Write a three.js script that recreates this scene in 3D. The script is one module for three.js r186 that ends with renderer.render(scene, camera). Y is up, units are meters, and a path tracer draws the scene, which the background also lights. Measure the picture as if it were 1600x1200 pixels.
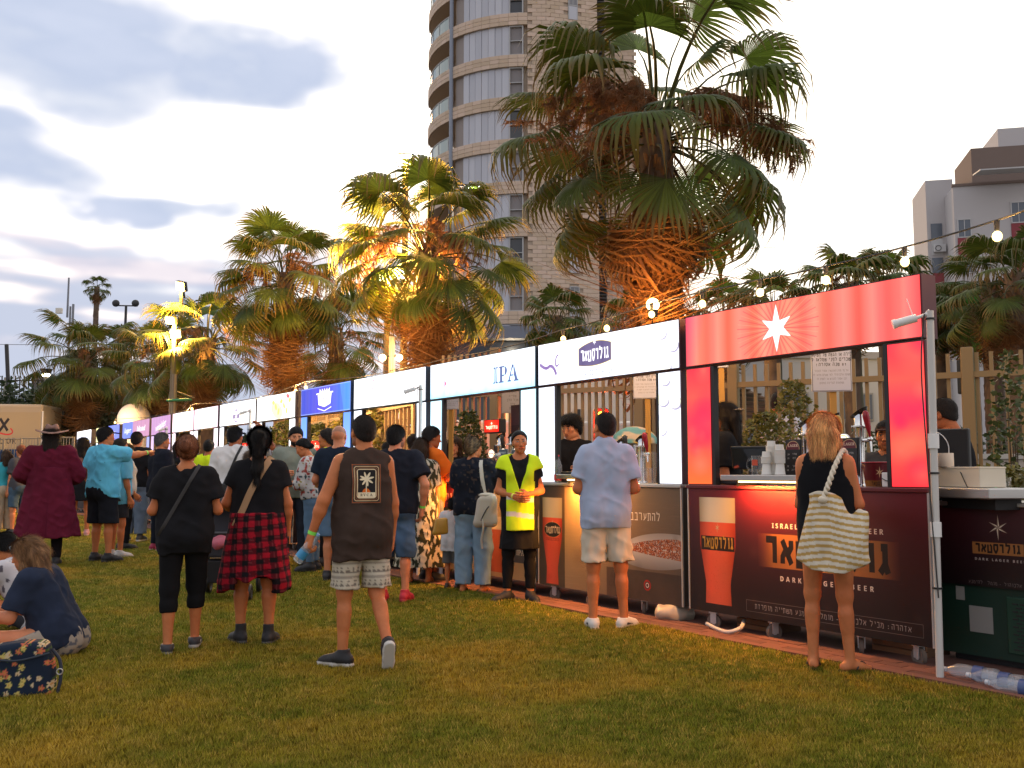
import * as THREE from 'three';
import { mergeGeometries, mergeVertices } from 'three/addons/utils/BufferGeometryUtils.js';
import { RectAreaLightUniformsLib } from 'three/addons/lights/RectAreaLightUniformsLib.js';
import { RoundedBoxGeometry } from 'three/addons/geometries/RoundedBoxGeometry.js';
RectAreaLightUniformsLib.init();

// ---------------------------------------------------------------- random and noise
function rngOf(seed) { let s = seed >>> 0; return () => { s = (s + 0x6d2b79f5) >>> 0; let t = s; t = Math.imul(t ^ (t >>> 15), t | 1); t ^= t + Math.imul(t ^ (t >>> 7), t | 61); return ((t ^ (t >>> 14)) >>> 0) / 4294967296; }; }
const hash3 = (x, y, z) => { let h = Math.imul(x, 374761393) ^ Math.imul(y, 668265263) ^ Math.imul(z, 1274126177); h = Math.imul(h ^ (h >>> 13), 1274126177); return ((h ^ (h >>> 16)) >>> 0) / 4294967296; };
function noise3(x, y, z) {
  const ix = Math.floor(x), iy = Math.floor(y), iz = Math.floor(z); let u = x - ix, v = y - iy, w = z - iz;
  u = u * u * (3 - 2 * u); v = v * v * (3 - 2 * v); w = w * w * (3 - 2 * w);
  const a = hash3(ix, iy, iz) * (1 - u) + hash3(ix + 1, iy, iz) * u, b = hash3(ix, iy + 1, iz) * (1 - u) + hash3(ix + 1, iy + 1, iz) * u;
  const c = hash3(ix, iy, iz + 1) * (1 - u) + hash3(ix + 1, iy, iz + 1) * u, d = hash3(ix, iy + 1, iz + 1) * (1 - u) + hash3(ix + 1, iy + 1, iz + 1) * u;
  return (a * (1 - v) + b * v) * (1 - w) + (c * (1 - v) + d * v) * w;      // 0..1
}
function fbm(x, y, z, o = 4) { let s = 0, a = 0.5, n = 0; for (let i = 0; i < o; i++) { s += a * noise3(x, y, z); n += a; a *= 0.5; x *= 2.03; y *= 2.03; z *= 2.03; } return s / n; }
const clamp = THREE.MathUtils.clamp, lerp = THREE.MathUtils.lerp, smooth = THREE.MathUtils.smoothstep, V = (x, y, z) => new THREE.Vector3(x, y, z);

// ---------------------------------------------------------------- camera
const scene = new THREE.Scene();
const EYE = 1.27, FOCAL = 1500, PITCH = Math.atan((738 - 600) / FOCAL);
const camera = new THREE.PerspectiveCamera(2 * Math.atan(600 / FOCAL) * 180 / Math.PI, 4 / 3, 0.1, 1500);
camera.position.set(0, EYE, 0); camera.rotation.set(PITCH, 0, 0);

// ---------------------------------------------------------------- sky (dusk, thin broken cloud, brightest where the sun went down) and sun
const SUN = V(-0.21, 0.27, -1).normalize(), BANKS = [[-30, 23.2, 16, 4.6, 1], [-16.5, 22.6, 6.5, 3.4, 1], [-9, 22.5, 5.5, 3.6, 0.75], [-29, 16.3, 8.5, 3.1, 1], [-20.8, 13.9, 5.2, 1.35, 1], [-25, 11.0, 7, 1.0, 0.85], [-13, 12.0, 4.5, 1.0, 0.75], [16.5, 14.2, 3.6, 1.6, 0.5], [-42, 31, 22, 6, 1], [8, 52, 26, 9, 0.8], [38, 32, 14, 5, 0.7]];
{
  const W = 2048, H = 1024, data = new Float32Array(W * H * 4);
  for (let r = 0; r < H; r++) {
    const el = ((r + 0.5) / H - 0.5) * Math.PI, y = Math.sin(el), c = Math.cos(el);
    for (let q = 0; q < W; q++) {
      const az = ((q + 0.5) / W - 0.5) * 2 * Math.PI, x = Math.cos(az) * c, z = Math.sin(az) * c, o = (r * W + q) * 4;
      const yy = Math.max(y, 0), k = 1 / (yy + 0.16), px = x * k, pz = z * k;
      const toSun = x * SUN.x + y * SUN.y + z * SUN.z;
      const glow = Math.exp((toSun - 1) * 5.0), wide = Math.exp((toSun - 1) * 1.4);
      // bright thin veil, whitest round the sunset
      let R = 0.61 + 0.22 * wide + 0.70 * glow, G = 0.585 + 0.20 * wide + 0.60 * glow, B = 0.585 + 0.14 * wide + 0.42 * glow;
      // broken cloud: banks by bearing and height (degrees), their edges torn by noise, and scattered cloud all round
      const be = Math.atan2(x, -z) * 57.3, he = el * 57.3, wx = (fbm(be * 0.13, he * 0.28, 1.5, 5) - 0.5) * 13, wy = (fbm(be * 0.13 + 9, he * 0.3, 6.5, 5) - 0.5) * 7;
      let m = 0; for (const [cx, cy, rx, ry, k] of BANKS) { const d = Math.hypot((be + wx - cx) / rx, (he + wy - cy) / ry); m = Math.max(m, k * smooth(1.55 - d, 0, 1.05)); }
      const px2 = px * 0.8, pz2 = pz * 1.1, n = fbm(px2 + wx * 0.03, pz2, 4.2, 5), round = smooth(Math.abs(be + 5), 33, 60); m = Math.max(m, smooth(n, 0.52, 0.72) * 0.75 * round);
      const d2 = fbm(be * 0.16 + 3, he * 0.5, 9, 5), edge = m * (1 - m);
      const cr = lerp(0.25, 0.42, d2), cg = lerp(0.305, 0.45, d2), cb = lerp(0.42, 0.54, d2);
      m = clamp(m * (0.75 + 0.5 * d2), 0, 1); R = lerp(R, cr, m) + edge * 0.12; G = lerp(G, cg, m) + edge * 0.08; B = lerp(B, cb, m) + edge * 0.05;
      // lavender-grey air low over the sea with salmon streaks, thinning to the right
      const st = fbm(be * 0.085, he * 0.62, 2.5, 5), bank = smooth(14 + (st - 0.5) * 12 - he, 0, 4.5) * (1 - smooth(be, -12, 8)) * (0.97 - 0.45 * smooth(st, 0.55, 0.68));
      const sk = smooth(st, 0.53, 0.68); R = lerp(R, lerp(0.31, 0.50, sk), bank); G = lerp(G, lerp(0.345, 0.42, sk), bank); B = lerp(B, lerp(0.44, 0.45, sk), bank);
      if (y < 0) { R = 0.5; G = 0.48; B = 0.46; }
      data[o] = R; data[o + 1] = G; data[o + 2] = B; data[o + 3] = 1;
    }
  }
  const t = new THREE.DataTexture(data, W, H, THREE.RGBAFormat, THREE.FloatType);
  t.mapping = THREE.EquirectangularReflectionMapping; t.magFilter = t.minFilter = THREE.LinearFilter; t.needsUpdate = true;
  scene.background = t; scene.environment = t;
}
const sun = new THREE.DirectionalLight(0xffc480, 1.0);
sun.position.copy(SUN).multiplyScalar(60); sun.castShadow = true; sun.shadow.radius = 26; sun.shadow.mapSize.set(2048, 2048);
Object.assign(sun.shadow.camera, { left: -25, right: 25, top: 25, bottom: -25, near: 1, far: 140 });
sun.target.position.set(0, 0, -10); scene.add(sun, sun.target);

const renderer = new THREE.WebGLRenderer({ antialias: true });
renderer.toneMapping = THREE.LinearToneMapping; renderer.toneMappingExposure = 1.75;
renderer.shadowMap.enabled = true; renderer.shadowMap.type = THREE.PCFSoftShadowMap;

// ---------------------------------------------------------------- survey of the place: where a sight line meets the ground or a distance
const cp = Math.cos(PITCH), sp = Math.sin(PITCH);
function ray(px, py) { const x = (px - 800) / FOCAL, y = (600 - py) / FOCAL; return V(x, y * cp + sp, y * sp - cp); }
function gnd(px, py, h = 0) { const r = ray(px, py); return r.multiplyScalar((h - EYE) / r.y).add(V(0, EYE, 0)); }
function at(px, py, depth) { const r = ray(px, py); return r.multiplyScalar(depth / -r.z).add(V(0, EYE, 0)); }
// the row of stalls
const ROW0 = gnd(1458, 1046), ROWD = ray(-215, 738).setY(0).normalize(), ROWN = V(ROWD.z, 0, -ROWD.x), ROWA = Math.atan2(ROWN.x, ROWN.z);
function row(t, off = 0, y = 0) { return ROW0.clone().addScaledVector(ROWD, t).addScaledVector(ROWN, off).setY(y); }
function rowT(px, off = 0) { const r = ray(px, 738), o = row(0, off); // solve o + d t = k r in plan
  const a = ROWD.x, b = -r.x, c = ROWD.z, d = -r.z, e = -o.x, f = -o.z; return (e * d - b * f) / (a * d - b * c); }

// ---------------------------------------------------------------- names, things and parts
const used = new Map();
function numbered(n) { const k = used.get(n) ?? 0; used.set(n, k + 1); return k ? n + '_' + String(k).padStart(3, '0') : n; }
function tag(o, label, category, group, kind) { o.userData.label = label; if (category) o.userData.category = category; if (group) o.userData.group = group; if (kind) o.userData.kind = kind; return o; }
function thing(name, label, category, pos, turn = 0, group) { const o = new THREE.Group(); o.name = numbered(name); scene.add(o); if (pos) o.position.copy(pos); o.rotation.y = turn; return tag(o, label, category, group); }
function part(parent, name, geo, mat, pos, rot) { const m = new THREE.Mesh(geo, mat); m.name = name; m.castShadow = m.receiveShadow = true; if (pos) m.position.set(...(pos.isVector3 ? pos.toArray() : pos)); if (rot) m.rotation.set(...rot); parent.add(m); return m; }
function solo(name, geo, mat, label, category, group, kind) { const m = part(scene, numbered(name), geo, mat); return tag(m, label, category, group, kind); }
function struct(name, geo, mat) { const m = part(scene, numbered(name), geo, mat); m.userData.kind = 'structure'; return m; }
function dup(root, pos, turn, label, group) { const r = root.clone(); r.name = numbered(root.name.replace(/_\d{3}$/, '')); scene.add(r); if (pos) r.position.copy(pos); if (turn !== undefined) r.rotation.y = turn; r.userData = { ...root.userData }; if (label) r.userData.label = label; if (group) r.userData.group = group; return r; }

// ---------------------------------------------------------------- materials and geometry helpers
const lin = (r, g, b) => new THREE.Color().setRGB(r, g, b);
const M = (r, g, b, rough = 0.8, o = {}) => new THREE.MeshStandardMaterial({ color: lin(r, g, b), roughness: rough, ...o });
const cloth = new THREE.MeshPhysicalMaterial({ vertexColors: true, roughness: 0.95, specularIntensity: 0.25 });
const skinMat = new THREE.MeshPhysicalMaterial({ vertexColors: true, roughness: 0.5, specularIntensity: 0.4 });
const noiseTex = (w, h, f, rep) => { const d = new Uint8Array(w * h * 4); for (let y = 0; y < h; y++) for (let x = 0; x < w; x++) { const v = clamp(f(x / w, y / h), 0, 1) * 255, o = (y * w + x) * 4; d[o] = d[o + 1] = d[o + 2] = v; d[o + 3] = 255; } const t = new THREE.DataTexture(d, w, h); t.wrapS = t.wrapT = THREE.RepeatWrapping; t.magFilter = THREE.LinearFilter; t.needsUpdate = true; if (rep) t.repeat.set(...rep); return t; };
const hairTex = noiseTex(256, 256, (u, v) => 0.5 * noise3(u * 90, v * 5, 1) + 0.5 * noise3(u * 220, v * 9, 4));
const hairMat = new THREE.MeshPhysicalMaterial({ vertexColors: true, roughness: 0.6, specularIntensity: 0.45, side: THREE.DoubleSide, bumpMap: hairTex, bumpScale: 0.006 });
const black = M(0.012, 0.012, 0.013, 0.55), dark = M(0.03, 0.03, 0.032, 0.6), white = M(0.75, 0.74, 0.72, 0.5), chrome = M(0.75, 0.74, 0.72, 0.16, { metalness: 1 }), steel = M(0.5, 0.49, 0.47, 0.38, { metalness: 0.9 });
const alu = M(0.55, 0.55, 0.55, 0.45, { metalness: 0.7 });
const glass = new THREE.MeshPhysicalMaterial({ color: 0xffffff, roughness: 0.04, transmission: 1, thickness: 0, ior: 1.45 });
const bulbMat = new THREE.MeshStandardMaterial({ color: 0xffe8c0, emissive: lin(1, 0.68, 0.20), emissiveIntensity: 3.2 });
const glowOf = (r, g, b, k = 1) => new THREE.MeshStandardMaterial({ color: 0x222222, emissive: lin(r, g, b), emissiveIntensity: k });
const box = (w, h, d, x = 0, y = 0, z = 0) => new THREE.BoxGeometry(w, h, d).translate(x, y, z);
const rbox = (w, h, d, r, x = 0, y = 0, z = 0) => new RoundedBoxGeometry(w, h, d, 2, r).translate(x, y, z);
const cyl = (r0, r1, h, n = 16, x = 0, y = 0, z = 0) => new THREE.CylinderGeometry(r1, r0, h, n).translate(x, y + h / 2, z);
function rod(a, b, r, n = 8, r2 = r) { const d = b.clone().sub(a), L = d.length(), g = new THREE.CylinderGeometry(r2, r, L, n, 1).translate(0, L / 2, 0); return g.applyQuaternion(new THREE.Quaternion().setFromUnitVectors(V(0, 1, 0), d.normalize())).translate(a.x, a.y, a.z); }
function tube(pts, r, n = 6, seg) { return new THREE.TubeGeometry(new THREE.CatmullRomCurve3(pts), seg ?? pts.length * 4, r, n, false); }
function lathe(prof, n = 24) { return new THREE.LatheGeometry(prof.map((p) => new THREE.Vector2(p[0], p[1])), n); }
function merge(list) { return mergeGeometries(list.map((g) => { g = g.index ? g.toNonIndexed() : g; for (const k of Object.keys(g.attributes)) if (!['position', 'normal', 'uv'].includes(k)) g.deleteAttribute(k); if (!g.attributes.uv) g.setAttribute('uv', new THREE.BufferAttribute(new Float32Array(g.attributes.position.count * 2), 2)); return g; })); }
function paint(g, f) { const p = g.attributes.position, c = new Float32Array(p.count * 3); for (let i = 0; i < p.count; i++) { const q = f(p.getX(i), p.getY(i), p.getZ(i), i); c[i * 3] = q[0]; c[i * 3 + 1] = q[1]; c[i * 3 + 2] = q[2]; } g.setAttribute('color', new THREE.BufferAttribute(c, 3)); return g; }
function canvasTex(w, h, draw) { const c = document.createElement('canvas'); c.width = w; c.height = h; const x = c.getContext('2d'); draw(x, w, h); const t = new THREE.CanvasTexture(c); t.colorSpace = THREE.SRGBColorSpace; t.magFilter = THREE.LinearFilter; return t; }
function printMat(w, h, draw, rough = 0.5, o = {}) { return new THREE.MeshStandardMaterial({ map: canvasTex(w, h, draw), roughness: rough, ...o }); }
function lightbox(w, h, draw, k = 1) { const t = canvasTex(w, h, draw); return new THREE.MeshStandardMaterial({ color: 0x111111, emissive: 0xffffff, emissiveMap: t, emissiveIntensity: k, roughness: 0.6 }); }

// Hebrew letters as pen strokes on a 10 x 14 cell, read right to left
const HEB = {
  'ג': [[2, 0, 5, 0, 5, 9, 7, 14], [5, 9, 1, 14]], 'ו': [[2, 0, 5, 0, 5, 14]], 'ל': [[1, -4, 1, 0, 8, 0, 8, 5, 4, 14]], 'ד': [[0, 0, 9, 0], [7, 0, 7, 14]], 'ס': [[0, 0, 9, 0, 9, 8, 6, 14, 4, 14, 1, 8, 1, 0]], 'ט': [[1, 0, 1, 14, 9, 14, 9, 3, 6, 0]],
  'א': [[1, 0, 9, 14], [9, 0, 9, 4, 6, 8], [1, 14, 1, 10, 4, 6]], 'ר': [[0, 0, 8, 0, 8, 14]], 'ה': [[0, 0, 8, 0, 8, 14], [1, 5, 1, 14]], 'ת': [[0, 0, 8, 0, 8, 14], [2, 0, 2, 14, 0, 14]], 'ע': [[2, 0, 4, 10], [9, 0, 8, 8, 1, 14]],
  'מ': [[3, 0, 8, 2, 9, 14, 5, 14], [0, 0, 3, 3, 0, 14]], 'כ': [[1, 0, 8, 0, 8, 14, 1, 14]], 'י': [[2, 0, 5, 0, 5, 6]], 'ב': [[1, 0, 8, 0, 8, 14], [0, 14, 10, 14]], 'ח': [[0, 0, 8, 0, 8, 14], [1, 0, 1, 14]], 'ק': [[0, 0, 8, 0, 7, 8, 5, 10], [1, 5, 1, 18]],
  'ש': [[0, 0, 2, 14, 9, 14, 9, 0], [5, 0, 5, 7, 2, 9]], 'ם': [[1, 0, 9, 0, 9, 14, 1, 14, 1, 0]], 'פ': [[4, 7, 1, 7, 1, 0, 8, 0, 8, 14, 1, 14]], 'נ': [[3, 0, 6, 0, 6, 14, 1, 14]], 'ז': [[1, 0, 8, 0], [5, 0, 5, 14]], 'צ': [[0, 0, 8, 12, 0, 14], [9, 0, 9, 4, 5, 8], [0, 14, 9, 14]], 'ן': [[2, 0, 5, 0, 5, 18]],
};
const HEBW = { 'ו': 6, 'י': 6, 'ן': 6, 'ג': 8, 'נ': 8 };
function heb(x, text, cx, cy, h, lw, color, nx = 1) {
  if (nx !== 1) { x.save(); x.translate(cx, 0); x.scale(nx, 1); heb(x, text, 0, cy, h, lw, color); x.restore(); return; }
  const s = h / 14, ws = [...text].map((c) => c === ' ' ? 6 : (HEBW[c] ?? 10)), gap = 3 + lw * 0.3, total = ws.reduce((a, b) => a + b + gap, -gap) * s;
  x.strokeStyle = color; x.lineWidth = lw * s; x.lineJoin = 'miter'; x.lineCap = 'butt';
  let right = cx + total / 2;
  [...text].forEach((c, i) => {
    const left = right - ws[i] * s;
    for (const st of HEB[c] ?? (/[\d]/.test(c) ? [] : [])) { x.beginPath(); for (let k = 0; k < st.length; k += 2) x[k ? 'lineTo' : 'moveTo'](left + st[k] * s, cy - h / 2 + st[k + 1] * s); x.stroke(); }
    if (/[\d:!.\-]/.test(c)) { x.fillStyle = color; x.font = `bold ${h * 1.2}px sans-serif`; x.textAlign = 'left'; x.fillText(c, left, cy + h / 2); }
    right = left - gap * s;
  });
}
function txt(x, s, px, py, font, color, align = 'center', spread = 0) { x.fillStyle = color; x.font = font; x.textAlign = 'left'; let w = 0; for (const c of s) w += x.measureText(c).width + spread; w -= spread; let q = align === 'center' ? px - w / 2 : align === 'right' ? px - w : px; for (const c of s) { x.fillText(c, q, py); q += x.measureText(c).width + spread; } }
function star6(x, cx, cy, R, r, color, squash = 1) { x.fillStyle = color; x.beginPath(); for (let i = 0; i < 12; i++) { const a = i * Math.PI / 6 - Math.PI / 2, q = (i % 2 ? r : (i % 6 === 0 ? R : R * 0.82)); x[i ? 'lineTo' : 'moveTo'](cx + Math.cos(a) * q * squash, cy + Math.sin(a) * q); } x.closePath(); x.fill(); }
function facetStar(x, cx, cy, R, c1, c2, squash = 1) { for (let i = 0; i < 6; i++) for (const s of [-1, 1]) { const a = i * Math.PI / 3 - Math.PI / 2, q = (i % 3 === 0 ? R : R * 0.8), b = a + s * Math.PI / 6; x.fillStyle = s > 0 ? c1 : c2; x.beginPath(); x.moveTo(cx, cy); x.lineTo(cx + Math.cos(a) * q * squash, cy + Math.sin(a) * q); x.lineTo(cx + Math.cos(b) * R * 0.2 * squash, cy + Math.sin(b) * R * 0.2); x.closePath(); x.fill(); } }
// ================================================================ GROUND
const turf = (x, z) => {                                                    // base colour of the turf: green with straw-dry patches
  const a = fbm(x * 0.33 + 5, 0.5, z * 0.42, 4), b = fbm(x * 1.4, 3.5, z * 1.7, 3), c = fbm(x * 7, 8.5, z * 7, 2);
  const dry = clamp(smooth(a * 0.62 + b * 0.38, 0.42, 0.62) * 0.88 + (c - 0.5) * 0.5, 0, 1);
  return [lerp(0.115, 0.30, dry), lerp(0.128, 0.19, dry), lerp(0.005, 0.016, dry)];
};
{
  struct('ground', new THREE.CircleGeometry(900, 64).rotateX(-Math.PI / 2).translate(0, -0.03, 0), M(0.10, 0.095, 0.085, 0.95));
  // lawn: in row coordinates, u along the row, v out from it
  const nu = 210, nv = 190, p = [], idx = [], col = [];
  for (let j = 0; j <= nv; j++) for (let i = 0; i <= nu; i++) {
    const t = lerp(-9, 42, i / nu), o = 0.36 + (j === 0 ? 0 : Math.pow(j / nv, 1.25) * 34), q = row(t, o);
    const y = j === 0 ? 0.0 : (fbm(q.x * 0.9, 1, q.z * 0.9, 3) - 0.5) * 0.05; p.push(q.x, y, q.z); const c = turf(q.x, q.z); col.push(c[0] * 0.85, c[1] * 0.78, c[2] * 0.8);
    if (i < nu && j < nv) { const a = j * (nu + 1) + i, b = a + 1, c2 = a + nu + 1, d = c2 + 1; idx.push(a, c2, b, b, c2, d); }
  }
  const g = new THREE.BufferGeometry(); g.setAttribute('position', new THREE.Float32BufferAttribute(p, 3)); g.setAttribute('color', new THREE.Float32BufferAttribute(col, 3)); g.setIndex(idx); g.computeVertexNormals();
  if (g.attributes.normal.getY(500) < 0) { g.setIndex(idx.map((_, k) => idx[k % 3 === 1 ? k + 1 : k % 3 === 2 ? k - 1 : k])); g.computeVertexNormals(); }
  struct('lawn', g, new THREE.MeshPhysicalMaterial({ vertexColors: true, roughness: 1, specularIntensity: 0.15, side: THREE.DoubleSide }));
  // reddish paved strip the stalls stand on, with a kerb along the lawn
  const strip = (o0, o1, y, th) => { const L = 60, g2 = new THREE.BoxGeometry(L, th, o1 - o0); g2.rotateY(ROWA); const c = row(-10 + L / 2, (o0 + o1) / 2); return g2.translate(c.x, y - th / 2, c.z); };
  const pave = new THREE.MeshStandardMaterial({ color: lin(0.11, 0.043, 0.03), roughness: 0.95 });
  const pv = struct('path', strip(-1.6, 0.30, 0.012, 0.05), pave);
  struct('kerb', strip(0.30, 0.38, 0.022, 0.08), M(0.15, 0.06, 0.042, 0.95));
  { // pavers near the camera, with open joints
    const pg = rbox(0.196, 0.03, 0.096, 0.004), shades = [0, 1, 2].map((k) => M(0.10 + k * 0.024, 0.038 + k * 0.01, 0.027 + k * 0.007, 0.95)), r = rngOf(5);
    for (let k = 0; k < 44; k++) for (let j = 0; j < 3; j++) { const q = row(-1.9 + k * 0.2 + (j % 2) * 0.1, 0.25 - j * 0.1); part(pv, 'paver', pg, shades[Math.floor(r() * 3)], [q.x, 0.002 + r() * 0.004, q.z], [0, ROWA, 0]); }
  }
  struct('road', strip(-22, -8, -0.01, 0.01), M(0.05, 0.05, 0.052, 0.92));
  struct('grass_bank', strip(-8, -5.2, 0.32, 0.34), M(0.05, 0.10, 0.015, 0.97));
  // grass blades
  const r = rngOf(11), tuft = (n, seed) => { const q = rngOf(seed), P = [], N = []; for (let i = 0; i < n; i++) { const a = q() * 6.283, d = q() * 0.02, x = Math.cos(a) * d, z = Math.sin(a) * d, h = 0.012 + q() * 0.018, w = 0.0016 + q() * 0.0012, b = q() * 6.283, lx = Math.cos(b) * h * (0.3 + q() * 0.8), lz = Math.sin(b) * h * (0.3 + q() * 0.8), wx = -Math.sin(b) * w, wz = Math.cos(b) * w; P.push(x - wx, -0.004, z - wz, x + wx, -0.004, z + wz, x + lx, h, z + lz); for (let k = 0; k < 3; k++) N.push(Math.cos(b + 3.14) * 0.3, 0.9, Math.sin(b + 3.14) * 0.3); } const g3 = new THREE.BufferGeometry(); g3.setAttribute('position', new THREE.Float32BufferAttribute(P, 3)); g3.setAttribute('normal', new THREE.Float32BufferAttribute(N, 3)); return g3; };
  const gm = new THREE.MeshPhysicalMaterial({ color: 0xffffff, roughness: 0.85, specularIntensity: 0.2, side: THREE.DoubleSide, transmission: 0.3, thickness: 0 });
  const count = 210000, inst = new THREE.InstancedMesh(tuft(11, 3), gm, count), m = new THREE.Matrix4(), e = new THREE.Euler(), qn = new THREE.Quaternion(), col2 = new THREE.Color(); let k = 0;
  for (let tries = 0; k < count && tries < 900000; tries++) {
    const z = 3.4 + Math.pow(r(), 1.75) * 24, x = (r() * 2 - 1) * (z * 0.56 + 0.4); const dx = x - ROW0.x, dz = -z - ROW0.z, off = dx * ROWN.x + dz * ROWN.z; if (off < 0.40) continue;
    const c = turf(x, -z), bare = fbm(x * 3, 2, z * 3, 3); if (r() < (c[0] - 0.09) * 2.6 && bare < 0.55) continue;
    const far = 1 + Math.max(0, z - 6) * 0.055, s = (0.75 + r() * 0.6) * (0.8 + bare * 0.5); e.set(0, r() * 6.283, 0); qn.setFromEuler(e);
    m.compose(V(x, (fbm(x * 0.9, 1, -z * 0.9, 3) - 0.5) * 0.05, -z), qn, V(s * far, s * (0.9 + 0.1 * far), s * far)); inst.setMatrixAt(k, m);
    const v = 0.7 + r() * 0.75, straw = r() < 0.16 ? 1 : 0; inst.setColorAt(k, col2.setRGB(lerp(c[0], 0.33, straw) * v * 1.2, lerp(c[1], 0.23, straw) * v * 1.2, lerp(c[2], 0.05, straw) * v)); k++;
  }
  inst.count = k; inst.name = 'grass'; inst.castShadow = inst.receiveShadow = true; scene.add(tag(inst, 'short green and straw-dry grass covering the lawn', null, null, 'stuff'));
}

// ================================================================ FENCE behind the stalls
const FA = at(1640, 738, 10.75), FB = at(1040, 738, 12.95), FC = at(690, 738, 14.6); [FA, FB, FC].forEach((p) => { p.y = 0; });
const tan = M(0.27, 0.17, 0.065, 0.6), tan2 = M(0.27, 0.185, 0.09, 0.6);
function fence(a, b, gap, w, top, rails, label, posts, m) {
  const L = a.distanceTo(b), ang = Math.atan2(-(b.z - a.z), b.x - a.x), t = thing('fence', label, 'fence', a, ang), bar = box(w, top, w * 1.1, 0, top / 2, 0);
  for (let x = gap / 2; x < L; x += gap) part(t, 'bar', bar, m, [x, 0, 0]);
  for (const y of rails) part(t, 'rail', box(L, 0.07, 0.05, L / 2, y, -0.04), m);
  for (const x of posts) part(t, 'post', rbox(0.13, top + 0.06, 0.13, 0.01, 0, (top + 0.06) / 2, -0.02), m, [x, 0, 0]);
  return t;
}
fence(FA, FB, 0.152, 0.042, 2.66, [0.35, 2.40], 'tan metal fence of widely spaced square bars behind the red stall', [0.78, 3.55, 6.2], tan);
fence(FB, FC, 0.105, 0.036, 3.05, [0.35, 2.42], 'tan fence of closely set slats behind the white stalls', [0.35, 2.6], tan2);
{ const end = row(19.5, -3.3); fence(FC, end, 0.22, 0.042, 2.9, [0.35, 2.4], 'long tan slat fence running behind the far stalls', [1.2, 4.2, 7.2, 10.2], tan2); }

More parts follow.
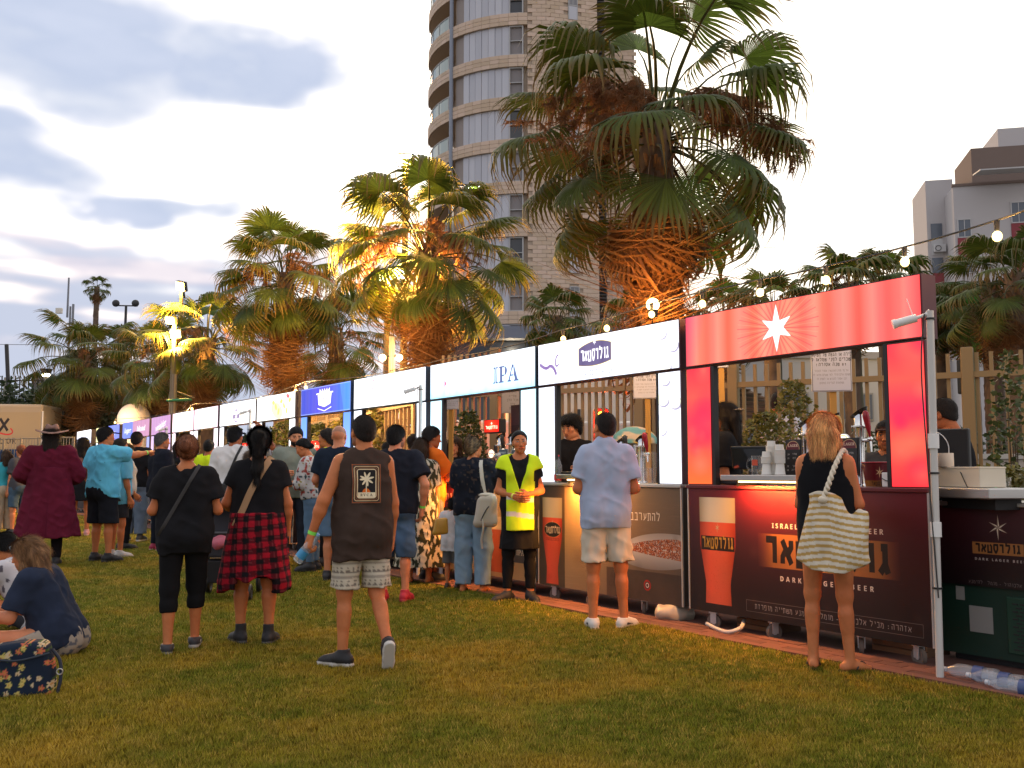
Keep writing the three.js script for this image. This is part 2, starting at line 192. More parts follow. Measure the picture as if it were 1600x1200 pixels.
// ================================================================ ROUND STONE TOWER
{
  const Z = 60, cx = 1.0, R = 7, cz = -(Z + R * 0.98), t = thing('apartment_tower', 'tall round apartment tower clad in beige stone with grey metal panels', 'building', V(cx, 0, cz));
  const bodyM = M(0.40, 0.32, 0.25, 0.9), panelM = [M(0.47, 0.48, 0.53, 0.5), M(0.44, 0.45, 0.50, 0.5), M(0.50, 0.51, 0.56, 0.5)], shutM = M(0.30, 0.26, 0.24, 0.8), paneM = M(0.03, 0.035, 0.045, 0.12), frameM = M(0.40, 0.40, 0.40, 0.5);
  const H = 36, F0 = 11.4, ST = 2.8;
  const arcBox = (r0, r1, y0, y1, a0, a1, n = 16) => { // ring piece, angle from the front towards the left
    const s = new THREE.Shape(); for (let i = 0; i <= n; i++) { const a = lerp(a0, a1, i / n); s[i ? 'lineTo' : 'moveTo'](-Math.sin(a) * r1, Math.cos(a) * r1); } for (let i = n; i >= 0; i--) { const a = lerp(a0, a1, i / n); s.lineTo(-Math.sin(a) * r0, Math.cos(a) * r0); }
    return new THREE.ExtrudeGeometry(s, { depth: y1 - y0, bevelEnabled: false, curveSegments: 1 }).rotateX(Math.PI / 2).translate(0, y1, 0);
  };
  const D = Math.PI / 180;
  part(t, 'wall', merge([arcBox(0.1, R - 0.35, 8, H, -2 * D, 46 * D), arcBox(0.1, 5.2, 8, H, 46 * D, 150 * D)]), bodyM);
  // stone blocks, courses of 0.27 m
  const stone = []; const r = rngOf(21);
  const put = (x, y, z, a, w, tone) => stone.push([x, y, z, a, w, tone]);
  const CH = 0.27, course = (y, a0, a1) => { const n = Math.round((a1 - a0) * R / 0.62), sh = r() * 0.5; for (let i = 0; i < n; i++) { const a = a0 + (a1 - a0) * ((i + 0.5) / n) + 0 * sh; put(-Math.sin(a) * (R - 0.04), y, Math.cos(a) * (R - 0.04), -a, (a1 - a0) * R / n - 0.015, r()); } };
  for (let k = -1; k <= 8; k++) { const y0 = F0 + ST * k + 2.02; for (let c = 0; c < 3; c++) course(y0 + 0.12 + c * CH, 0, 92 * D); part(t, 'floor_band', arcBox(R - 1.9, R - 0.09, y0 - 0.02, y0 + 0.79, 0, 95 * D, 22), bodyM); }
  // flat front: openings [x0, x1, y0, y1]
  const open = []; for (let k = -1; k <= 8; k++) open.push([2.75, 3.32, F0 + ST * k - 0.25, F0 + ST * k + 1.75]);
  const blocked = (x, y) => open.some((o) => x > o[0] - 0.2 && x < o[1] + 0.2 && y > o[2] - 0.12 && y < o[3] + 0.12);
  const bend = 14 * D;
  const place = (x) => x < 1.25 ? [x, R - 0.04, 0] : [1.25 + (x - 1.25) * Math.cos(bend), R - 0.04 - (x - 1.25) * Math.sin(bend), bend];
  part(t, 'wall', box(1.25, H - 8, 3, 0.625, (H + 8) / 2, R - 1.58), bodyM);
  { const g = box(3.35, H - 8, 3, 1.675, (H + 8) / 2, -1.54).rotateY(bend).translate(1.25, 0, R - 0.04); part(t, 'wall', g, bodyM); }
  for (let y = 10.1, c = 0; y < 33; y += CH, c++) for (let x = (c % 2) * 0.3 - 0.3 + 0.3; x < 4.55; x += 0.6) { const xx = Math.min(x + 0.3, 4.4); if (blocked(xx, y)) continue; const q = place(xx); put(q[0], y, q[1], q[2], 0.585, r()); }
  // right-hand wing, set back
  part(t, 'wall', box(2.2, H - 8, 8, 6.2, (H + 8) / 2, R - 7), bodyM); for (let y = 10.1, c = 0; y < 33; y += CH, c++) for (let x = (c % 2) * 0.3; x < 2.0; x += 0.6) put(5.35 + x, y, R - 2.97, 0, 0.585, r());
  const inst = new THREE.InstancedMesh(rbox(1, CH - 0.016, 0.07, 0.006), new THREE.MeshStandardMaterial({ roughness: 0.9 }), stone.length), mm = new THREE.Matrix4(), col = new THREE.Color();
  stone.forEach(([x, y, z, a, w, tone], i) => { mm.compose(V(x, y, z), new THREE.Quaternion().setFromEuler(new THREE.Euler(0, a, 0)), V(w, 1, 1)); inst.setMatrixAt(i, mm); const v = 0.9 + tone * 0.2; inst.setColorAt(i, col.setRGB(0.56 * v, 0.43 * v, 0.325 * v * (0.95 + tone * 0.1))); });
  inst.name = 'stone_cladding'; inst.userData.kind = 'stuff'; t.add(inst);
  // the rows of metal panels, shutters and windows
  for (let k = -1; k <= 8; k++) {
    const y0 = F0 + ST * k, y1 = y0 + 2.0, lower = k <= 1;
    for (let i = 0; i < 7; i++) { const a0 = (10 + i * 4) * D; part(t, 'metal_panel', arcBox(R - 0.3, R - 0.16 - (i % 2) * 0.02, y0, y1, a0 + 0.002, a0 + 4 * D - 0.002, 3), panelM[(i + k + 9) % 3]); }
    part(t, 'shutter', arcBox(R - 0.34, R - 0.26, y0, y1, 38.3 * D, 44.5 * D, 3), shutM);
    const w = part(t, 'window', merge([arcBox(R - 0.34, R - 0.12, y0, y0 + 0.08, 2.4 * D, 10 * D, 3), arcBox(R - 0.34, R - 0.12, y1 - 0.08, y1, 2.4 * D, 10 * D, 3), arcBox(R - 0.34, R - 0.12, y0 + 0.95, y0 + 1.0, 2.4 * D, 9.9 * D, 3), arcBox(R - 0.34, R - 0.11, y0, y1, 2.2 * D, 2.9 * D, 2), arcBox(R - 0.34, R - 0.11, y0, y1, 9.4 * D, 10 * D, 2)]), frameM);
    part(w, 'pane', arcBox(R - 0.34, R - 0.28, y0 + 0.04, y1 - 0.04, 2.6 * D, 9.8 * D, 3), k % 3 === 1 ? paneM : M(0.22, 0.20, 0.20, 0.6));
    if (!lower || k >= 0) { const b = part(t, 'balcony_rail', arcBox(R - 0.22, R - 0.17, y0 - 0.03, y0 + 0.95, 47 * D, 94 * D, 12), M(0.28, 0.36, 0.36, 0.15)); part(b, 'handrail', arcBox(R - 0.25, R - 0.13, y0 + 0.95, y0 + 1.0, 46.5 * D, 95 * D, 12), frameM); for (let i = 0; i < 4; i++) part(b, 'baluster', arcBox(R - 0.26, R - 0.14, y0 - 0.02, y0 + 0.95, (50 + i * 11) * D, (50.6 + i * 11) * D, 2), frameM); }
    // small window with a grey panel under it on the flat front
    const q = place(3.03), wf = part(t, 'window', merge([box(0.62, 0.06, 0.16, 0, 1.72, 0), box(0.62, 0.06, 0.16, 0, 0.78, 0), box(0.06, 1.9, 0.16, -0.29, 0.77, 0), box(0.06, 1.9, 0.16, 0.29, 0.77, 0), box(0.03, 0.9, 0.12, 0, 1.25, 0)]), frameM, [q[0], y0 - 0.1, q[1]], [0, q[2], 0]);
    part(wf, 'pane', box(0.54, 0.9, 0.03, 0, 1.25, 0.02), M(0.20, 0.20, 0.21, 0.3)); part(wf, 'spandrel', box(0.54, 0.9, 0.06, 0, 0.28, 0.04), panelM[0]);
  }
  part(t, 'drain_pipe', new THREE.CylinderGeometry(0.14, 0.14, H - 9, 10).translate(-Math.sin(46 * D) * (R + 0.02), (H + 9) / 2, Math.cos(46 * D) * (R + 0.02)), M(0.22, 0.25, 0.31, 0.5));
  const lou = []; for (let y = 10; y < H; y += 0.22) lou.push(box(0.5, 0.05, 0.3, 4.98, y, R - 2.4)); part(t, 'louvre', merge(lou), M(0.09, 0.085, 0.085, 0.7)).userData.kind = 'stuff';
  part(t, 'louvre_wall', box(0.52, H - 8, 0.3, 4.98, (H + 8) / 2, R - 2.7), dark);
  part(t, 'canopy', box(15, 0.75, 13, 1.0, 9.9, 1.6), M(0.15, 0.17, 0.22, 0.5)); part(t, 'podium_wall', box(13.6, 9.5, 12, 1.2, 4.75, 1.0), M(0.055, 0.065, 0.075, 0.4));
  for (let i = 0; i < 5; i++) part(t, 'podium_window', box(2.3, 2.6, 0.1, -3.8 + i * 2.6, 8.1, 7.05), paneM);
  part(t, 'wall_lamp', cyl(0.10, 0.10, 0.2, 10, -1.0, 8.6, 7.3), glowOf(1, 0.9, 0.7, 5)); const l = new THREE.PointLight(0xffe0b0, 8); l.position.set(-1.0, 8.65, 7.3); l.name = 'wall_lamp_light'; t.add(l);
}

// ================================================================ PALE APARTMENT BLOCK on the right
{
  const wallM = M(0.47, 0.45, 0.45, 0.92), brown = M(0.17, 0.125, 0.105, 0.9), red = M(0.25, 0.05, 0.06, 0.85), trim = M(0.50, 0.50, 0.50, 0.6), paneM = M(0.10, 0.12, 0.15, 0.15);
  const o = at(1508, 738, 78), t = thing('apartment_block', 'pale grey apartment block with dark red panels under its windows', 'building', V(o.x, 0, o.z), -0.22);
  // local: x along the front to the right, z towards the viewer
  const H = 24.9; part(t, 'wall', box(6.6, H, 9, 3.3, H / 2, -4.5), wallM); part(t, 'wall', box(9, H - 0.6, 9, 11.1, H / 2 - 0.3, -4.9), wallM); part(t, 'wall', box(2.2, H + 1.6, 6, -0.4, H / 2 + 0.8, -6.2), wallM);
  part(t, 'parapet', box(6.75, 0.22, 0.3, 3.3, H + 0.11, -0.05), brown); part(t, 'penthouse', box(9.6, 3.5, 6, 6.6, H + 1.8, -4.2), brown); part(t, 'roof_tower', box(9, 4.2, 6, 9.4, H + 4.2, -7.8), wallM); part(t, 'awning', box(5.2, 0.1, 2.4, 4.0, H + 0.6, -1.2), trim, null, [0.12, 0, 0]);
  const win = (x, y, w, h, panel) => { const f = part(t, 'window', merge([box(w + 0.1, 0.08, 0.14, 0, 0, 0), box(w + 0.1, 0.08, 0.14, 0, h, 0), box(0.08, h, 0.14, -w / 2, h / 2, 0), box(0.08, h, 0.14, w / 2, h / 2, 0), box(0.05, h, 0.1, 0, h / 2, 0)]), trim, [x, y, 0.02]); part(f, 'pane', box(w, h, 0.05, 0, h / 2, 0.0), paneM); if (panel) part(f, 'red_panel', box(w + 0.1, 1.7, 0.1, 0, -0.92, 0.02), red); };
  for (let k = 0; k < 7; k++) { win(0.75, 20.6 - 3.0 * k, 1.0, 1.5, k % 2 === 0); win(4.9, 21.6 - 3.0 * k, 1.1, 1.7, k !== 2); win(8.6, 21.0 - 3 * k, 1.1, 1.5, k % 2 === 1); const f = part(t, 'side_window', box(0.9, 1.3, 0.1, -0.75, 22.0 - 3 * k, -3.18), paneM); part(f, 'red_panel', box(0.9, 1.4, 0.08, -0.75, 20.6 - 3 * k, -3.17), k % 2 ? red : trim); }
  for (const [x, y] of [[-0.6, 20.4], [1.9, 16.5], [6.0, 9.5]]) { const a = part(t, 'air_conditioner', rbox(0.95, 0.65, 0.4, 0.04), trim, [x, y, x < 0 ? -2.9 : 0.3]); part(a, 'fan_grille', new THREE.TorusGeometry(0.22, 0.03, 6, 18).translate(-0.15, 0, 0.21), dark); }
  part(t, 'aerial', rod(V(9, H + 6, -5), V(9.9, H + 7.4, -5), 0.04), dark);
}
// low grey buildings beyond the street
{
  const t = thing('street_building', 'low grey flat-roofed building behind the fence and palm trunks', 'building', at(1240, 738, 34).setY(0), 0.1), w = M(0.33, 0.34, 0.36, 0.9);
  part(t, 'wall', box(9.5, 5.35, 6, 0.6, 2.67, -3), w); part(t, 'parapet', box(9.7, 0.25, 6.2, 0.6, 5.45, -3), M(0.25, 0.25, 0.26, 0.9));
  for (let i = 0; i < 3; i++) { const f = part(t, 'window', box(1.2, 1.0, 0.1, -2.4 + i * 2.4, 3.6, 0.02), M(0.2, 0.2, 0.2, 0.7)); part(f, 'pane', box(1.08, 0.88, 0.08, -2.4 + i * 2.4, 3.6, 0.05), M(0.06, 0.07, 0.09, 0.15)); }
  const a = part(t, 'air_conditioner', rbox(0.9, 0.62, 0.35, 0.04, 0.9, 2.7, 0.2), white); part(a, 'fan_grille', new THREE.TorusGeometry(0.2, 0.03, 6, 18).translate(0.8, 2.7, 0.39), dark);
  const t4 = thing('kiosk_building', 'plain pale building behind the slat fence at the UNFILTERED stall', 'building', at(925, 738, 23).setY(0), 0.1); part(t4, 'wall', box(3.6, 3.9, 3, 0, 1.95, -1.5), M(0.62, 0.58, 0.54, 0.9)); part(t4, 'roof_edge', box(3.7, 0.12, 3.1, 0, 3.96, -1.5), M(0.4, 0.38, 0.36, 0.9)); part(t4, 'door', box(0.8, 2, 0.06, -0.9, 1, 0.02), M(0.3, 0.3, 0.32, 0.6)); part(t4, 'vent', box(0.15, 0.35, 0.05, -0.35, 2.6, 0.02), dark);
  const t2 = thing('boundary_wall', 'low pale concrete wall beyond the fence on the right', 'wall', at(1500, 738, 17).setY(0), 0.15); part(t2, 'wall_panel', box(9, 1.5, 0.2, 0, 0.75, 0), M(0.42, 0.37, 0.31, 0.9)); part(t2, 'coping', box(9.1, 0.09, 0.3, 0, 1.55, 0), M(0.45, 0.42, 0.37, 0.9));
  const t3 = thing('tiled_house', 'small house with a brown tiled roof behind the capped barman', 'house', at(1128, 738, 27).setY(0), 0.3); part(t3, 'wall', box(3.4, 2.6, 3, 0, 1.3, 0), M(0.35, 0.33, 0.30, 0.9)); const rf = part(t3, 'roof', new THREE.CylinderGeometry(0.3, 2.6, 1.2, 4, 1).rotateY(Math.PI / 4).scale(1.1, 1, 1).translate(0, 3.2, 0), M(0.19, 0.11, 0.075, 0.9)); for (let i = 0; i < 8; i++) part(rf, 'tile_course', box(4.2 - i * 0.44, 0.04, 0.12, 0, 2.64 + i * 0.13, 2.02 - i * 0.2), M(0.16, 0.09, 0.06, 0.9)); part(t3, 'door', box(0.9, 2, 0.1, 0.4, 1, 1.52), dark);
}

// ================================================================ PALMS
const leafMat = new THREE.MeshPhysicalMaterial({ vertexColors: true, roughness: 0.62, side: THREE.DoubleSide, transmission: 0.42, thickness: 0, specularIntensity: 0.4 });
const barkMat = new THREE.MeshStandardMaterial({ vertexColors: true, roughness: 0.95 });
function frondGeo(seed, { dead = 0, pet = 1.0, blade = 1.1, n = 34, droop = 0.5, spread = 118 } = {}) {
  const r = rngOf(seed), P = [], C = [], I = [], tri = (a, b, c) => I.push(a, b, c), vert = (x, y, z, c) => (P.push(x, y, z), C.push(...c), P.length / 3 - 1);
  const green = () => { const v = 0.7 + r() * 0.6; return [0.058 * v, 0.092 * v, 0.013 * v]; }, brown = () => { const v = 0.55 + r() * 0.9, q = r(); return [lerp(0.17, 0.33, q) * v, lerp(0.065, 0.18, q) * v, lerp(0.02, 0.075, q) * v]; };
  // petiole, arching
  const arch = dead ? 0.10 : 0.22, pc = dead ? [0.17, 0.08, 0.03] : [0.075, 0.085, 0.02]; const pp = (u) => [0, arch * Math.sin(u * Math.PI * 0.6) * pet - u * u * 0.16 * pet, u * pet]; let prev = null;
  for (let i = 0; i <= 5; i++) { const u = i / 5, q = pp(u), w = lerp(0.030, 0.014, u); const ring = [vert(q[0] - w, q[1], q[2], pc), vert(q[0], q[1] + w * 0.6, q[2], pc), vert(q[0] + w, q[1], q[2], pc), vert(q[0], q[1] - w * 0.7, q[2], pc)]; if (prev) for (let k = 0; k < 4; k++) { const a = prev[k], b = prev[(k + 1) % 4], c = ring[k], d = ring[(k + 1) % 4]; tri(a, c, b); tri(b, c, d); } prev = ring; }
  const O = pp(1), tilt = -(dead ? 0.5 : 0.34);
  for (let j = 0; j < n; j++) {
    const a = (-spread + 2 * spread * (j + 0.5) / n) * Math.PI / 180, da = spread / n * Math.PI / 180 * 1.02, L = blade * (0.72 + 0.28 * Math.cos(a * 0.75)) * (0.88 + r() * 0.2), base = dead ? brown() : green(), tipc = dead ? brown() : (r() < 0.6 ? [0.15, 0.095, 0.025] : [0.24, 0.13, 0.05]);
    const split = dead ? 0.2 + r() * 0.15 : 0.52 + r() * 0.12, dr = droop * (0.55 + r() * 0.9), tw = (r() - 0.5) * 0.25 * (dead ? 1.8 : 1), st = [0.0, 0.22, 0.44, 0.62, 0.8, 1.0]; let last = null;
    if (dead && r() < 0.12) continue;
    st.forEach((s) => {
      const rr = s * L, w = s <= split ? Math.tan(da) * rr : Math.tan(da) * split * L * Math.max(0, 1 - (s - split) / (1.0 - split)) , f = Math.max(0, s - 0.46), aa = a + tw * f * f * 2.2, px = Math.sin(aa) * rr, pz0 = Math.cos(aa) * rr, cup = -0.16 * L * Math.pow(Math.abs(Math.sin(a)), 2) * s + 0.05 * L * Math.sin(s * 3), dy = -dr * f * f * 3.2 * L;
      const sh = 1 - Math.min(0.55, dr * f * f * 1.7), X = px * sh, Zl = pz0 * sh, Y = cup + dy, y2 = O[1] + Y * Math.cos(tilt) + Zl * Math.sin(tilt), z2 = O[2] + Zl * Math.cos(tilt) - Y * Math.sin(tilt), cw = Math.cos(aa), sw = Math.sin(aa), k = dead ? 1 : smooth(s, 0.55, 1.0), c = [0, 1, 2].map((q) => lerp(base[q], tipc[q], k * (dead ? 0.5 : 0.9)));
      const ridge = w * 0.55, row_ = [vert(X - cw * w, y2, z2 + sw * w, c), vert(X, y2 + ridge, z2, c.map((q) => q * 1.15)), vert(X + cw * w, y2, z2 - sw * w, c)];
      if (last) for (let k2 = 0; k2 < 2; k2++) { tri(last[k2], row_[k2], last[k2 + 1]); tri(last[k2 + 1], row_[k2], row_[k2 + 1]); } last = row_;
    });
  }
  const g = new THREE.BufferGeometry(); g.setAttribute('position', new THREE.Float32BufferAttribute(P, 3)); g.setAttribute('color', new THREE.Float32BufferAttribute(C, 3)); g.setIndex(I); g.computeVertexNormals(); return g;
}
function plumeGeo(seed, L = 1.35) { // hanging flower stalk with many fine branchlets
  const r = rngOf(seed), P = [], C = [], seg = (a, b, w, c) => { const d = b.clone().sub(a), s = V(-d.z, 0.2, d.x).normalize().multiplyScalar(w), u = d.clone().cross(s).normalize().multiplyScalar(w); for (const q of [s, u]) { P.push(a.x - q.x, a.y - q.y, a.z - q.z, a.x + q.x, a.y + q.y, a.z + q.z, b.x, b.y, b.z); for (let k = 0; k < 3; k++) C.push(...c); } };
  const arc = (u) => V(Math.sin(u * 5 + seed) * 0.05, 0.5 * Math.sin(u * 2.0) * L * 0.55 - u * u * u * 0.95 * L, Math.pow(u, 0.85) * L * 0.72);
  for (let i = 0; i < 14; i++) seg(arc(i / 14), arc((i + 1.15) / 14), 0.014 * (1 - i / 20), [0.22, 0.11, 0.05]);
  for (let i = 0; i < 30; i++) { const u = 0.34 + 0.66 * r(), o = arc(u), a = r() * 6.283, l = (0.22 + r() * 0.28) * (1.25 - u * 0.5), e = o.clone().add(V(Math.cos(a) * l * 0.6, -l * (0.35 + r() * 0.6), Math.sin(a) * l * 0.6)); const v = 0.7 + r() * 0.6, c = [0.36 * v, 0.20 * v, 0.105 * v]; seg(o, e, 0.006, c); for (let k = 0; k < 30; k++) { const q = o.clone().lerp(e, 0.15 + r() * 0.85), b = q.clone().add(V((r() - 0.5) * 0.17, -r() * 0.13, (r() - 0.5) * 0.17)); seg(q, b, 0.0075, c); } }
  const g = new THREE.BufferGeometry(); g.setAttribute('position', new THREE.Float32BufferAttribute(P, 3)); g.setAttribute('color', new THREE.Float32BufferAttribute(C, 3)); g.computeVertexNormals(); return g;
}
const GREEN = [1, 2, 3, 4, 5, 6].map((s) => frondGeo(s * 7, { droop: 0.10 + s * 0.085, n: 38, pet: 1.12 + (s % 3) * 0.14, blade: 0.92 + (s % 2) * 0.10, spread: 104 + s * 4 })), DEAD = [1, 2, 3, 4, 5].map((s) => frondGeo(s * 13 + 2, { dead: 1, droop: 0.5 + s * 0.16, n: 24, blade: 1.0 + (s % 3) * 0.16, pet: 0.62 + (s % 2) * 0.3, spread: s === 5 ? 88 : 26 + s * 7 })), PLUME = [1, 2, 3].map((s) => plumeGeo(s * 5));
const SMALL = [1, 2, 3].map((s) => frondGeo(s * 17, { droop: 0.5, n: 20 })), SMALLD = [1, 2].map((s) => frondGeo(s * 19, { dead: 1, droop: 0.9, n: 14, pet: 0.7, spread: 80 }));
function trunkGeo(h, r0, r1, seed, fine) {
  const nu = fine ? 22 : 12, nv = Math.ceil(h * (fine ? 16 : 6)), P = [], C = [], I = [], r = rngOf(seed);
  for (let j = 0; j <= nv; j++) for (let i = 0; i <= nu; i++) { const y = h * j / nv, a = i / nu * 6.2832, d = lerp(r0, r1, j / nv) * (1 + 0.18 * (Math.abs(((a / 6.2832 * 9 + y * 5.5) % 1) - 0.5) + Math.abs(((a / 6.2832 * 9 - y * 5.5 + 50) % 1) - 0.5) - 0.5) + 0.16 * (noise3(Math.cos(a) * 3, y * 9, Math.sin(a) * 3 + seed) - 0.5) + (j === 0 ? 0.25 : 0)); P.push(Math.cos(a) * d, y, Math.sin(a) * d); const v = 0.5 + noise3(Math.cos(a) * 5, y * 7, Math.sin(a) * 5) * 0.9; C.push(0.13 * v, 0.088 * v, 0.06 * v); if (j < nv && i < nu) { const k = j * (nu + 1) + i; I.push(k, k + nu + 1, k + 1, k + 1, k + nu + 1, k + nu + 2); } }
  const g = new THREE.BufferGeometry(); g.setAttribute('position', new THREE.Float32BufferAttribute(P, 3)); g.setAttribute('color', new THREE.Float32BufferAttribute(C, 3)); g.setIndex(I); g.computeVertexNormals(); return g;
}
function bootGeo() { const P = [], C = []; const q = [[-0.05, 0, 0.0], [0.05, 0, 0.0], [-0.02, 0.16, 0.11], [0.02, 0.16, 0.11], [0, 0.03, 0.04], [0, 0.16, 0.135]]; for (const f of [[0, 1, 2], [1, 3, 2], [0, 2, 4], [2, 5, 4], [1, 4, 3], [3, 4, 5], [2, 3, 5]]) for (const k of f) { P.push(...q[k]); C.push(0.15, 0.09, 0.05); } const g = new THREE.BufferGeometry(); g.setAttribute('position', new THREE.Float32BufferAttribute(P, 3)); g.setAttribute('color', new THREE.Float32BufferAttribute(C, 3)); g.computeVertexNormals(); return g; }
const BOOT = bootGeo();
function palm(label, pos, h, s, seed, o = {}) {
  const { green = 40, dead = 34, plumes = 5, tr = 0.2, small = false, skirt = 1.1, hang = -1.02, group } = o, r = rngOf(seed), t = thing('palm_tree', label, 'palm tree', pos.clone().setY(0), r() * 6.28, group);
  const tk = part(t, 'trunk', trunkGeo(h, tr * 1.15, tr, seed, !small), barkMat);
  if (!small) { const list = []; for (let i = 0; i < 70; i++) { const y = h - 1.9 * s + 1.9 * s * r(), a = i * 2.4; list.push(BOOT.clone().scale(1.1, 1.1, 1.1).translate(0, 0, tr * 0.92).rotateY(a).translate(0, y, 0)); } const b = mergeGeometries(list); const m = part(tk, 'leaf_stubs', b, barkMat); m.userData.kind = 'stuff'; }
  const gset = small ? SMALL : GREEN, dset = small ? SMALLD : DEAD;
  const put = (name, g, y, az, el, k, roll) => { const m = part(t, name, g, leafMat, [0, y, 0]); m.rotation.set(-el, az, roll, 'YXZ'); m.scale.setScalar(k); m.position.x = Math.sin(az) * tr * 0.7; m.position.z = Math.cos(az) * tr * 0.7; };
  for (let i = 0; i < green; i++) { const f = i / green, el = lerp(1.30, -1.0, Math.pow(f, 0.86)) + (r() - 0.5) * 0.25; put('frond', gset[Math.floor(r() * gset.length)], h - 0.05 - f * 0.4 * s, i * 2.39996 + r() * 0.3, el, s * (0.86 + r() * 0.28) * (f < 0.12 ? 0.85 : 1), (r() - 0.5) * 0.5); }
  for (let i = 0; i < dead; i++) { const f = i / dead; put('dead_frond', dset[Math.floor(r() * dset.length)], h - 0.4 * s - f * skirt * s, i * 2.39996 + r() * 0.5, lerp(hang, -1.5, Math.pow(f, 0.45)) + (r() - 0.5) * 0.14, s * (0.8 + r() * 0.34), (r() - 0.5) * 0.2); }
  for (let i = 0; i < plumes; i++) put('flower_plume', PLUME[i % 3], h - 0.1, i * 2.1 + r(), 0.25 + r() * 0.45, s * (0.85 + r() * 0.4), 0);
  return t;
}
const pbase = (px, depth) => at(px, 738, depth), ph = (py, depth) => EYE + (738 - py) / FOCAL * depth;
palm('largest palm, rising behind the white and red stalls with an orange dead frond', pbase(1032, 13.6), ph(172, 13.6), 1.15, 101, { green: 36, dead: 66, plumes: 22, hang: -0.98, tr: 0.24, skirt: 1.75 });
palm('palm with a bright floodlight glowing inside its crown, behind the light blue stall', pbase(664, 21.5), ph(378, 21.5), 1.12, 102, { green: 46, dead: 48, plumes: 10, tr: 0.23, skirt: 1.5 });
palm('palm with a thick skirt of orange dead fronds, left of the floodlit palm', pbase(440, 27.5), ph(424, 27.5), 1.06, 103, { green: 42, dead: 54, plumes: 8, tr: 0.24, skirt: 1.6 });
palm('dark-trunked palm half hidden between the two tall lit palms', pbase(522, 30), ph(520, 30), 0.95, 104, { green: 26, dead: 34, plumes: 2, tr: 0.22 });
palm('palm lit yellow by the lamp pole over the lilac stalls', pbase(318, 32), ph(528, 32), 1.05, 105, { green: 36, dead: 36, plumes: 3, tr: 0.26 });
palm('palm beside the yellow-lit lamp with long brown fronds', pbase(248, 35), ph(560, 35), 1.05, 106, { green: 30, dead: 36, plumes: 3, tr: 0.26 });
palm('dark green palm at the far left end of the palm row', pbase(125, 40), ph(555, 40), 1.15, 107, { green: 36, dead: 30, plumes: 2, tr: 0.26 });
palm('palm just right of the leftmost palm, with a brown skirt', pbase(165, 44), ph(560, 44), 1.2, 108, { green: 36, dead: 34, plumes: 2, tr: 0.26 });
palm('tall thin palm standing alone against the sky on the far left', pbase(140, 120), ph(445, 120), 1.0, 109, { green: 16, dead: 12, plumes: 0, tr: 0.28, small: true });
palm('small palm in front of the base of the stone tower', pbase(872, 36), ph(492, 36), 0.82, 110, { green: 26, dead: 12, plumes: 0, tr: 0.2, small: true, skirt: 0.4 });
palm('small palm peeking between the tower and the largest palm', pbase(992, 30), ph(505, 30), 0.8, 111, { green: 20, dead: 6, plumes: 0, small: true });
for (const [px, py, d, s, seed, label] of [[1137, 490, 26, 0.7, 120, 'leftmost small palm over the red sign'], [1212, 470, 24, 0.62, 121, 'small palm crown just above the white star of the sign'], [1338, 440, 24, 0.78, 122, 'broad palm crown over the middle of the red sign'], [1392, 432, 27, 0.72, 123, 'palm at the right end of the red sign, under a bulb'], [1478, 480, 28, 0.62, 124, 'palm with slim trunk just right of the red sign'], [1524, 490, 27, 0.62, 125, 'second palm right of the red sign, in front of the pale block'], [1560, 440, 23, 0.74, 126, 'tall palm under the big light bulb on the right'], [1600, 425, 21, 0.78, 127, 'palm cut by the right edge of the photo']])
  palm(label, pbase(px, d), ph(py, d), s, seed, { green: 26, dead: 16, plumes: 1, tr: 0.21, small: d > 23, skirt: 0.9 });

// ================================================================ LAMP POLES, MASTS, STRING LIGHTS
const pole = M(0.13, 0.12, 0.10, 0.6, { metalness: 0.3 });
function lampLight(pos, color, cd, r = 3) { const l = new THREE.PointLight(color, cd); l.position.copy(pos); l.name = 'lamp_light'; l.shadow.radius = r; l.castShadow = true; scene.add(l); return l; }
function flood(px, py, depth, label, o = {}) {
  const p = at(px, py, depth), t = thing('floodlight_pole', label, 'lamp pole', V(p.x, 0, p.z), o.turn ?? 0), H = p.y;
  part(t, 'pole', cyl(0.11, 0.07, H - 0.1, 12), o.mat ?? pole);
  (o.heads ?? [[0, 0, 0]]).forEach(([x, y, a]) => { const h = part(t, 'lamp_head', merge([rbox(o.w ?? 0.5, (o.w ?? 0.5) * 0.75, 0.16, 0.03), box(0.05, 0.4, 0.05, 0, -0.3, -0.06)]), dark, [x, H + y, 0], [0.45, a, 0]); part(h, 'lamp_lens', box((o.w ?? 0.5) * 0.86, (o.w ?? 0.5) * 0.6, 0.02, 0, 0, 0.092), glowOf(1, 0.80, 0.42, o.k ?? 9)); lampLight(V(p.x + x, H + y - 0.05, p.z + 0.35), 0xffb850, o.cd ?? 30); });
  return t;
}
flood(634, 250, 23.5, 'tall floodlight pole behind the floodlit palm, its lamp dazzling above the crown', { w: 0.42, cd: 90, heads: [[0, 0, -0.3]] });
flood(606, 430, 22.6, 'shorter lamp pole whose lamp glows through the floodlit palm', { w: 0.4, cd: 130, heads: [[-0.25, 0, -0.2], [0.2, 0.05, 0.3]] });
flood(284, 447, 36, 'single floodlight on a pole above the left palms', { w: 0.5, cd: 40, heads: [[0, 0, -0.6]] });
flood(273, 500, 30.5, 'lamp pole with white lamps lighting the yellow palm', { w: 0.36, cd: 85, k: 6, heads: [[-0.1, 0.0, -0.4], [0.05, -0.45, 0.2]] });
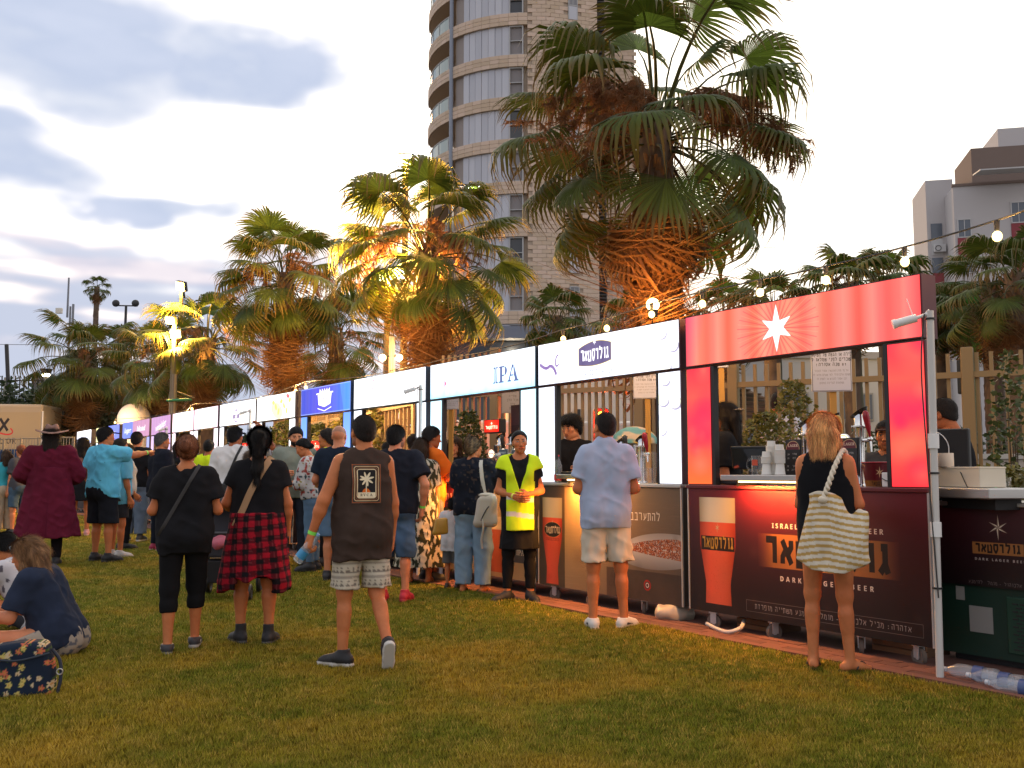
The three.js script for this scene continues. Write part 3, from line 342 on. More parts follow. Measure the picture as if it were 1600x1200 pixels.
{ const p = at(612, 560, 19.5), t = thing('light_pole', 'cream pole with two small lamps behind the blue stall', 'lamp pole', V(p.x, 0, p.z)); part(t, 'pole', cyl(0.07, 0.06, p.y + 0.45, 12), M(0.32, 0.29, 0.24, 0.7)); for (const s of [-1, 1]) { part(t, 'lamp', new THREE.SphereGeometry(0.07, 12, 8).translate(s * 0.17, p.y, 0.12), glowOf(1, 0.75, 0.35, 9)); part(t, 'bracket', rod(V(0, p.y + 0.05, 0), V(s * 0.16, p.y + 0.02, 0.1), 0.015), dark); lampLight(V(p.x + s * 0.17, p.y, p.z + 0.12), 0xffb860, 4); } }
{ const p = at(72, 582, 46), t = thing('street_lamp', 'short lit street lamp near the white truck', 'lamp', V(p.x, 0, p.z)); part(t, 'pole', cyl(0.09, 0.07, p.y - 0.1, 10), pole); part(t, 'lamp_head', cyl(0.2, 0.3, 0.22, 12, 0, p.y - 0.05, 0), dark); part(t, 'lamp_lens', cyl(0.17, 0.17, 0.12, 12, 0, p.y - 0.19, 0), glowOf(1, 0.85, 0.55, 8)); lampLight(V(p.x, p.y - 0.35, p.z), 0xffd28a, 40); }
{ const p = at(735, 292, 27), t = thing('street_lamp', 'street lamp with a white glowing head reaching out beside the tower', 'lamp', V(p.x - 0.55, 0, p.z)); part(t, 'pole', cyl(0.11, 0.07, p.y, 10), dark); part(t, 'lamp_arm', rod(V(0, p.y, 0), V(0.45, p.y + 0.04, 0), 0.03), dark); const h = part(t, 'lamp_head', rbox(0.5, 0.07, 0.2, 0.03, 0.6, p.y + 0.03, 0), dark); part(h, 'lamp_lens', box(0.36, 0.03, 0.16, 0.66, p.y - 0.015, 0), glowOf(1, 0.97, 0.9, 6)); lampLight(V(p.x + 0.1, p.y - 0.12, p.z), 0xfff0d8, 20); }
{ const p = at(1486, 533, 30), t = thing('street_lamp', 'small glowing street lamp between the palm trunks on the right', 'lamp', V(p.x - 0.5, 0, p.z)); part(t, 'pole', cyl(0.08, 0.06, p.y, 10), dark); part(t, 'lamp_arm', rod(V(0, p.y, 0), V(0.4, p.y + 0.05, 0), 0.025), dark); part(t, 'lamp_head', new THREE.SphereGeometry(0.11, 12, 8).scale(1.5, 0.7, 1).translate(0.5, p.y, 0), glowOf(1, 0.85, 0.5, 8)); lampLight(V(p.x, p.y - 0.15, p.z), 0xffd890, 14); }
{ const p = at(197, 478, 70), t = thing('stadium_light', 'dark unlit twin floodlight mast on the far left', 'light mast', V(p.x, 0, p.z)); part(t, 'pole', cyl(0.16, 0.09, p.y, 10), dark); part(t, 'cross_arm', rod(V(-0.85, p.y + 0.03, 0), V(0.85, p.y, 0), 0.05), dark); for (const s of [-1, 1]) part(t, 'lamp_head', new THREE.SphereGeometry(0.28, 14, 10).scale(1, 0.95, 0.7).translate(s * 0.72, p.y + 0.18, 0.1), dark); }
{ const p = at(112, 434, 85), t = thing('antenna_mast', 'telecom mast with stacked aerials on the far left', 'mast', V(p.x, 0, p.z)), g = M(0.22, 0.23, 0.26, 0.6); part(t, 'pole', cyl(0.12, 0.09, p.y - 2.6, 8), g); part(t, 'aerial', cyl(0.10, 0.08, 3.6, 8, -0.25, p.y - 3.6, 0), g); part(t, 'aerial', cyl(0.11, 0.11, 2.0, 8, 0.25, p.y - 4.4, 0), g); part(t, 'bracket', rod(V(-0.3, p.y - 4.2, 0), V(0.3, p.y - 4.0, 0), 0.05), g); part(t, 'bracket', rod(V(0, p.y - 4.5, 0), V(-1.0, p.y - 4.8, 0), 0.05), g); part(t, 'antenna_box', rbox(0.55, 0.5, 0.3, 0.04, -1.0, p.y - 3.0, 0), M(0.7, 0.66, 0.58, 0.6)); }
{ const a = at(-12, 560, 60), t = thing('crane_boom', 'leaning dark timber poles on the far left skyline', 'poles', at(8, 738, 60).setY(0)); part(t, 'boom', rod(V(-0.3, 9.3, 0), V(0.55, 1, 0.2), 0.12), dark); part(t, 'boom', rod(V(-0.2, 7.2, 0), V(-0.35, 1, 0), 0.14), M(0.3, 0.27, 0.22, 0.8)); }
solo('overhead_wire', tube([at(-60, 536, 70), at(20, 538.5, 75), at(100, 537.5, 80), at(180, 535, 86)], 0.022, 5), dark, 'thin overhead wire crossing the sky at the far left', 'wire');
// festoon of warm bulbs strung along the top of the stalls
{
  const S = [[1640, 312, 5.2], [1557, 344, 6.0], [1413, 386, 6.55], [1290, 416, 7.0], [1187, 437, 7.6], [1097, 456, 8.2], [1018, 474, 8.9], [948, 497, 9.7], [880, 515, 10.6], [800, 540, 11.7], [700, 560, 13.2], [620, 577, 14.6], [566, 588, 15.6], [478, 596, 16.8], [462, 602, 17.6], [398, 622, 20], [300, 632, 23], [293, 640, 24], [180, 655, 30]];
  const pts = S.map(([x, y, d]) => at(x, y, d)), t = thing('string_lights', 'string of warm light bulbs hung above the tops of the stalls', 'string lights'), sag = [];
  pts.forEach((p, i) => { sag.push(p); if (i + 1 < pts.length) { const m = p.clone().lerp(pts[i + 1], 0.5); m.y -= 0.008 * p.distanceTo(pts[i + 1]); sag.push(m); } });
  part(t, 'cable', tube(sag, 0.007, 5, 220), dark);
  const bg = merge([new THREE.SphereGeometry(0.030, 14, 10).scale(1, 1.15, 1)]), hold = cyl(0.016, 0.02, 0.06, 8);
  S.forEach(([x, y, d], i) => { if (i === 0 || i === 9 || i === 10) return; const p = pts[i]; part(t, 'lamp_holder', hold, dark, [p.x, p.y - 0.062, p.z]); part(t, 'light_bulb', bg, bulbMat, [p.x, p.y - 0.105, p.z]); const l = new THREE.PointLight(0xffbe6e, i === 6 ? 3 : i === 13 || i === 14 || i === 15 || i === 17 ? 11 : i > 10 ? 3 : 0.5); l.position.set(p.x, p.y - 0.105, p.z); l.shadow.radius = 2; l.castShadow = i < 9; l.name = 'bulb_light'; t.add(l); });
}
// lamp at the foot of the largest palm
{ const p = at(1020, 476, 12.4), t = thing('palm_uplight', 'bright round lamp strapped under the orange dead frond of the largest palm', 'lamp', p); part(t, 'lamp_globe', new THREE.SphereGeometry(0.085, 16, 12), glowOf(1, 0.72, 0.3, 10)); part(t, 'lamp_collar', cyl(0.05, 0.07, 0.1, 10, 0, -0.17, 0), dark); part(t, 'strap', rod(V(0, -0.15, 0), V(0.1, -0.2, -0.9), 0.012), dark); lampLight(V(p.x, p.y, p.z), 0xffa84a, 5, 3); }
// ================================================================ STALLS
// local frame of a stall: x along the front to the right, y up, z out to the lawn; origin on the ground at the middle of its front
const TOP = 2.60, HB = 2.165, CT = 1.165;
const strip = (x, w, h, c) => { x.fillStyle = c; x.fillRect(0, 0, w, h); };
function tubesGlow(x, w, h, n, a, vert) { for (let i = 0; i < n; i++) { const q = (i + 0.5) / n * w, g = x.createLinearGradient(q - w / n * 0.55, 0, q + w / n * 0.55, 0); g.addColorStop(0, 'rgba(255,255,255,0)'); g.addColorStop(0.5, `rgba(255,235,210,${a})`); g.addColorStop(1, 'rgba(255,255,255,0)'); x.fillStyle = g; x.fillRect(q - w / n * 0.55, 0, w / n * 1.1, h); } }
function cap(x, cx, cy, r) { x.fillStyle = '#8d86a0'; x.beginPath(); x.ellipse(cx + r * 0.15, cy + r * 0.25, r, r * 0.9, 0, 0, 7); x.fill(); x.fillStyle = '#e9edd2'; x.beginPath(); for (let i = 0; i < 44; i++) { const a = i / 44 * 6.2832, q = i % 2 ? r : r * 0.92; x[i ? 'lineTo' : 'moveTo'](cx + Math.cos(a) * q, cy + Math.sin(a) * q * 0.95); } x.fill(); x.fillStyle = '#ffffff'; x.beginPath(); x.ellipse(cx, cy, r * 0.68, r * 0.64, 0, 0, 7); x.fill(); }
const HEADS = {
  red(x, w, h) { const g = x.createLinearGradient(0, 0, w, h); g.addColorStop(0, '#d02a4a'); g.addColorStop(0.1, '#f84a34'); g.addColorStop(0.5, '#ff5238'); g.addColorStop(1, '#f83434'); x.fillStyle = g; x.fillRect(0, 0, w, h); tubesGlow(x, w, h, 9, 0.26);
    const cx = w * 0.445, cy = h * 0.5; x.save(); x.globalAlpha = 0.6; for (let i = 0; i < 60; i++) { const a = i / 60 * 6.283; x.strokeStyle = i % 2 ? '#c4162c' : '#ff8a6a'; x.lineWidth = 1.6; x.beginPath(); x.moveTo(cx + Math.cos(a) * 20, cy + Math.sin(a) * 20); const L = 95 + 45 * Math.abs(Math.cos(a)); x.lineTo(cx + Math.cos(a) * L, cy + Math.sin(a) * L); x.stroke(); } x.restore(); star6(x, cx, cy, h * 0.45, h * 0.155, '#ffffff', 0.95); },
  unf(x, w, h) { const g = x.createLinearGradient(0, 0, 0, h); g.addColorStop(0, '#ffffff'); g.addColorStop(1, '#e8f0ff'); x.fillStyle = g; x.fillRect(0, 0, w, h);
    x.fillStyle = '#5c4a7a'; x.lineCap = 'round'; x.strokeStyle = '#6a5486'; x.lineWidth = 13; x.beginPath(); x.moveTo(14, h * 0.5); x.quadraticCurveTo(50, h * 0.66, 70, h * 0.56); x.quadraticCurveTo(95, h * 0.54, 112, h * 0.76); x.stroke(); x.lineWidth = 7; x.beginPath(); x.ellipse(122, h * 0.45, 12, 22, 0.3, 0.6, 4.4); x.stroke();
    x.fillStyle = '#4a4064'; x.beginPath(); x.moveTo(w * 0.325, h * 0.26); x.quadraticCurveTo(w * 0.45, h * 0.02, w * 0.565, h * 0.22); x.lineTo(w * 0.565, h * 0.62); x.quadraticCurveTo(w * 0.45, h * 0.76, w * 0.325, h * 0.66); x.closePath(); x.fill(); x.strokeStyle = '#b8a040'; x.lineWidth = 2; x.stroke(); heb(x, 'גולדסטאר', w * 0.445, h * 0.45, h * 0.23, 3.1, '#fff', 0.58); star6(x, w * 0.445, h * 0.15, 13, 4, '#fff'); txt(x, 'UNFILTERED', w * 0.45, h * 0.92, `${Math.round(h * 0.17)}px serif`, '#4c4a60', 'center', 1.5);
    cap(x, w * 0.90, h * 0.22, 21); cap(x, w * 0.965, h * 0.5, 24); cap(x, w * 0.92, h * 0.92, 25); },
  ipa(x, w, h) { const g = x.createLinearGradient(0, 0, 0, h); g.addColorStop(0, '#f4fbff'); g.addColorStop(0.5, '#dff5ff'); g.addColorStop(1, '#9fdcf6'); x.fillStyle = g; x.fillRect(0, 0, w, h); x.strokeStyle = '#7aa9c4'; x.lineWidth = 1.5; x.strokeRect(8, 22, w - 30, h - 26); txt(x, 'IPA', w * 0.75, h * 0.80, `bold ${Math.round(h * 0.62)}px serif`, '#3c4a78', 'center', -1); x.strokeStyle = '#dff5ff'; x.lineWidth = 3; for (const q of [0.665, 0.745, 0.825]) { x.beginPath(); x.moveTo(w * q, h * 0.3); x.lineTo(w * (q - 0.006), h * 0.85); x.stroke(); } x.fillStyle = '#8fa0c8'; x.fillRect(w * 0.15, h * 0.45, 3, h * 0.5); x.fillRect(w * 0.21, h * 0.38, 2, h * 0.55); x.fillStyle = '#c05a7a'; x.beginPath(); x.moveTo(w * 0.155, h * 0.5); x.lineTo(w * 0.18, h * 0.6); x.lineTo(w * 0.155, h * 0.7); x.fill(); },
  jam(x, w, h) { strip(x, w, h, '#ffffff'); x.save(); x.translate(w * 0.26, h * 0.47); x.rotate(-0.98); x.strokeStyle = '#e0485a'; x.lineWidth = 5; x.strokeRect(-62, -11, 124, 22); x.fillStyle = '#f7c8ce'; x.fillRect(-58, -7, 116, 14); x.strokeStyle = '#e86a78'; x.lineWidth = 3; for (let i = -48; i < 52; i += 16) { x.beginPath(); x.moveTo(i, 6); x.lineTo(i + 5, -6); x.stroke(); } x.restore(); txt(x, 'BORN IN JAMAICA.', w * 0.62, h * 0.82, `${Math.round(h * 0.21)}px sans-serif`, '#55555c', 'center', 1); },
  blue(x, w, h) { const g = x.createLinearGradient(0, 0, w, 0); g.addColorStop(0, '#2b3aa8'); g.addColorStop(0.5, '#4a3fc0'); g.addColorStop(1, '#2f6ae0'); x.fillStyle = g; x.fillRect(0, 0, w, h); x.fillStyle = 'rgba(70,140,255,0.5)'; x.beginPath(); x.moveTo(w * 0.8, 0); x.lineTo(w, 0); x.lineTo(w, h); x.lineTo(w * 0.88, h); x.fill(); x.strokeStyle = '#9cb4ff'; x.lineWidth = 3; x.strokeRect(3, 3, w - 6, h - 6); x.fillStyle = '#fff'; x.beginPath(); x.moveTo(w * 0.36, h * 0.3); x.lineTo(w * 0.64, h * 0.3); x.lineTo(w * 0.62, h * 0.68); x.lineTo(w * 0.5, h * 0.78); x.lineTo(w * 0.38, h * 0.68); x.closePath(); x.fill(); x.fillRect(w * 0.33, h * 0.24, w * 0.34, h * 0.05); for (let i = -2; i < 3; i++) { x.beginPath(); x.moveTo(w * (0.5 + i * 0.05), h * 0.08); x.lineTo(w * (0.5 + i * 0.04 + 0.025), h * 0.24); x.lineTo(w * (0.5 + i * 0.04 - 0.025), h * 0.24); x.fill(); } txt(x, 'TUBORG', w * 0.5, h * 0.55, `bold ${Math.round(h * 0.17)}px sans-serif`, '#5a55c8', 'center', 1); x.strokeStyle = '#fff'; x.lineWidth = 5; x.beginPath(); x.moveTo(w * 0.36, h * 0.8); x.lineTo(w * 0.5, h * 0.92); x.lineTo(w * 0.64, h * 0.8); x.stroke(); },
  gold(x, w, h) { strip(x, w, h, '#fffdf4'); x.fillStyle = '#ffe890'; x.beginPath(); x.ellipse(w * 0.55, h * 0.65, 60, 30, 0.3, 0, 7); x.fill(); x.fillStyle = '#ffdf50'; for (let i = 0; i < 7; i++) { x.beginPath(); x.ellipse(w * (0.45 + i * 0.07), h * (0.3 + (i % 3) * 0.2), 14, 9, i, 0, 7); x.fill(); } x.strokeStyle = '#e6b0a8'; x.lineWidth = 5; x.beginPath(); x.arc(w * 0.17, h * 0.4, 22, 0, 7); x.stroke(); x.beginPath(); x.moveTo(w * 0.17, h * 0.6); x.lineTo(w * 0.15, h * 0.9); x.stroke(); x.fillStyle = '#d84a50'; x.beginPath(); x.ellipse(w * 0.82, h * 0.13, 16, 8, 0.2, 0, 7); x.fill(); },
  badge(x, w, h) { strip(x, w, h, '#fdfeff'); x.strokeStyle = '#7a6a86'; x.lineWidth = 7; x.beginPath(); x.arc(w * 0.48, h * 0.62, h * 0.26, 0, 7); x.stroke(); x.fillStyle = '#6a5a78'; x.fillRect(w * 0.48 - 36, h * 0.55, 72, h * 0.18); x.fillRect(w * 0.48 - 5, h * 0.1, 10, h * 0.24); txt(x, 'ALE', w * 0.48, h * 0.69, `bold ${Math.round(h * 0.14)}px sans-serif`, '#fff'); },
  pink(x, w, h) { strip(x, w, h, '#ffd2dc'); x.fillStyle = '#fffaff'; x.beginPath(); x.ellipse(w * 0.45, h * 0.5, w * 0.44, h * 0.75, 0, 0, 7); x.fill(); x.fillStyle = '#f0c4d4'; x.fillRect(w * 0.42, h * 0.2, 18, 14); },
  lilac(x, w, h) { strip(x, w, h, '#b98ab8'); x.fillStyle = '#fff'; x.font = `italic bold ${h * 0.45}px serif`; x.save(); x.translate(w * 0.5, h * 0.68); x.rotate(-0.14); x.textAlign = 'center'; x.fillText('weissbier', 0, 0); x.restore(); },
  mixed(x, w, h) { strip(x, w, h, '#bd86a8'); x.fillStyle = '#6a7ef0'; x.fillRect(0, 0, w * 0.4, h); txt(x, 'lager', w * 0.2, h * 0.65, `italic bold ${h * 0.4}px serif`, '#fff'); txt(x, 'blond', w * 0.7, h * 0.65, `italic bold ${h * 0.42}px serif`, '#fff'); },
  navy(x, w, h) { strip(x, w, h, '#6d7cf2'); txt(x, 'lager', w * 0.5, h * 0.65, `italic bold ${h * 0.4}px serif`, '#fff'); },
  lemon(x, w, h) { strip(x, w, h, '#fff6a8'); x.fillStyle = '#fff'; x.fillRect(w * 0.1, h * 0.3, w * 0.8, h * 0.4); },
  plain(x, w, h) { const g = x.createLinearGradient(0, 0, 0, h); g.addColorStop(0, '#ffffff'); g.addColorStop(1, '#cfd6ff'); x.fillStyle = g; x.fillRect(0, 0, w, h); },
};
// [print, left px, right px, label, light colour, post print colour, strength, side colour]
const STALLS = [
  ['red', 1074, 1451, 'red lit beer stall with a white six-pointed star, nearest on the right', [1.0, 0.16, 0.12], 'red', 1.0, [0.05, 0.008, 0.014]],
  ['unf', 841, 1065, 'white lit beer stall reading UNFILTERED, beside the red star stall', [0.85, 0.9, 1.0], '#e4ecff', 1.25, [0.05, 0.008, 0.014]],
  ['ipa', 671, 837, 'pale blue lit beer stall reading IPA', [0.7, 0.9, 1.0], '#aee4fa', 1.3, [0.03, 0.05, 0.07]],
  ['jam', 551, 664, 'white lit beer stall reading BORN IN JAMAICA', [0.95, 0.95, 1.0], '#f4f6ff', 1.4, [0.03, 0.07, 0.12]],
  ['blue', 468, 546, 'deep blue lit beer stall with a white shield crest', [0.16, 0.28, 1.0], '#2f6cff', 1.1, [0.02, 0.05, 0.12]],
  ['gold', 399, 459, 'white lit stall with yellow and red prints on its sign', [1, 0.97, 0.9], '#ffffff', 1.5, [0.02, 0.02, 0.04]],
  ['badge', 341, 397, 'white lit stall with a round bottle badge on its sign', [1, 0.98, 1], '#f6f6ff', 1.5, [0.02, 0.02, 0.04]],
  ['pink', 301, 338, 'pink edged white lit stall, right one of the pink pair', [1, 0.85, 0.92], '#ffe4f0', 1.4, [0.03, 0.02, 0.04]],
  ['pink', 267, 300, 'pink edged white lit stall, left one of the pink pair', [1, 0.85, 0.92], '#ffe4f0', 1.4, [0.03, 0.02, 0.04]],
  ['lilac', 234, 264, 'lilac stall with one slanting white word on its sign', [0.7, 0.4, 0.7], '#c8a0e0', 0.9, [0.02, 0.02, 0.04]],
  ['mixed', 189, 231, 'stall whose sign is half blue and half lilac', [0.6, 0.5, 0.9], '#7d86f5', 0.9, [0.02, 0.02, 0.04]],
  ['navy', 166, 184, 'narrow blue lit stall just right of the blue-capped pointing man', [0.4, 0.45, 1.0], '#6d7cf2', 1.0, [0.02, 0.02, 0.04]],
  ['lemon', 148, 163, 'narrow stall with a pale yellow lit sign, second from the far end', [1, 0.95, 0.7], '#f4f4ff', 1.2, [0.02, 0.02, 0.04]],
  ['plain', 118, 140, 'blank blue-white lit stall at the far end of the row', [0.8, 0.85, 1.0], '#dfe4ff', 1.5, [0.02, 0.02, 0.04]],
];
const FRONTS = {
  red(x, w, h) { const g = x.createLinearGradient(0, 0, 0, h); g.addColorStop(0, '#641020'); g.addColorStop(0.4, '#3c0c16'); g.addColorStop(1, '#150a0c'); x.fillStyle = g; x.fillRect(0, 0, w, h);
    beerGlass(x, w * 0.055, h * 0.07, w * 0.235, h * 0.93, ['#c62c16', '#e0401c'], '#cfc0a0', 0.1); facetStar(x, w * 0.145, h * 0.315, 27, '#f0d8a8', '#7c5a30', 0.8); x.fillStyle = '#1c0c0c'; x.fillRect(w * 0.062, h * 0.385, w * 0.166, h * 0.115); heb(x, 'גולדסטאר', w * 0.145, h * 0.44, h * 0.08, 3.2, '#b8882c', 0.56);
    txt(x, 'ISRAEL’S  ORIGINAL  BEER', w * 0.625, h * 0.29, `bold ${Math.round(h * 0.052)}px sans-serif`, '#d8ccc0', 'center', 8);
    const c = x.createLinearGradient(w * 0.34, 0, w * 0.9, 0); c.addColorStop(0, 'rgba(120,72,36,0.1)'); c.addColorStop(0.12, '#8a5426'); c.addColorStop(0.5, '#b0703c'); c.addColorStop(0.88, '#8a5426'); c.addColorStop(1, 'rgba(120,72,36,0.1)'); x.fillStyle = c; x.fillRect(w * 0.34, h * 0.335, w * 0.56, h * 0.255); heb(x, 'גולדסטאר', w * 0.62, h * 0.465, h * 0.175, 4.2, '#140a0a', 0.8);
    txt(x, 'DARK  LAGER  BEER', w * 0.62, h * 0.685, `bold ${Math.round(h * 0.052)}px sans-serif`, '#d8ccc0', 'center', 12); x.strokeStyle = '#8d8078'; x.lineWidth = 1.5; x.strokeRect(w * 0.28, h * 0.86, w * 0.69, h * 0.085); heb(x, 'אזהרה: מכיל אלכוהול - מומלץ להימנע משתייה מופרזת', w * 0.625, h * 0.903, h * 0.034, 1.8, '#a89c94', 0.92); },
  unf(x, w, h) { const g = x.createLinearGradient(0, 0, w, h); g.addColorStop(0, '#4a3a2a'); g.addColorStop(0.25, '#98815c'); g.addColorStop(0.55, '#7a644a'); g.addColorStop(1, '#544438'); x.fillStyle = g; x.fillRect(0, 0, w, h); const r = rngOf(8); for (let i = 0; i < 900; i++) { x.fillStyle = `rgba(${r() < 0.5 ? '255,235,200' : '30,20,10'},0.035)`; x.fillRect(r() * w, r() * h, 40 + r() * 90, 2); }
    x.fillStyle = 'rgba(20,14,10,0.55)'; x.fillRect(0, 0, w * 0.21, h); beerGlass(x, w * 0.03, h * 0.12, w * 0.19, h * 0.98, ['#b8260e', '#d63a16'], '#b9b091', 0.16); x.fillStyle = '#15100e'; x.beginPath(); x.ellipse(w * 0.112, h * 0.44, w * 0.068, h * 0.075, 0, 0, 7); x.fill(); x.strokeStyle = '#c09a58'; x.lineWidth = 2; x.stroke(); heb(x, 'גולדסטאר', w * 0.112, h * 0.445, h * 0.06, 3, '#e8d8b8', 0.56); facetStar(x, w * 0.112, h * 0.36, 14, '#e8d8b8', '#8a7040'); txt(x, 'UNFILTERED', w * 0.112, h * 0.55, `${h * 0.035}px serif`, '#3a100a', 'center', 1);
    x.strokeStyle = '#ff9a3a'; x.lineWidth = 6; x.beginPath(); x.arc(w * 0.43, h * 0.24, 14, 0, 7); x.stroke(); x.strokeStyle = 'rgba(220,90,20,0.8)'; x.lineWidth = 5; x.beginPath(); x.arc(w * 0.43, h * 0.24, 24, 0, 7); x.stroke();
    x.strokeStyle = 'rgba(70,50,35,0.5)'; x.lineWidth = 2; for (let i = 0; i < 9; i++) { x.beginPath(); for (let k = 0; k <= 30; k++) { const a = k * 0.3; x.lineTo(w * 0.36 + Math.cos(a + i) * (8 + k * 0.9) + (i % 3) * 30 - 20, h * (0.5 + i * 0.035) + Math.sin(a) * (6 + k * 0.5)); } x.stroke(); }
    heb(x, 'להתערבב', w * 0.78, h * 0.26, h * 0.062, 1.7, '#e8dcc8');
    // scoop of barley
    const s = x.createLinearGradient(0, h * 0.38, 0, h * 0.72); s.addColorStop(0, '#8f8880'); s.addColorStop(0.5, '#beb8b2'); s.addColorStop(1, '#77706a'); x.fillStyle = s; x.beginPath(); x.moveTo(w * 0.56, h * 0.62); x.quadraticCurveTo(w * 0.7, h * 0.36, w, h * 0.40); x.lineTo(w, h * 0.68); x.quadraticCurveTo(w * 0.75, h * 0.78, w * 0.56, h * 0.62); x.fill(); x.save(); x.beginPath(); x.moveTo(w * 0.62, h * 0.55); x.quadraticCurveTo(w * 0.8, h * 0.44, w, h * 0.44); x.lineTo(w, h * 0.62); x.quadraticCurveTo(w * 0.8, h * 0.6, w * 0.62, h * 0.55); x.clip(); for (let i = 0; i < 2600; i++) { x.fillStyle = ['#7a3412', '#a04c1c', '#5a240c', '#b8642c', '#8c3c16'][Math.floor(r() * 5)]; x.beginPath(); x.ellipse(w * (0.6 + r() * 0.4), h * (0.42 + r() * 0.22), 4.5, 2.4, r() * 3, 0, 7); x.fill(); } x.restore();
    x.fillStyle = 'rgba(40,28,24,0.55)'; x.fillRect(w * 0.52, h * 0.74, w * 0.48, h * 0.26); x.strokeStyle = '#ded0c8'; x.lineWidth = 4; x.beginPath(); x.arc(w * 0.79, h * 0.86, 11, 0, 7); x.stroke(); x.strokeStyle = '#9c1c18'; x.lineWidth = 9; x.beginPath(); x.arc(w * 0.79, h * 0.86, 24, 0, 7); x.stroke(); txt(x, 'AGED', w * 0.59, h * 0.83, `bold ${h * 0.06}px serif`, 'rgba(60,40,28,0.7)', 'center', 3); txt(x, 'LAGER', w * 0.59, h * 0.91, `bold ${h * 0.06}px serif`, 'rgba(60,40,28,0.7)', 'center', 3); },
  ipa(x, w, h) { strip(x, w, h, '#a88e66'); x.fillStyle = '#2f2a20'; x.fillRect(0, 0, w * 0.3, h * 0.33); x.fillStyle = '#6c1c2c'; x.fillRect(0, 0, w * 0.3, h * 0.28); heb(x, 'נהרית', w * 0.16, h * 0.16, h * 0.08, 2.6, '#e8b8b0'); x.fillStyle = '#24301c'; x.fillRect(0, h * 0.28, w * 0.3, h * 0.07); txt(x, 'AUTHENTIC', w * 0.2, h * 0.55, `bold ${h * 0.05}px serif`, '#3a2c1c', 'center', 2); txt(x, 'UNIQUE', w * 0.2, h * 0.68, `bold ${h * 0.05}px serif`, '#3a2c1c', 'center', 2); x.strokeStyle = '#7c684a'; x.lineWidth = 2; x.strokeRect(w * 0.02, h * 0.84, w * 0.6, h * 0.09); heb(x, 'אזהרה: מכיל אלכוהול', w * 0.32, h * 0.885, h * 0.03, 2, '#5c4a34'); beerGlass(x, w * 0.60, h * 0.35, w * 0.78, h * 0.95, ['#8a2208', '#b23a10'], '#c9b890', 0.1); x.fillStyle = '#3a4048'; x.fillRect(w * 0.82, h * 0.62, w * 0.12, h * 0.2); txt(x, 'IPA', w * 0.88, h * 0.74, `bold ${h * 0.08}px serif`, '#c8c0b0'); },
  other(x, w, h, i) { const c = [['#5c1424', '#26080e'], ['#1c2a5a', '#0c1228'], ['#4a3a28', '#1c140c'], ['#5a5650', '#28241f']][i % 4], g = x.createLinearGradient(0, 0, 0, h); g.addColorStop(0, c[0]); g.addColorStop(1, c[1]); x.fillStyle = g; x.fillRect(0, 0, w, h); beerGlass(x, w * 0.1, h * 0.15, w * 0.26, h * 0.95, ['#b04010', '#d87a20'], '#cfc0a0', 0.1); star6(x, w * 0.62, h * 0.3, 40, 14, '#c8b89a'); },
};
function beerGlass(x, x0, y0, x1, y1, cols, foam, waist) {
  const w = x1 - x0, h = y1 - y0, path = (t0, t1) => { x.beginPath(); const ed = (t) => { const k = t < 0.45 ? 0.02 * t : lerp(0.01, waist + 0.06, Math.min(1, (t - 0.45) / 0.35)) + (t > 0.85 ? -(t - 0.85) * waist * 1.2 : 0); return k * w; }; for (let i = 0; i <= 24; i++) { const t = lerp(t0, t1, i / 24); x[i ? 'lineTo' : 'moveTo'](x0 + ed(t), y0 + t * h); } for (let i = 24; i >= 0; i--) { const t = lerp(t0, t1, i / 24); x.lineTo(x1 - ed(t), y0 + t * h); } x.closePath(); x.fill(); };
  const g = x.createLinearGradient(x0, 0, x1, 0); g.addColorStop(0, cols[0]); g.addColorStop(0.3, cols[1]); g.addColorStop(0.75, cols[1]); g.addColorStop(1, cols[0]); x.fillStyle = g; path(0.22, 1); x.fillStyle = foam; path(0, 0.235); const f = x.createLinearGradient(x0, 0, x1, 0); f.addColorStop(0, 'rgba(60,40,10,0.35)'); f.addColorStop(0.3, 'rgba(255,255,255,0.12)'); f.addColorStop(1, 'rgba(60,40,10,0.35)'); x.fillStyle = f; path(0, 1); const r = rngOf(Math.round(x0)); for (let i = 0; i < 160; i++) { x.fillStyle = `rgba(${r() < 0.5 ? '255,150,90' : '60,8,0'},0.25)`; x.fillRect(x0 + w * (0.15 + r() * 0.7), y0 + h * (0.3 + r() * 0.65), 1.5, 2 + r() * 4); }
}
const redPost = (seed) => lightbox(96, 384, (x, w, h) => { const g = x.createLinearGradient(0, 0, 0, h); g.addColorStop(0, '#f02a3c'); g.addColorStop(0.25, '#ff4a40'); g.addColorStop(0.45, '#f02c44'); g.addColorStop(0.7, '#ff4c3c'); g.addColorStop(1, seed ? '#ff2a34' : '#ff6028'); x.fillStyle = g; x.fillRect(0, 0, w, h); const r = rngOf(seed + 3); for (let i = 0; i < 14; i++) { const cx = r() * w, cy = r() * h, q = 20 + r() * 46, g2 = x.createRadialGradient(cx, cy, 2, cx, cy, q); const c = r() < 0.55 ? '255,110,84' : '200,20,70'; g2.addColorStop(0, `rgba(${c},0.4)`); g2.addColorStop(1, `rgba(${c},0)`); x.fillStyle = g2; x.fillRect(0, 0, w, h); } }, 0.95);
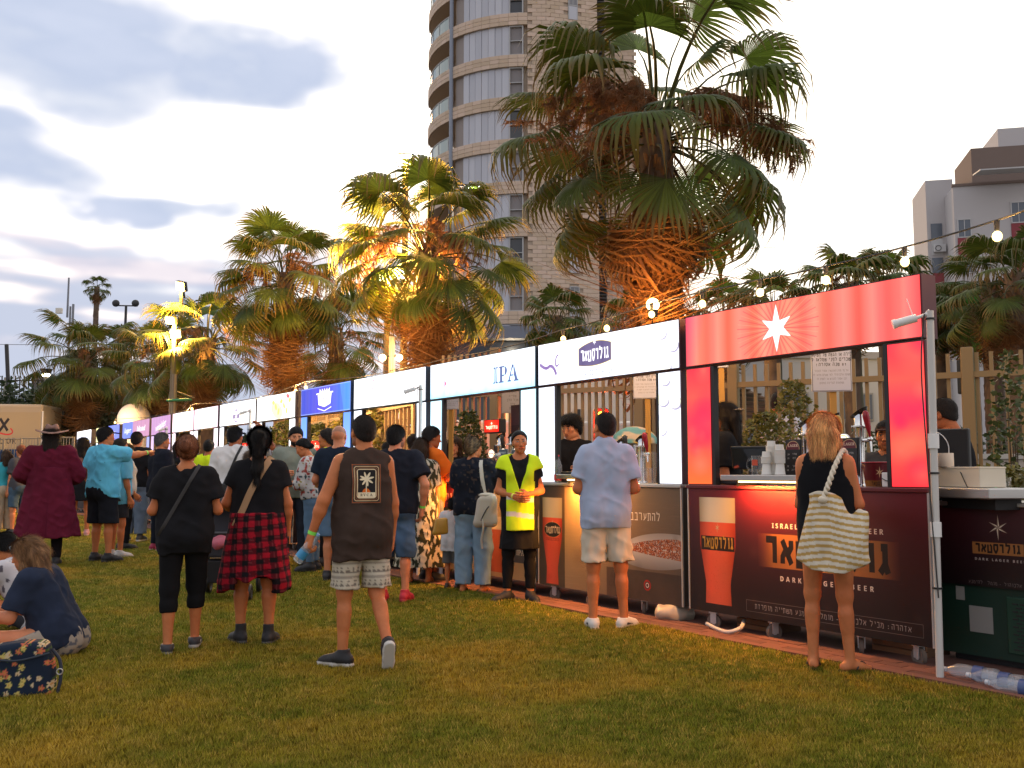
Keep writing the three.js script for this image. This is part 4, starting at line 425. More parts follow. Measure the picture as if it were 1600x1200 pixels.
function grime(x, w, h, s) { const r = rngOf(s + 60); for (let i = 0; i < 46; i++) { const cx = r() * w, cy = h * (1 - r() * r()), q = 12 + r() * 70, g = x.createRadialGradient(cx, cy, 1, cx, cy, q), c = r() < 0.6 ? '120,96,70' : '10,6,4'; g.addColorStop(0, `rgba(${c},${0.05 + r() * 0.10})`); g.addColorStop(1, `rgba(${c},0)`); x.fillStyle = g; x.fillRect(cx - q, cy - q, 2 * q, 2 * q); } x.lineWidth = 1; for (let i = 0; i < 40; i++) { x.strokeStyle = `rgba(200,180,160,${0.05 + r() * 0.14})`; const cx = r() * w, cy = r() * h; x.beginPath(); x.moveTo(cx, cy); x.lineTo(cx + (r() - 0.5) * 70, cy + (r() - 0.5) * 26); x.stroke(); } }
const casterG = { wheel: new THREE.CylinderGeometry(0.06, 0.06, 0.03, 18).rotateZ(Math.PI / 2), hub: new THREE.CylinderGeometry(0.022, 0.022, 0.034, 10).rotateZ(Math.PI / 2), fork: merge([box(0.006, 0.08, 0.05, -0.022, 0.03, 0), box(0.006, 0.08, 0.05, 0.022, 0.03, 0), box(0.06, 0.015, 0.07, 0, 0.075, 0)]) };
const ledMat = glowOf(1, 0.66, 0.26, 5);
const stalls = STALLS.map(([print, pl, pr, label, lc, pc, k, side], i) => {
  const tl = rowT(pl), tr = rowT(pr), L = tl - tr, c = row((tl + tr) / 2), near = i < 3, t = thing('beer_stall', label, 'beer stall', c, ROWA, 'lit beer stalls in a row'), sideM = M(...side, 0.5);
  const pw = near ? 0.285 : 0.26, sx = i === 12 ? 1 : 1;
  // sign box, posts
  part(t, 'sign_box', box(L, TOP - HB, 0.16, 0, (TOP + HB) / 2, -0.085), sideM);
  const hm = lightbox(near || i < 5 ? 768 : 384, near || i < 5 ? 160 : 96, (x, w, h) => { HEADS[print](x, w, h); const r = rngOf(i + 40), n = 7; for (let q = 0; q < n; q++) { const g = x.createLinearGradient(q * w / n, 0, (q + 1) * w / n, 0); g.addColorStop(0, 'rgba(120,110,130,0.16)'); g.addColorStop(0.5, 'rgba(255,255,255,0)'); g.addColorStop(1, 'rgba(120,110,130,0.16)'); x.fillStyle = g; x.fillRect(q * w / n, 0, w / n, h); } for (let q = 0; q < 26; q++) { x.fillStyle = `rgba(60,50,40,${r() * 0.08})`; x.fillRect(r() * w, r() * h, 2 + r() * 26, 1 + r() * 2); } }, k * 1.0);
  part(t, 'lit_sign', new THREE.PlaneGeometry(L - 0.02, TOP - HB - 0.016).translate(0, (TOP + HB) / 2, 0.0), hm);
  [-1, 1].forEach((s) => {
    const x = s * (L / 2 - pw / 2), pm = pc === 'red' ? redPost(s > 0 ? 1 : 0) : lightbox(64, 256, (q, w, h) => { strip(q, w, h, pc); const g = q.createLinearGradient(0, 0, 0, h); g.addColorStop(0, 'rgba(255,255,255,0.25)'); g.addColorStop(1, 'rgba(255,255,255,0.5)'); q.fillStyle = g; q.fillRect(0, 0, w, h); if (print === 'unf' && s > 0) { cap(q, w * 0.3, h * 0.06, 15); cap(q, w * 0.2, h * 0.24, 17); cap(q, w * 0.75, h * 0.27, 17); q.fillStyle = 'rgba(120,120,190,0.4)'; q.beginPath(); q.ellipse(w * 0.4, h * 0.42, 28, 16, 0.2, 0, 7); q.fill(); cap(q, w * 0.15, h * 0.52, 12); } }, k * 0.95);
    part(t, 'post_box', box(pw, HB - CT - 0.012, 0.06, x, (HB + CT) / 2 - 0.006, -0.043), sideM); part(t, 'lit_post', new THREE.PlaneGeometry(pw - 0.014, HB - CT - 0.03).translate(x, (HB + CT) / 2 - 0.006, -0.006), pm);
    part(t, 'inner_post', box(0.03, HB - CT - 0.012, 0.05, s * (L / 2 - pw - 0.016), (HB + CT) / 2 - 0.006, -0.035), black);
  });
  // counter
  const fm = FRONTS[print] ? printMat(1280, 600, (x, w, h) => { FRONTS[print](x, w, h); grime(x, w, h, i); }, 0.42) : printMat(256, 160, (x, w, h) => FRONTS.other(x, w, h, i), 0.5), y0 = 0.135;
  part(t, 'counter_body', box(L - 0.04 - (i === 0 ? 0.3 : 0), CT - y0 - 0.03, 0.56, i === 0 ? -0.15 : 0, (CT + y0) / 2 - 0.015, -0.29), print === 'unf' ? M(0.16, 0.13, 0.10, 0.4, { metalness: 0.5 }) : M(0.03, 0.012, 0.012, 0.6));
  part(t, 'front_panel', new THREE.PlaneGeometry(L - 0.03, CT - y0 - 0.03).translate(0, (CT + y0) / 2 - 0.015, 0.002), fm); part(t, 'panel_edge', merge([box(0.012, CT - y0 - 0.02, 0.02, L / 2 - 0.008, (CT + y0) / 2 - 0.01, -0.002), box(0.012, CT - y0 - 0.02, 0.02, -L / 2 + 0.008, (CT + y0) / 2 - 0.01, -0.002)]), alu);
  part(t, 'counter_top', i === 0 ? merge([rbox(L - 0.3, 0.03, 0.62, 0.006, -0.15, CT - 0.014, -0.29), rbox(0.31, 0.03, 0.10, 0.006, L / 2 - 0.155, CT - 0.014, -0.03)]) : rbox(L, 0.03, 0.62, 0.006, 0, CT - 0.014, -0.29), print === 'red' ? M(0.12, 0.015, 0.02, 0.35) : steel);
  const sw = L * (near ? 0.42 : 0.45); part(t, 'serving_shelf', rbox(sw, 0.045, 0.32, 0.006, near ? -L * 0.07 : 0, CT + 0.062, -0.04), steel); part(t, 'shelf_bracket', merge([box(0.03, 0.045, 0.2, -sw * 0.4 - (near ? L * 0.07 : 0), CT + 0.018, -0.08), box(0.03, 0.045, 0.2, sw * 0.4 - (near ? L * 0.07 : 0), CT + 0.018, -0.08)]), dark);
  // strip lamp under the shelf, shining down the front
  if (i < 5) { const ll = sw * 0.62, lx = (near ? -L * 0.07 : 0); part(t, 'strip_lamp', box(ll, 0.012, 0.022, lx, CT + 0.032, 0.095), ledMat); const ra = new THREE.RectAreaLight(0xffa850, near ? [330, 520, 300][i] : 110, ll, 0.03); ra.position.set(lx, CT + 0.024, 0.098); ra.rotation.x = -Math.PI / 2 + 0.12; ra.name = 'strip_lamp_light'; t.add(ra); }
  for (const f of [-0.40, -0.12, 0.22, 0.42]) { const q = part(t, 'caster', casterG.fork, alu, [f * L, 0.05, -0.06 - (f > 0 ? 0.03 : 0)], [0, f * 3, 0]); part(q, 'wheel', casterG.wheel, M(0.14, 0.11, 0.09, 0.7)); part(q, 'hub', casterG.hub, alu); }
  // light given off by the sign, just in front of it
  if (i < 10) { const ra = new THREE.RectAreaLight(lin(...lc), i < 3 ? 1.1 : 1.3, L - 0.1, TOP - HB - 0.05); ra.position.set(0, (TOP + HB) / 2, 0.03); ra.rotation.y = Math.PI; ra.name = 'sign_light'; t.add(ra); }
  if (i < 4) for (const s of [-1, 1]) { const ra = new THREE.RectAreaLight(lin(...lc), 0.9, pw - 0.04, 0.85); ra.position.set(s * (L / 2 - pw / 2), (HB + CT) / 2, 0.03); ra.rotation.y = Math.PI; ra.name = 'post_light'; t.add(ra); }
  return { t, L, c, print };
});
// place a thing on a stall: local x, y, z -> world
const on = (i, x, y, z) => stalls[i].t.localToWorld(V(x, y, z)); stalls.forEach((s) => s.t.updateMatrixWorld(true));
// ================================================================ BODIES, CLOTHES AND SOFT THINGS: smooth fields meshed with surface nets
function netMesh(f, lo, hi, h, noPad) {
  const nx = Math.ceil((hi[0] - lo[0]) / h) + 1, ny = Math.ceil((hi[1] - lo[1]) / h) + 1, nz = Math.ceil((hi[2] - lo[2]) / h) + 1, F = new Float32Array(nx * ny * nz), B = 4, hd = B * h * 0.87 * 1.2 + h * 2 + 0.012;
  for (let bz = 0; bz < nz; bz += B) for (let by = 0; by < ny; by += B) for (let bx = 0; bx < nx; bx += B) {
    const c = f(lo[0] + (bx + 1.5) * h, lo[1] + (by + 1.5) * h, lo[2] + (bz + 1.5) * h), ex = Math.min(nx, bx + B), ey = Math.min(ny, by + B), ez = Math.min(nz, bz + B), all = Math.abs(c) < hd;
    for (let z = bz; z < ez; z++) for (let y = by; y < ey; y++) for (let x = bx; x < ex; x++) F[(z * ny + y) * nx + x] = all ? f(lo[0] + x * h, lo[1] + y * h, lo[2] + z * h) : c;
  }
  const id = new Int32Array(nx * ny * nz).fill(-1), P = [], I = [], E = [[0, 1], [2, 3], [4, 5], [6, 7], [0, 2], [1, 3], [4, 6], [5, 7], [0, 4], [1, 5], [2, 6], [3, 7]], v = new Float64Array(8);
  for (let z = 0; z < nz - 1; z++) for (let y = 0; y < ny - 1; y++) for (let x = 0; x < nx - 1; x++) {
    const o = (z * ny + y) * nx + x; let m = 0; for (let k = 0; k < 8; k++) { v[k] = F[o + (k & 1) + ((k >> 1) & 1) * nx + (k >> 2) * nx * ny]; if (v[k] < 0) m |= 1 << k; }
    if (m === 0 || m === 255) continue; let sx = 0, sy = 0, sz = 0, n = 0;
    for (const [a, b] of E) { if ((v[a] < 0) === (v[b] < 0)) continue; const t = v[a] / (v[a] - v[b]); sx += lerp(a & 1, b & 1, t); sy += lerp((a >> 1) & 1, (b >> 1) & 1, t); sz += lerp(a >> 2, b >> 2, t); n++; }
    id[o] = P.length / 3; P.push(lo[0] + (x + sx / n) * h, lo[1] + (y + sy / n) * h, lo[2] + (z + sz / n) * h);
  }
  const quad = (a, b, c, d, flip) => { if (a < 0 || b < 0 || c < 0 || d < 0) return; if (flip) I.push(a, c, b, a, d, c); else I.push(a, b, c, a, c, d); };
  for (let z = 1; z < nz - 1; z++) for (let y = 1; y < ny - 1; y++) for (let x = 1; x < nx - 1; x++) {
    const o = (z * ny + y) * nx + x, s = F[o] < 0; const X = 1, Y = nx, Z = nx * ny;
    if (s !== F[o + X] < 0) quad(id[o], id[o - Y], id[o - Y - Z], id[o - Z], !s);
    if (s !== F[o + Y] < 0) quad(id[o], id[o - Z], id[o - Z - X], id[o - X], !s);
    if (s !== F[o + Z] < 0) quad(id[o], id[o - X], id[o - X - Y], id[o - Y], !s);
  }
  const g = new THREE.BufferGeometry(); g.setAttribute('position', new THREE.Float32BufferAttribute(P, 3)); g.setIndex(I); g.computeVertexNormals(); return g;
}
// outward winding is checked once on a ball
const FLIP = (() => { const g = netMesh((x, y, z) => Math.hypot(x, y, z) - 0.05, [-0.07, -0.07, -0.07], [0.07, 0.07, 0.07], 0.02), n = g.attributes.normal, p = g.attributes.position; return n.getX(0) * p.getX(0) + n.getY(0) * p.getY(0) + n.getZ(0) * p.getZ(0) < 0; })();
function mesh3(f, lo, hi, h) { const g = netMesh(f, lo, hi, h); if (FLIP) { const a = g.index.array; for (let i = 0; i < a.length; i += 3) { const t = a[i + 1]; a[i + 1] = a[i + 2]; a[i + 2] = t; } g.computeVertexNormals(); } return g; }
// a field made of tapered capsules and ellipsoids, joined smoothly: [ax,ay,az, bx,by,bz, ra, rb, k]
function field(list) {
  const n = list.length, A = new Float64Array(n * 13);
  list.forEach((q, i) => { const [ax, ay, az, bx, by, bz, ra, rb, k] = q; A.set([ax, ay, az, bx - ax, by - ay, bz - az, ra, rb - ra, k, 1 / Math.max(1e-9, (bx - ax) ** 2 + (by - ay) ** 2 + (bz - az) ** 2)], i * 13); });
  const one = (i, x, y, z) => { const o = i * 13, px = x - A[o], py = y - A[o + 1], pz = z - A[o + 2]; let t = (px * A[o + 3] + py * A[o + 4] + pz * A[o + 5]) * A[o + 9]; t = t < 0 ? 0 : t > 1 ? 1 : t; const qx = px - A[o + 3] * t, qy = py - A[o + 4] * t, qz = pz - A[o + 5] * t; return Math.sqrt(qx * qx + qy * qy + qz * qz) - A[o + 6] - A[o + 7] * t; };
  return (x, y, z) => { let d = one(0, x, y, z); for (let i = 1; i < n; i++) { const e = one(i, x, y, z), k = A[i * 13 + 8], q = k - Math.abs(d - e); d = (d < e ? d : e) - (q > 0 ? q * q * 0.25 / k : 0); } return d; };
}
const cap_ = (a, b, ra, rb = ra, k = 0.04) => [a.x, a.y, a.z, b.x, b.y, b.z, ra, rb, k];
const smin = (a, b, k) => { const q = Math.max(k - Math.abs(a - b), 0) / k; return Math.min(a, b) - q * q * k * 0.25; }, smax = (a, b, k) => -smin(-a, -b, k);
const ell = (x, y, z, cx, cy, cz, rx, ry, rz) => { const a = (x - cx) / rx, b = (y - cy) / ry, c = (z - cz) / rz, k0 = Math.hypot(a, b, c), k1 = Math.hypot(a / rx, b / ry, c / rz); return k1 < 1e-9 ? -Math.min(rx, ry, rz) : k0 * (k0 - 1) / k1; };

// ---- heads: origin at the middle of the head, face towards +z, ears on x
function headField(fem) {
  const w = fem ? 0.94 : 1;
  return (x, y, z) => {
    const ax = Math.abs(x); let d = ell(x, y, z, 0, 0.03, -0.014, 0.077 * w, 0.088, 0.098);
    d = smin(d, ell(x, y, z, 0, -0.03, 0.022, 0.062 * w, 0.082, 0.070), 0.03);
    d = smin(d, ell(ax, y, z, fem ? 0.024 : 0.032, -0.072, 0.026, 0.026, 0.026, 0.05), 0.03); d = smin(d, Math.hypot(x, y + 0.097, z - 0.062) - (fem ? 0.017 : 0.021), 0.03);
    d = smin(d, Math.hypot(ax - 0.042 * w, y + 0.016, z - 0.058) - 0.022, 0.025);                                   // cheek bones
    d = smin(d, Math.hypot(Math.max(0, ax - 0.036), y - 0.024, z - 0.074) - (fem ? 0.009 : 0.012), 0.016);            // brow
    d = smax(d, -(Math.hypot((ax - 0.031) * 0.8, (y - 0.006), z - 0.096) - 0.0135), 0.012);                           // eye sockets
    { const t = clamp((0.012 - y) / 0.044, 0, 1), r = lerp(0.007, fem ? 0.0098 : 0.0115, t); d = smin(d, Math.hypot(x, y - lerp(0.012, -0.032, t), z - lerp(0.086, fem ? 0.100 : 0.103, t)) - r, 0.012); d = smin(d, Math.hypot(ax - 0.011, y + 0.036, z - 0.094) - 0.0075, 0.008); }
    d = smin(d, Math.hypot(Math.max(0, ax - 0.015) * 0.9, (y + 0.058) * 1.3, z - 0.084) - 0.0075, 0.008); d = smin(d, Math.hypot(Math.max(0, ax - 0.011), (y + 0.069) * 1.1, z - 0.083) - 0.0078, 0.008); d = smax(d, -(Math.hypot(Math.max(0, ax - 0.019), (y + 0.0635) * 2.4, z - 0.095) - 0.0035), 0.004);
    d = Math.min(d, Math.hypot(ax - 0.031, y - 0.007, z - 0.0765) - 0.0122);                                         // eye balls
    const ex = ax - 0.076 * w, ey = y + 0.004, ez = z + 0.006; let ear = ell(ex, ey, ez, 0, 0, 0, 0.011, 0.031, 0.019); ear = smax(ear, -ell(ex, ey, ez, 0.009, 0.003, 0.002, 0.006, 0.019, 0.011), 0.006); d = smin(d, ear, 0.008);
    return smin(d, field_neck(x, y, z, fem), 0.03);
  };
}
const neckF = field([[0, -0.07, -0.022, 0, -0.165, -0.04, 0.053, 0.056, 0.02]]), neckFf = field([[0, -0.07, -0.022, 0, -0.165, -0.04, 0.044, 0.046, 0.02]]); function field_neck(x, y, z, fem) { return (fem ? neckFf : neckF)(x, y, z); }
const HLO = [-0.105, -0.185, -0.12], HHI = [0.105, 0.13, 0.125];
const headGeo = {}; for (const fem of [0, 1]) for (const q of [0, 1]) headGeo[fem + '' + q] = mesh3(headField(fem), HLO, HHI, q ? 0.0068 : 0.0040);
function headOf(fem, q) { return headGeo[fem + '' + q] ??= mesh3(headField(fem), HLO, HHI, 0.0027); }
function faceColor(skin, o, fem) {
  return (x, y, z) => {
    const ax = Math.abs(x), blot = 0.93 + 0.14 * noise3(x * 60, y * 60, z * 60); let c = skin.map((q) => q * blot);
    if (z > 0.03) { const blush = Math.exp(-((ax - 0.04) ** 2 + (y + 0.03) ** 2) / 0.0006) * 0.25; c = [c[0] * (1 + blush * 0.3), c[1] * (1 - blush * 0.4), c[2] * (1 - blush * 0.4)]; }
    if (o.beard && z > -0.02 && y < -0.028 && !(z > 0.07 && ax < 0.016 && y > -0.045)) { const k = smooth(-y, 0.03, 0.055) * o.beard * (Math.abs(y + 0.064) < 0.009 && ax < 0.02 ? 0.2 : 1); c = c.map((q, i) => lerp(q, (o.hair ?? [0.02, 0.015, 0.012])[i], k)); }
    if (o.scalp && y > 0.02 - z * 0.3 && !(z > 0.05 && y < 0.06)) c = c.map((q, i) => lerp(q, o.scalp[i], 0.6));
    if (z > 0.06 && Math.hypot(Math.max(0, ax - 0.012), y + 0.0635) < 0.0115) c = fem ? [c[0] * 0.78, c[1] * 0.42, c[2] * 0.45] : [c[0] * 0.82, c[1] * 0.62, c[2] * 0.62];
    const ey = y - 0.028 - 0.10 * (0.03 - Math.abs(ax - 0.032)) * 0.6; if (z > 0.04 && ax > 0.014 && ax < 0.050 && Math.abs(ey) < (fem ? 0.0042 : 0.0058)) c = (o.hair ?? [0.03, 0.02, 0.015]).map((q) => Math.min(q, 0.06));
    if (z > 0.05) { const e = Math.hypot(ax - 0.031, (y - 0.007) * 1.35); if (e < 0.0125) c = e < 0.0052 ? [0.02, 0.013, 0.01] : e < 0.0105 && Math.abs(y - 0.0065) < 0.0052 ? [0.40, 0.36, 0.33] : y > 0.0115 ? c.map((q) => q * 0.3) : c.map((q) => q * 0.85); }
    return c;
  };
}
// ---- hands: right hand, wrist at the origin, fingers towards +y, palm facing +z, thumb on +x
function handGeo(kind, h) {
  const L = [], k = 0.006, len = [0.042, 0.047, 0.044, 0.034], curl = kind === 'grip' ? [0.95, 1.0, 0.8] : kind === 'flat' ? [0.08, 0.12, 0.1] : [0.32, 0.42, 0.3];
  for (let i = 0; i < 4; i++) {
    const x = 0.031 - i * 0.0205, ky = 0.086 - Math.abs(i - 1) * 0.004 - (i === 3 ? 0.006 : 0); L.push([x * 0.55, 0.0, 0, x, ky, 0, 0.0135, 0.0115, 0.016]); L.push([x * 0.7, 0.03, 0.004, x, ky - 0.01, 0.004, 0.012, 0.011, 0.016]);
    let p = V(x, ky, 0), a = 0; const c = kind === 'point' && i > 0 ? [1.2, 1.4, 0.9] : kind === 'point' ? [0.05, 0.05, 0.05] : curl; const sp = (1.5 - i) * 0.05;
    [0.46, 0.30, 0.26].forEach((f, j) => { a += c[j] * (1 + i * 0.06); const l = len[i] * f * 2.0, q = p.clone().add(V(Math.sin(sp) * l, Math.cos(a) * l, Math.sin(a) * l)); L.push(cap_(p, q, 0.0094 - j * 0.0007 - (i === 3 ? 0.001 : 0), 0.0088 - j * 0.0009 - (i === 3 ? 0.001 : 0), 0.004)); p = q; });
  }
  const t0 = V(0.018, 0.016, 0.004), t1 = kind === 'grip' ? V(0.044, 0.044, 0.028) : V(0.047, 0.05, 0.014), t2 = kind === 'grip' ? V(0.040, 0.070, 0.052) : V(0.056, 0.078, 0.024), t3 = kind === 'grip' ? V(0.026, 0.086, 0.064) : V(0.057, 0.102, 0.030);
  L.push(cap_(t0, t1, 0.015, 0.0125, 0.014), cap_(t1, t2, 0.0115, 0.0102, 0.005), cap_(t2, t3, 0.0100, 0.0082, 0.004)); L.push([0, -0.03, 0, 0, 0.012, 0, 0.024, 0.022, 0.016]);
  return mesh3(field(L), [-0.065, -0.06, -0.04], [0.085, 0.20, 0.12], h);
}
const HANDS = {}; for (const kind of ['relaxed', 'grip', 'point', 'flat']) for (const q of [0, 1]) HANDS[kind + q] = handGeo(kind, q ? 0.0062 : 0.0038);

// ---- hair on a head (same frame as the head)
function hairField(style, seed) {
  const strand = (x, y, z, f, amp) => { const a = Math.atan2(x, -z + 0.0); return (noise3(a * f + seed, y * 9 + z * 6, seed * 1.7) - 0.5) * amp; };
  const shell = (t, drop = 0, front = 0) => (x, y, z) => { const cr = Math.min(ell(x, y, z, 0, 0.03, -0.014, 0.077 + t, 0.088 + t, 0.098 + t), ell(x, y, z, 0, 0.0, -0.035, 0.070 + t, 0.085 + t, 0.066 + t)); const pl = -((y - 0.070 + drop) * 0.743 - (z - 0.080 + front) * 0.669); return smax(cr, pl, 0.012); };
  const b = { buzz: shell(0.0035), short: shell(0.010), thick: shell(0.017), cap: shell(0.012), smooth: shell(0.006, -0.018), big: shell(0.019), fringe: smax };
  const blob = (cx, cy, cz, rx, ry, rz) => (x, y, z) => ell(x, y, z, cx, cy, cz, rx, ry, rz);
  const tail = (pts, r0, r1, k = 0.02) => field(pts.slice(1).map((p, i) => [...pts[i], ...p, lerp(r0, r1, i / (pts.length - 1)), lerp(r0, r1, (i + 1) / (pts.length - 1)), k]));
  const un = (...fs) => (x, y, z) => fs.reduce((d, f) => smin(d, f(x, y, z), 0.02), 1);
  const side = (len, w, zf) => tail([[0.074, 0.02, zf], [0.08, -0.07, zf], [0.075 + w, -0.15, zf + 0.01], [0.07 + w, -len, zf + 0.02]], 0.02, 0.012), mir = (f) => (x, y, z) => f(Math.abs(x), y, z);
  const S = {
    buzz: [b.buzz, 30, 0.002], short: [b.short, 22, 0.006], thick: [b.thick, 16, 0.010], smooth: [b.smooth, 30, 0.002],
    bun: [un(b.cap, blob(0.012, 0.028, -0.122, 0.052, 0.05, 0.042)), 20, 0.007], lowbun: [un(b.smooth, blob(0, -0.03, -0.115, 0.036, 0.036, 0.03)), 26, 0.004],
    topbun: [un(b.cap, blob(-0.005, 0.085, -0.095, 0.036, 0.042, 0.036), blob(-0.02, 0.125, -0.085, 0.022, 0.034, 0.018)), 18, 0.010],
    pony: [un(b.cap, tail([[0, 0.05, -0.10], [0, -0.06, -0.125], [0.004, -0.18, -0.125], [0.004, -0.30, -0.115], [0, -0.37, -0.105]], 0.058, 0.022)), 20, 0.006],
    bob: [un(b.big, mir(tail([[0.066, 0.05, -0.01], [0.078, -0.05, -0.005], [0.074, -0.135, 0.0]], 0.028, 0.020)), tail([[-0.05, 0.0, -0.09], [-0.055, -0.14, -0.085]], 0.046, 0.034), tail([[0.05, 0.0, -0.09], [0.05, -0.145, -0.085]], 0.046, 0.032), tail([[0, 0.02, -0.10], [0, -0.135, -0.092]], 0.045, 0.036)), 22, 0.013],
    long: [un(b.cap, mir(side(0.26, 0.01, 0.005)), tail([[-0.05, 0.0, -0.08], [-0.06, -0.15, -0.09], [-0.055, -0.30, -0.08]], 0.05, 0.03), tail([[0.05, 0.0, -0.08], [0.06, -0.15, -0.09], [0.055, -0.31, -0.08]], 0.05, 0.03), tail([[0, 0.0, -0.09], [0, -0.15, -0.10], [0, -0.32, -0.085]], 0.05, 0.035)), 22, 0.009],
    shoulder: [un(b.cap, mir(side(0.17, 0.0, -0.01)), tail([[-0.045, 0.0, -0.085], [-0.05, -0.17, -0.08]], 0.045, 0.03), tail([[0.045, 0.0, -0.085], [0.05, -0.17, -0.08]], 0.045, 0.03), tail([[0, 0, -0.09], [0, -0.18, -0.085]], 0.045, 0.035)), 20, 0.010],
    curly: [un(b.thick, blob(0, 0.06, 0.02, 0.08, 0.06, 0.08)), 14, 0.012],
    mop: [un(b.thick, (x, y, z) => ell(x, y, z, 0, 0.088, 0.045, 0.078, 0.034, 0.062)), 14, 0.016],
  }[style];
  return (x, y, z) => S[0](x, y, z) + strand(x, y, z, S[1], S[2]);
}
function hairGeo(style, color, seed, h) {
  const g = mesh3(hairField(style, seed), [-0.155, -0.42, -0.20], [0.155, 0.20, 0.14], h), c2 = color[3] ?? color, fade = style === 'buzz' || style === 'short'; { const p = g.attributes.position, uv = new Float32Array(p.count * 2); for (let i = 0; i < p.count; i++) { uv[i * 2] = Math.atan2(p.getX(i), -p.getZ(i)) * 0.32 + seed * 0.1; uv[i * 2 + 1] = p.getY(i) * 4 + p.getZ(i) * 3; } g.setAttribute('uv', new THREE.BufferAttribute(uv, 2)); }
  paint(g, (x, y, z) => { const a = Math.atan2(x, -z), fd = fade ? smooth(0.035 - y, 0, 0.09) * 0.55 : 0, n = noise3(a * 26 + seed, y * 5 + z * 8, seed), m = smooth(n, 0.3, 0.75), k = 0.7 + 0.6 * noise3(a * 60, y * 6, 3 + seed), roots = color[4] ? smooth(y, 0.06, 0.11) : 0; return [0, 1, 2].map((i) => lerp(lerp(color[i], c2[i], m), color[4] ? color[4][i] : 0, roots * 0.7) * k); });
  { const P = g.attributes.position, N = g.attributes.normal, C = g.attributes.color, r = rngOf(seed + 5), pos = [], col = [], uv2 = [], shortH = fade || style === 'thick' || style === 'mop' || style === 'smooth', L0 = { buzz: 0.007, short: 0.013, thick: 0.024, mop: 0.034, smooth: 0.02, lowbun: 0.022, bun: 0.028, topbun: 0.034, pony: 0.07, bob: 0.055, long: 0.075, shoulder: 0.06, curly: 0.03 }[style], k = h < 0.006 ? 2 : 1;
    for (let i = 0; i < P.count; i++) for (let q = 0; q < k; q++) { const n = V(N.getX(i), N.getY(i), N.getZ(i)), p = V(P.getX(i) + (r() - 0.5) * h, P.getY(i) + (r() - 0.5) * h, P.getZ(i) + (r() - 0.5) * h), back = /bun|pony/.test(style) && p.y > -0.08, f = back ? V((r() - 0.5) * 0.3 - p.x * 2, -0.25, -1 - p.z * 4) : V((r() - 0.5) * 0.5, -1, -0.55 * smooth(p.y, 0, 0.1) + (r() - 0.5) * 0.4); f.addScaledVector(n, -f.dot(n)).normalize(); const L = L0 * (0.5 + r()), e = p.clone().addScaledVector(f, L).addScaledVector(n, L * (back ? 0.02 + r() * 0.05 : shortH ? 0.45 : 0.05 + r() * 0.14)), w = n.clone().cross(f).normalize().multiplyScalar(0.0016), v = 0.45 + r() * 1.25; pos.push(p.x - w.x, p.y - w.y, p.z - w.z, p.x + w.x, p.y + w.y, p.z + w.z, e.x, e.y, e.z); for (let m = 0; m < 3; m++) { col.push(C.getX(i) * v, C.getY(i) * v, C.getZ(i) * v); uv2.push(0, 0); } }
    const s = new THREE.BufferGeometry(); s.setAttribute('position', new THREE.Float32BufferAttribute(pos, 3)); s.setAttribute('color', new THREE.Float32BufferAttribute(col, 3)); s.setAttribute('uv', new THREE.Float32BufferAttribute(uv2, 2)); s.computeVertexNormals(); return mergeGeometries([g.toNonIndexed(), s]); }
}
function baked(g, m4) { const q = g.clone(); q.applyMatrix4(m4); return q; }
function fuse(list) { const g = mergeGeometries(list.map((g) => { for (const k of Object.keys(g.attributes)) if (!['position', 'normal', 'color'].includes(k)) g.deleteAttribute(k); return g; })); return g; }

const SKIN = { tan: [0.50, 0.172, 0.066], fair: [0.62, 0.26, 0.13], deep: [0.38, 0.115, 0.042], pink: [0.60, 0.23, 0.115] };
const HAIRC = { black: [0.008, 0.007, 0.007], dark: [0.016, 0.011, 0.009], brown: [0.05, 0.026, 0.014], auburn: [0.13, 0.042, 0.018], grey: [0.16, 0.14, 0.125], blond: [0.42, 0.24, 0.10] };

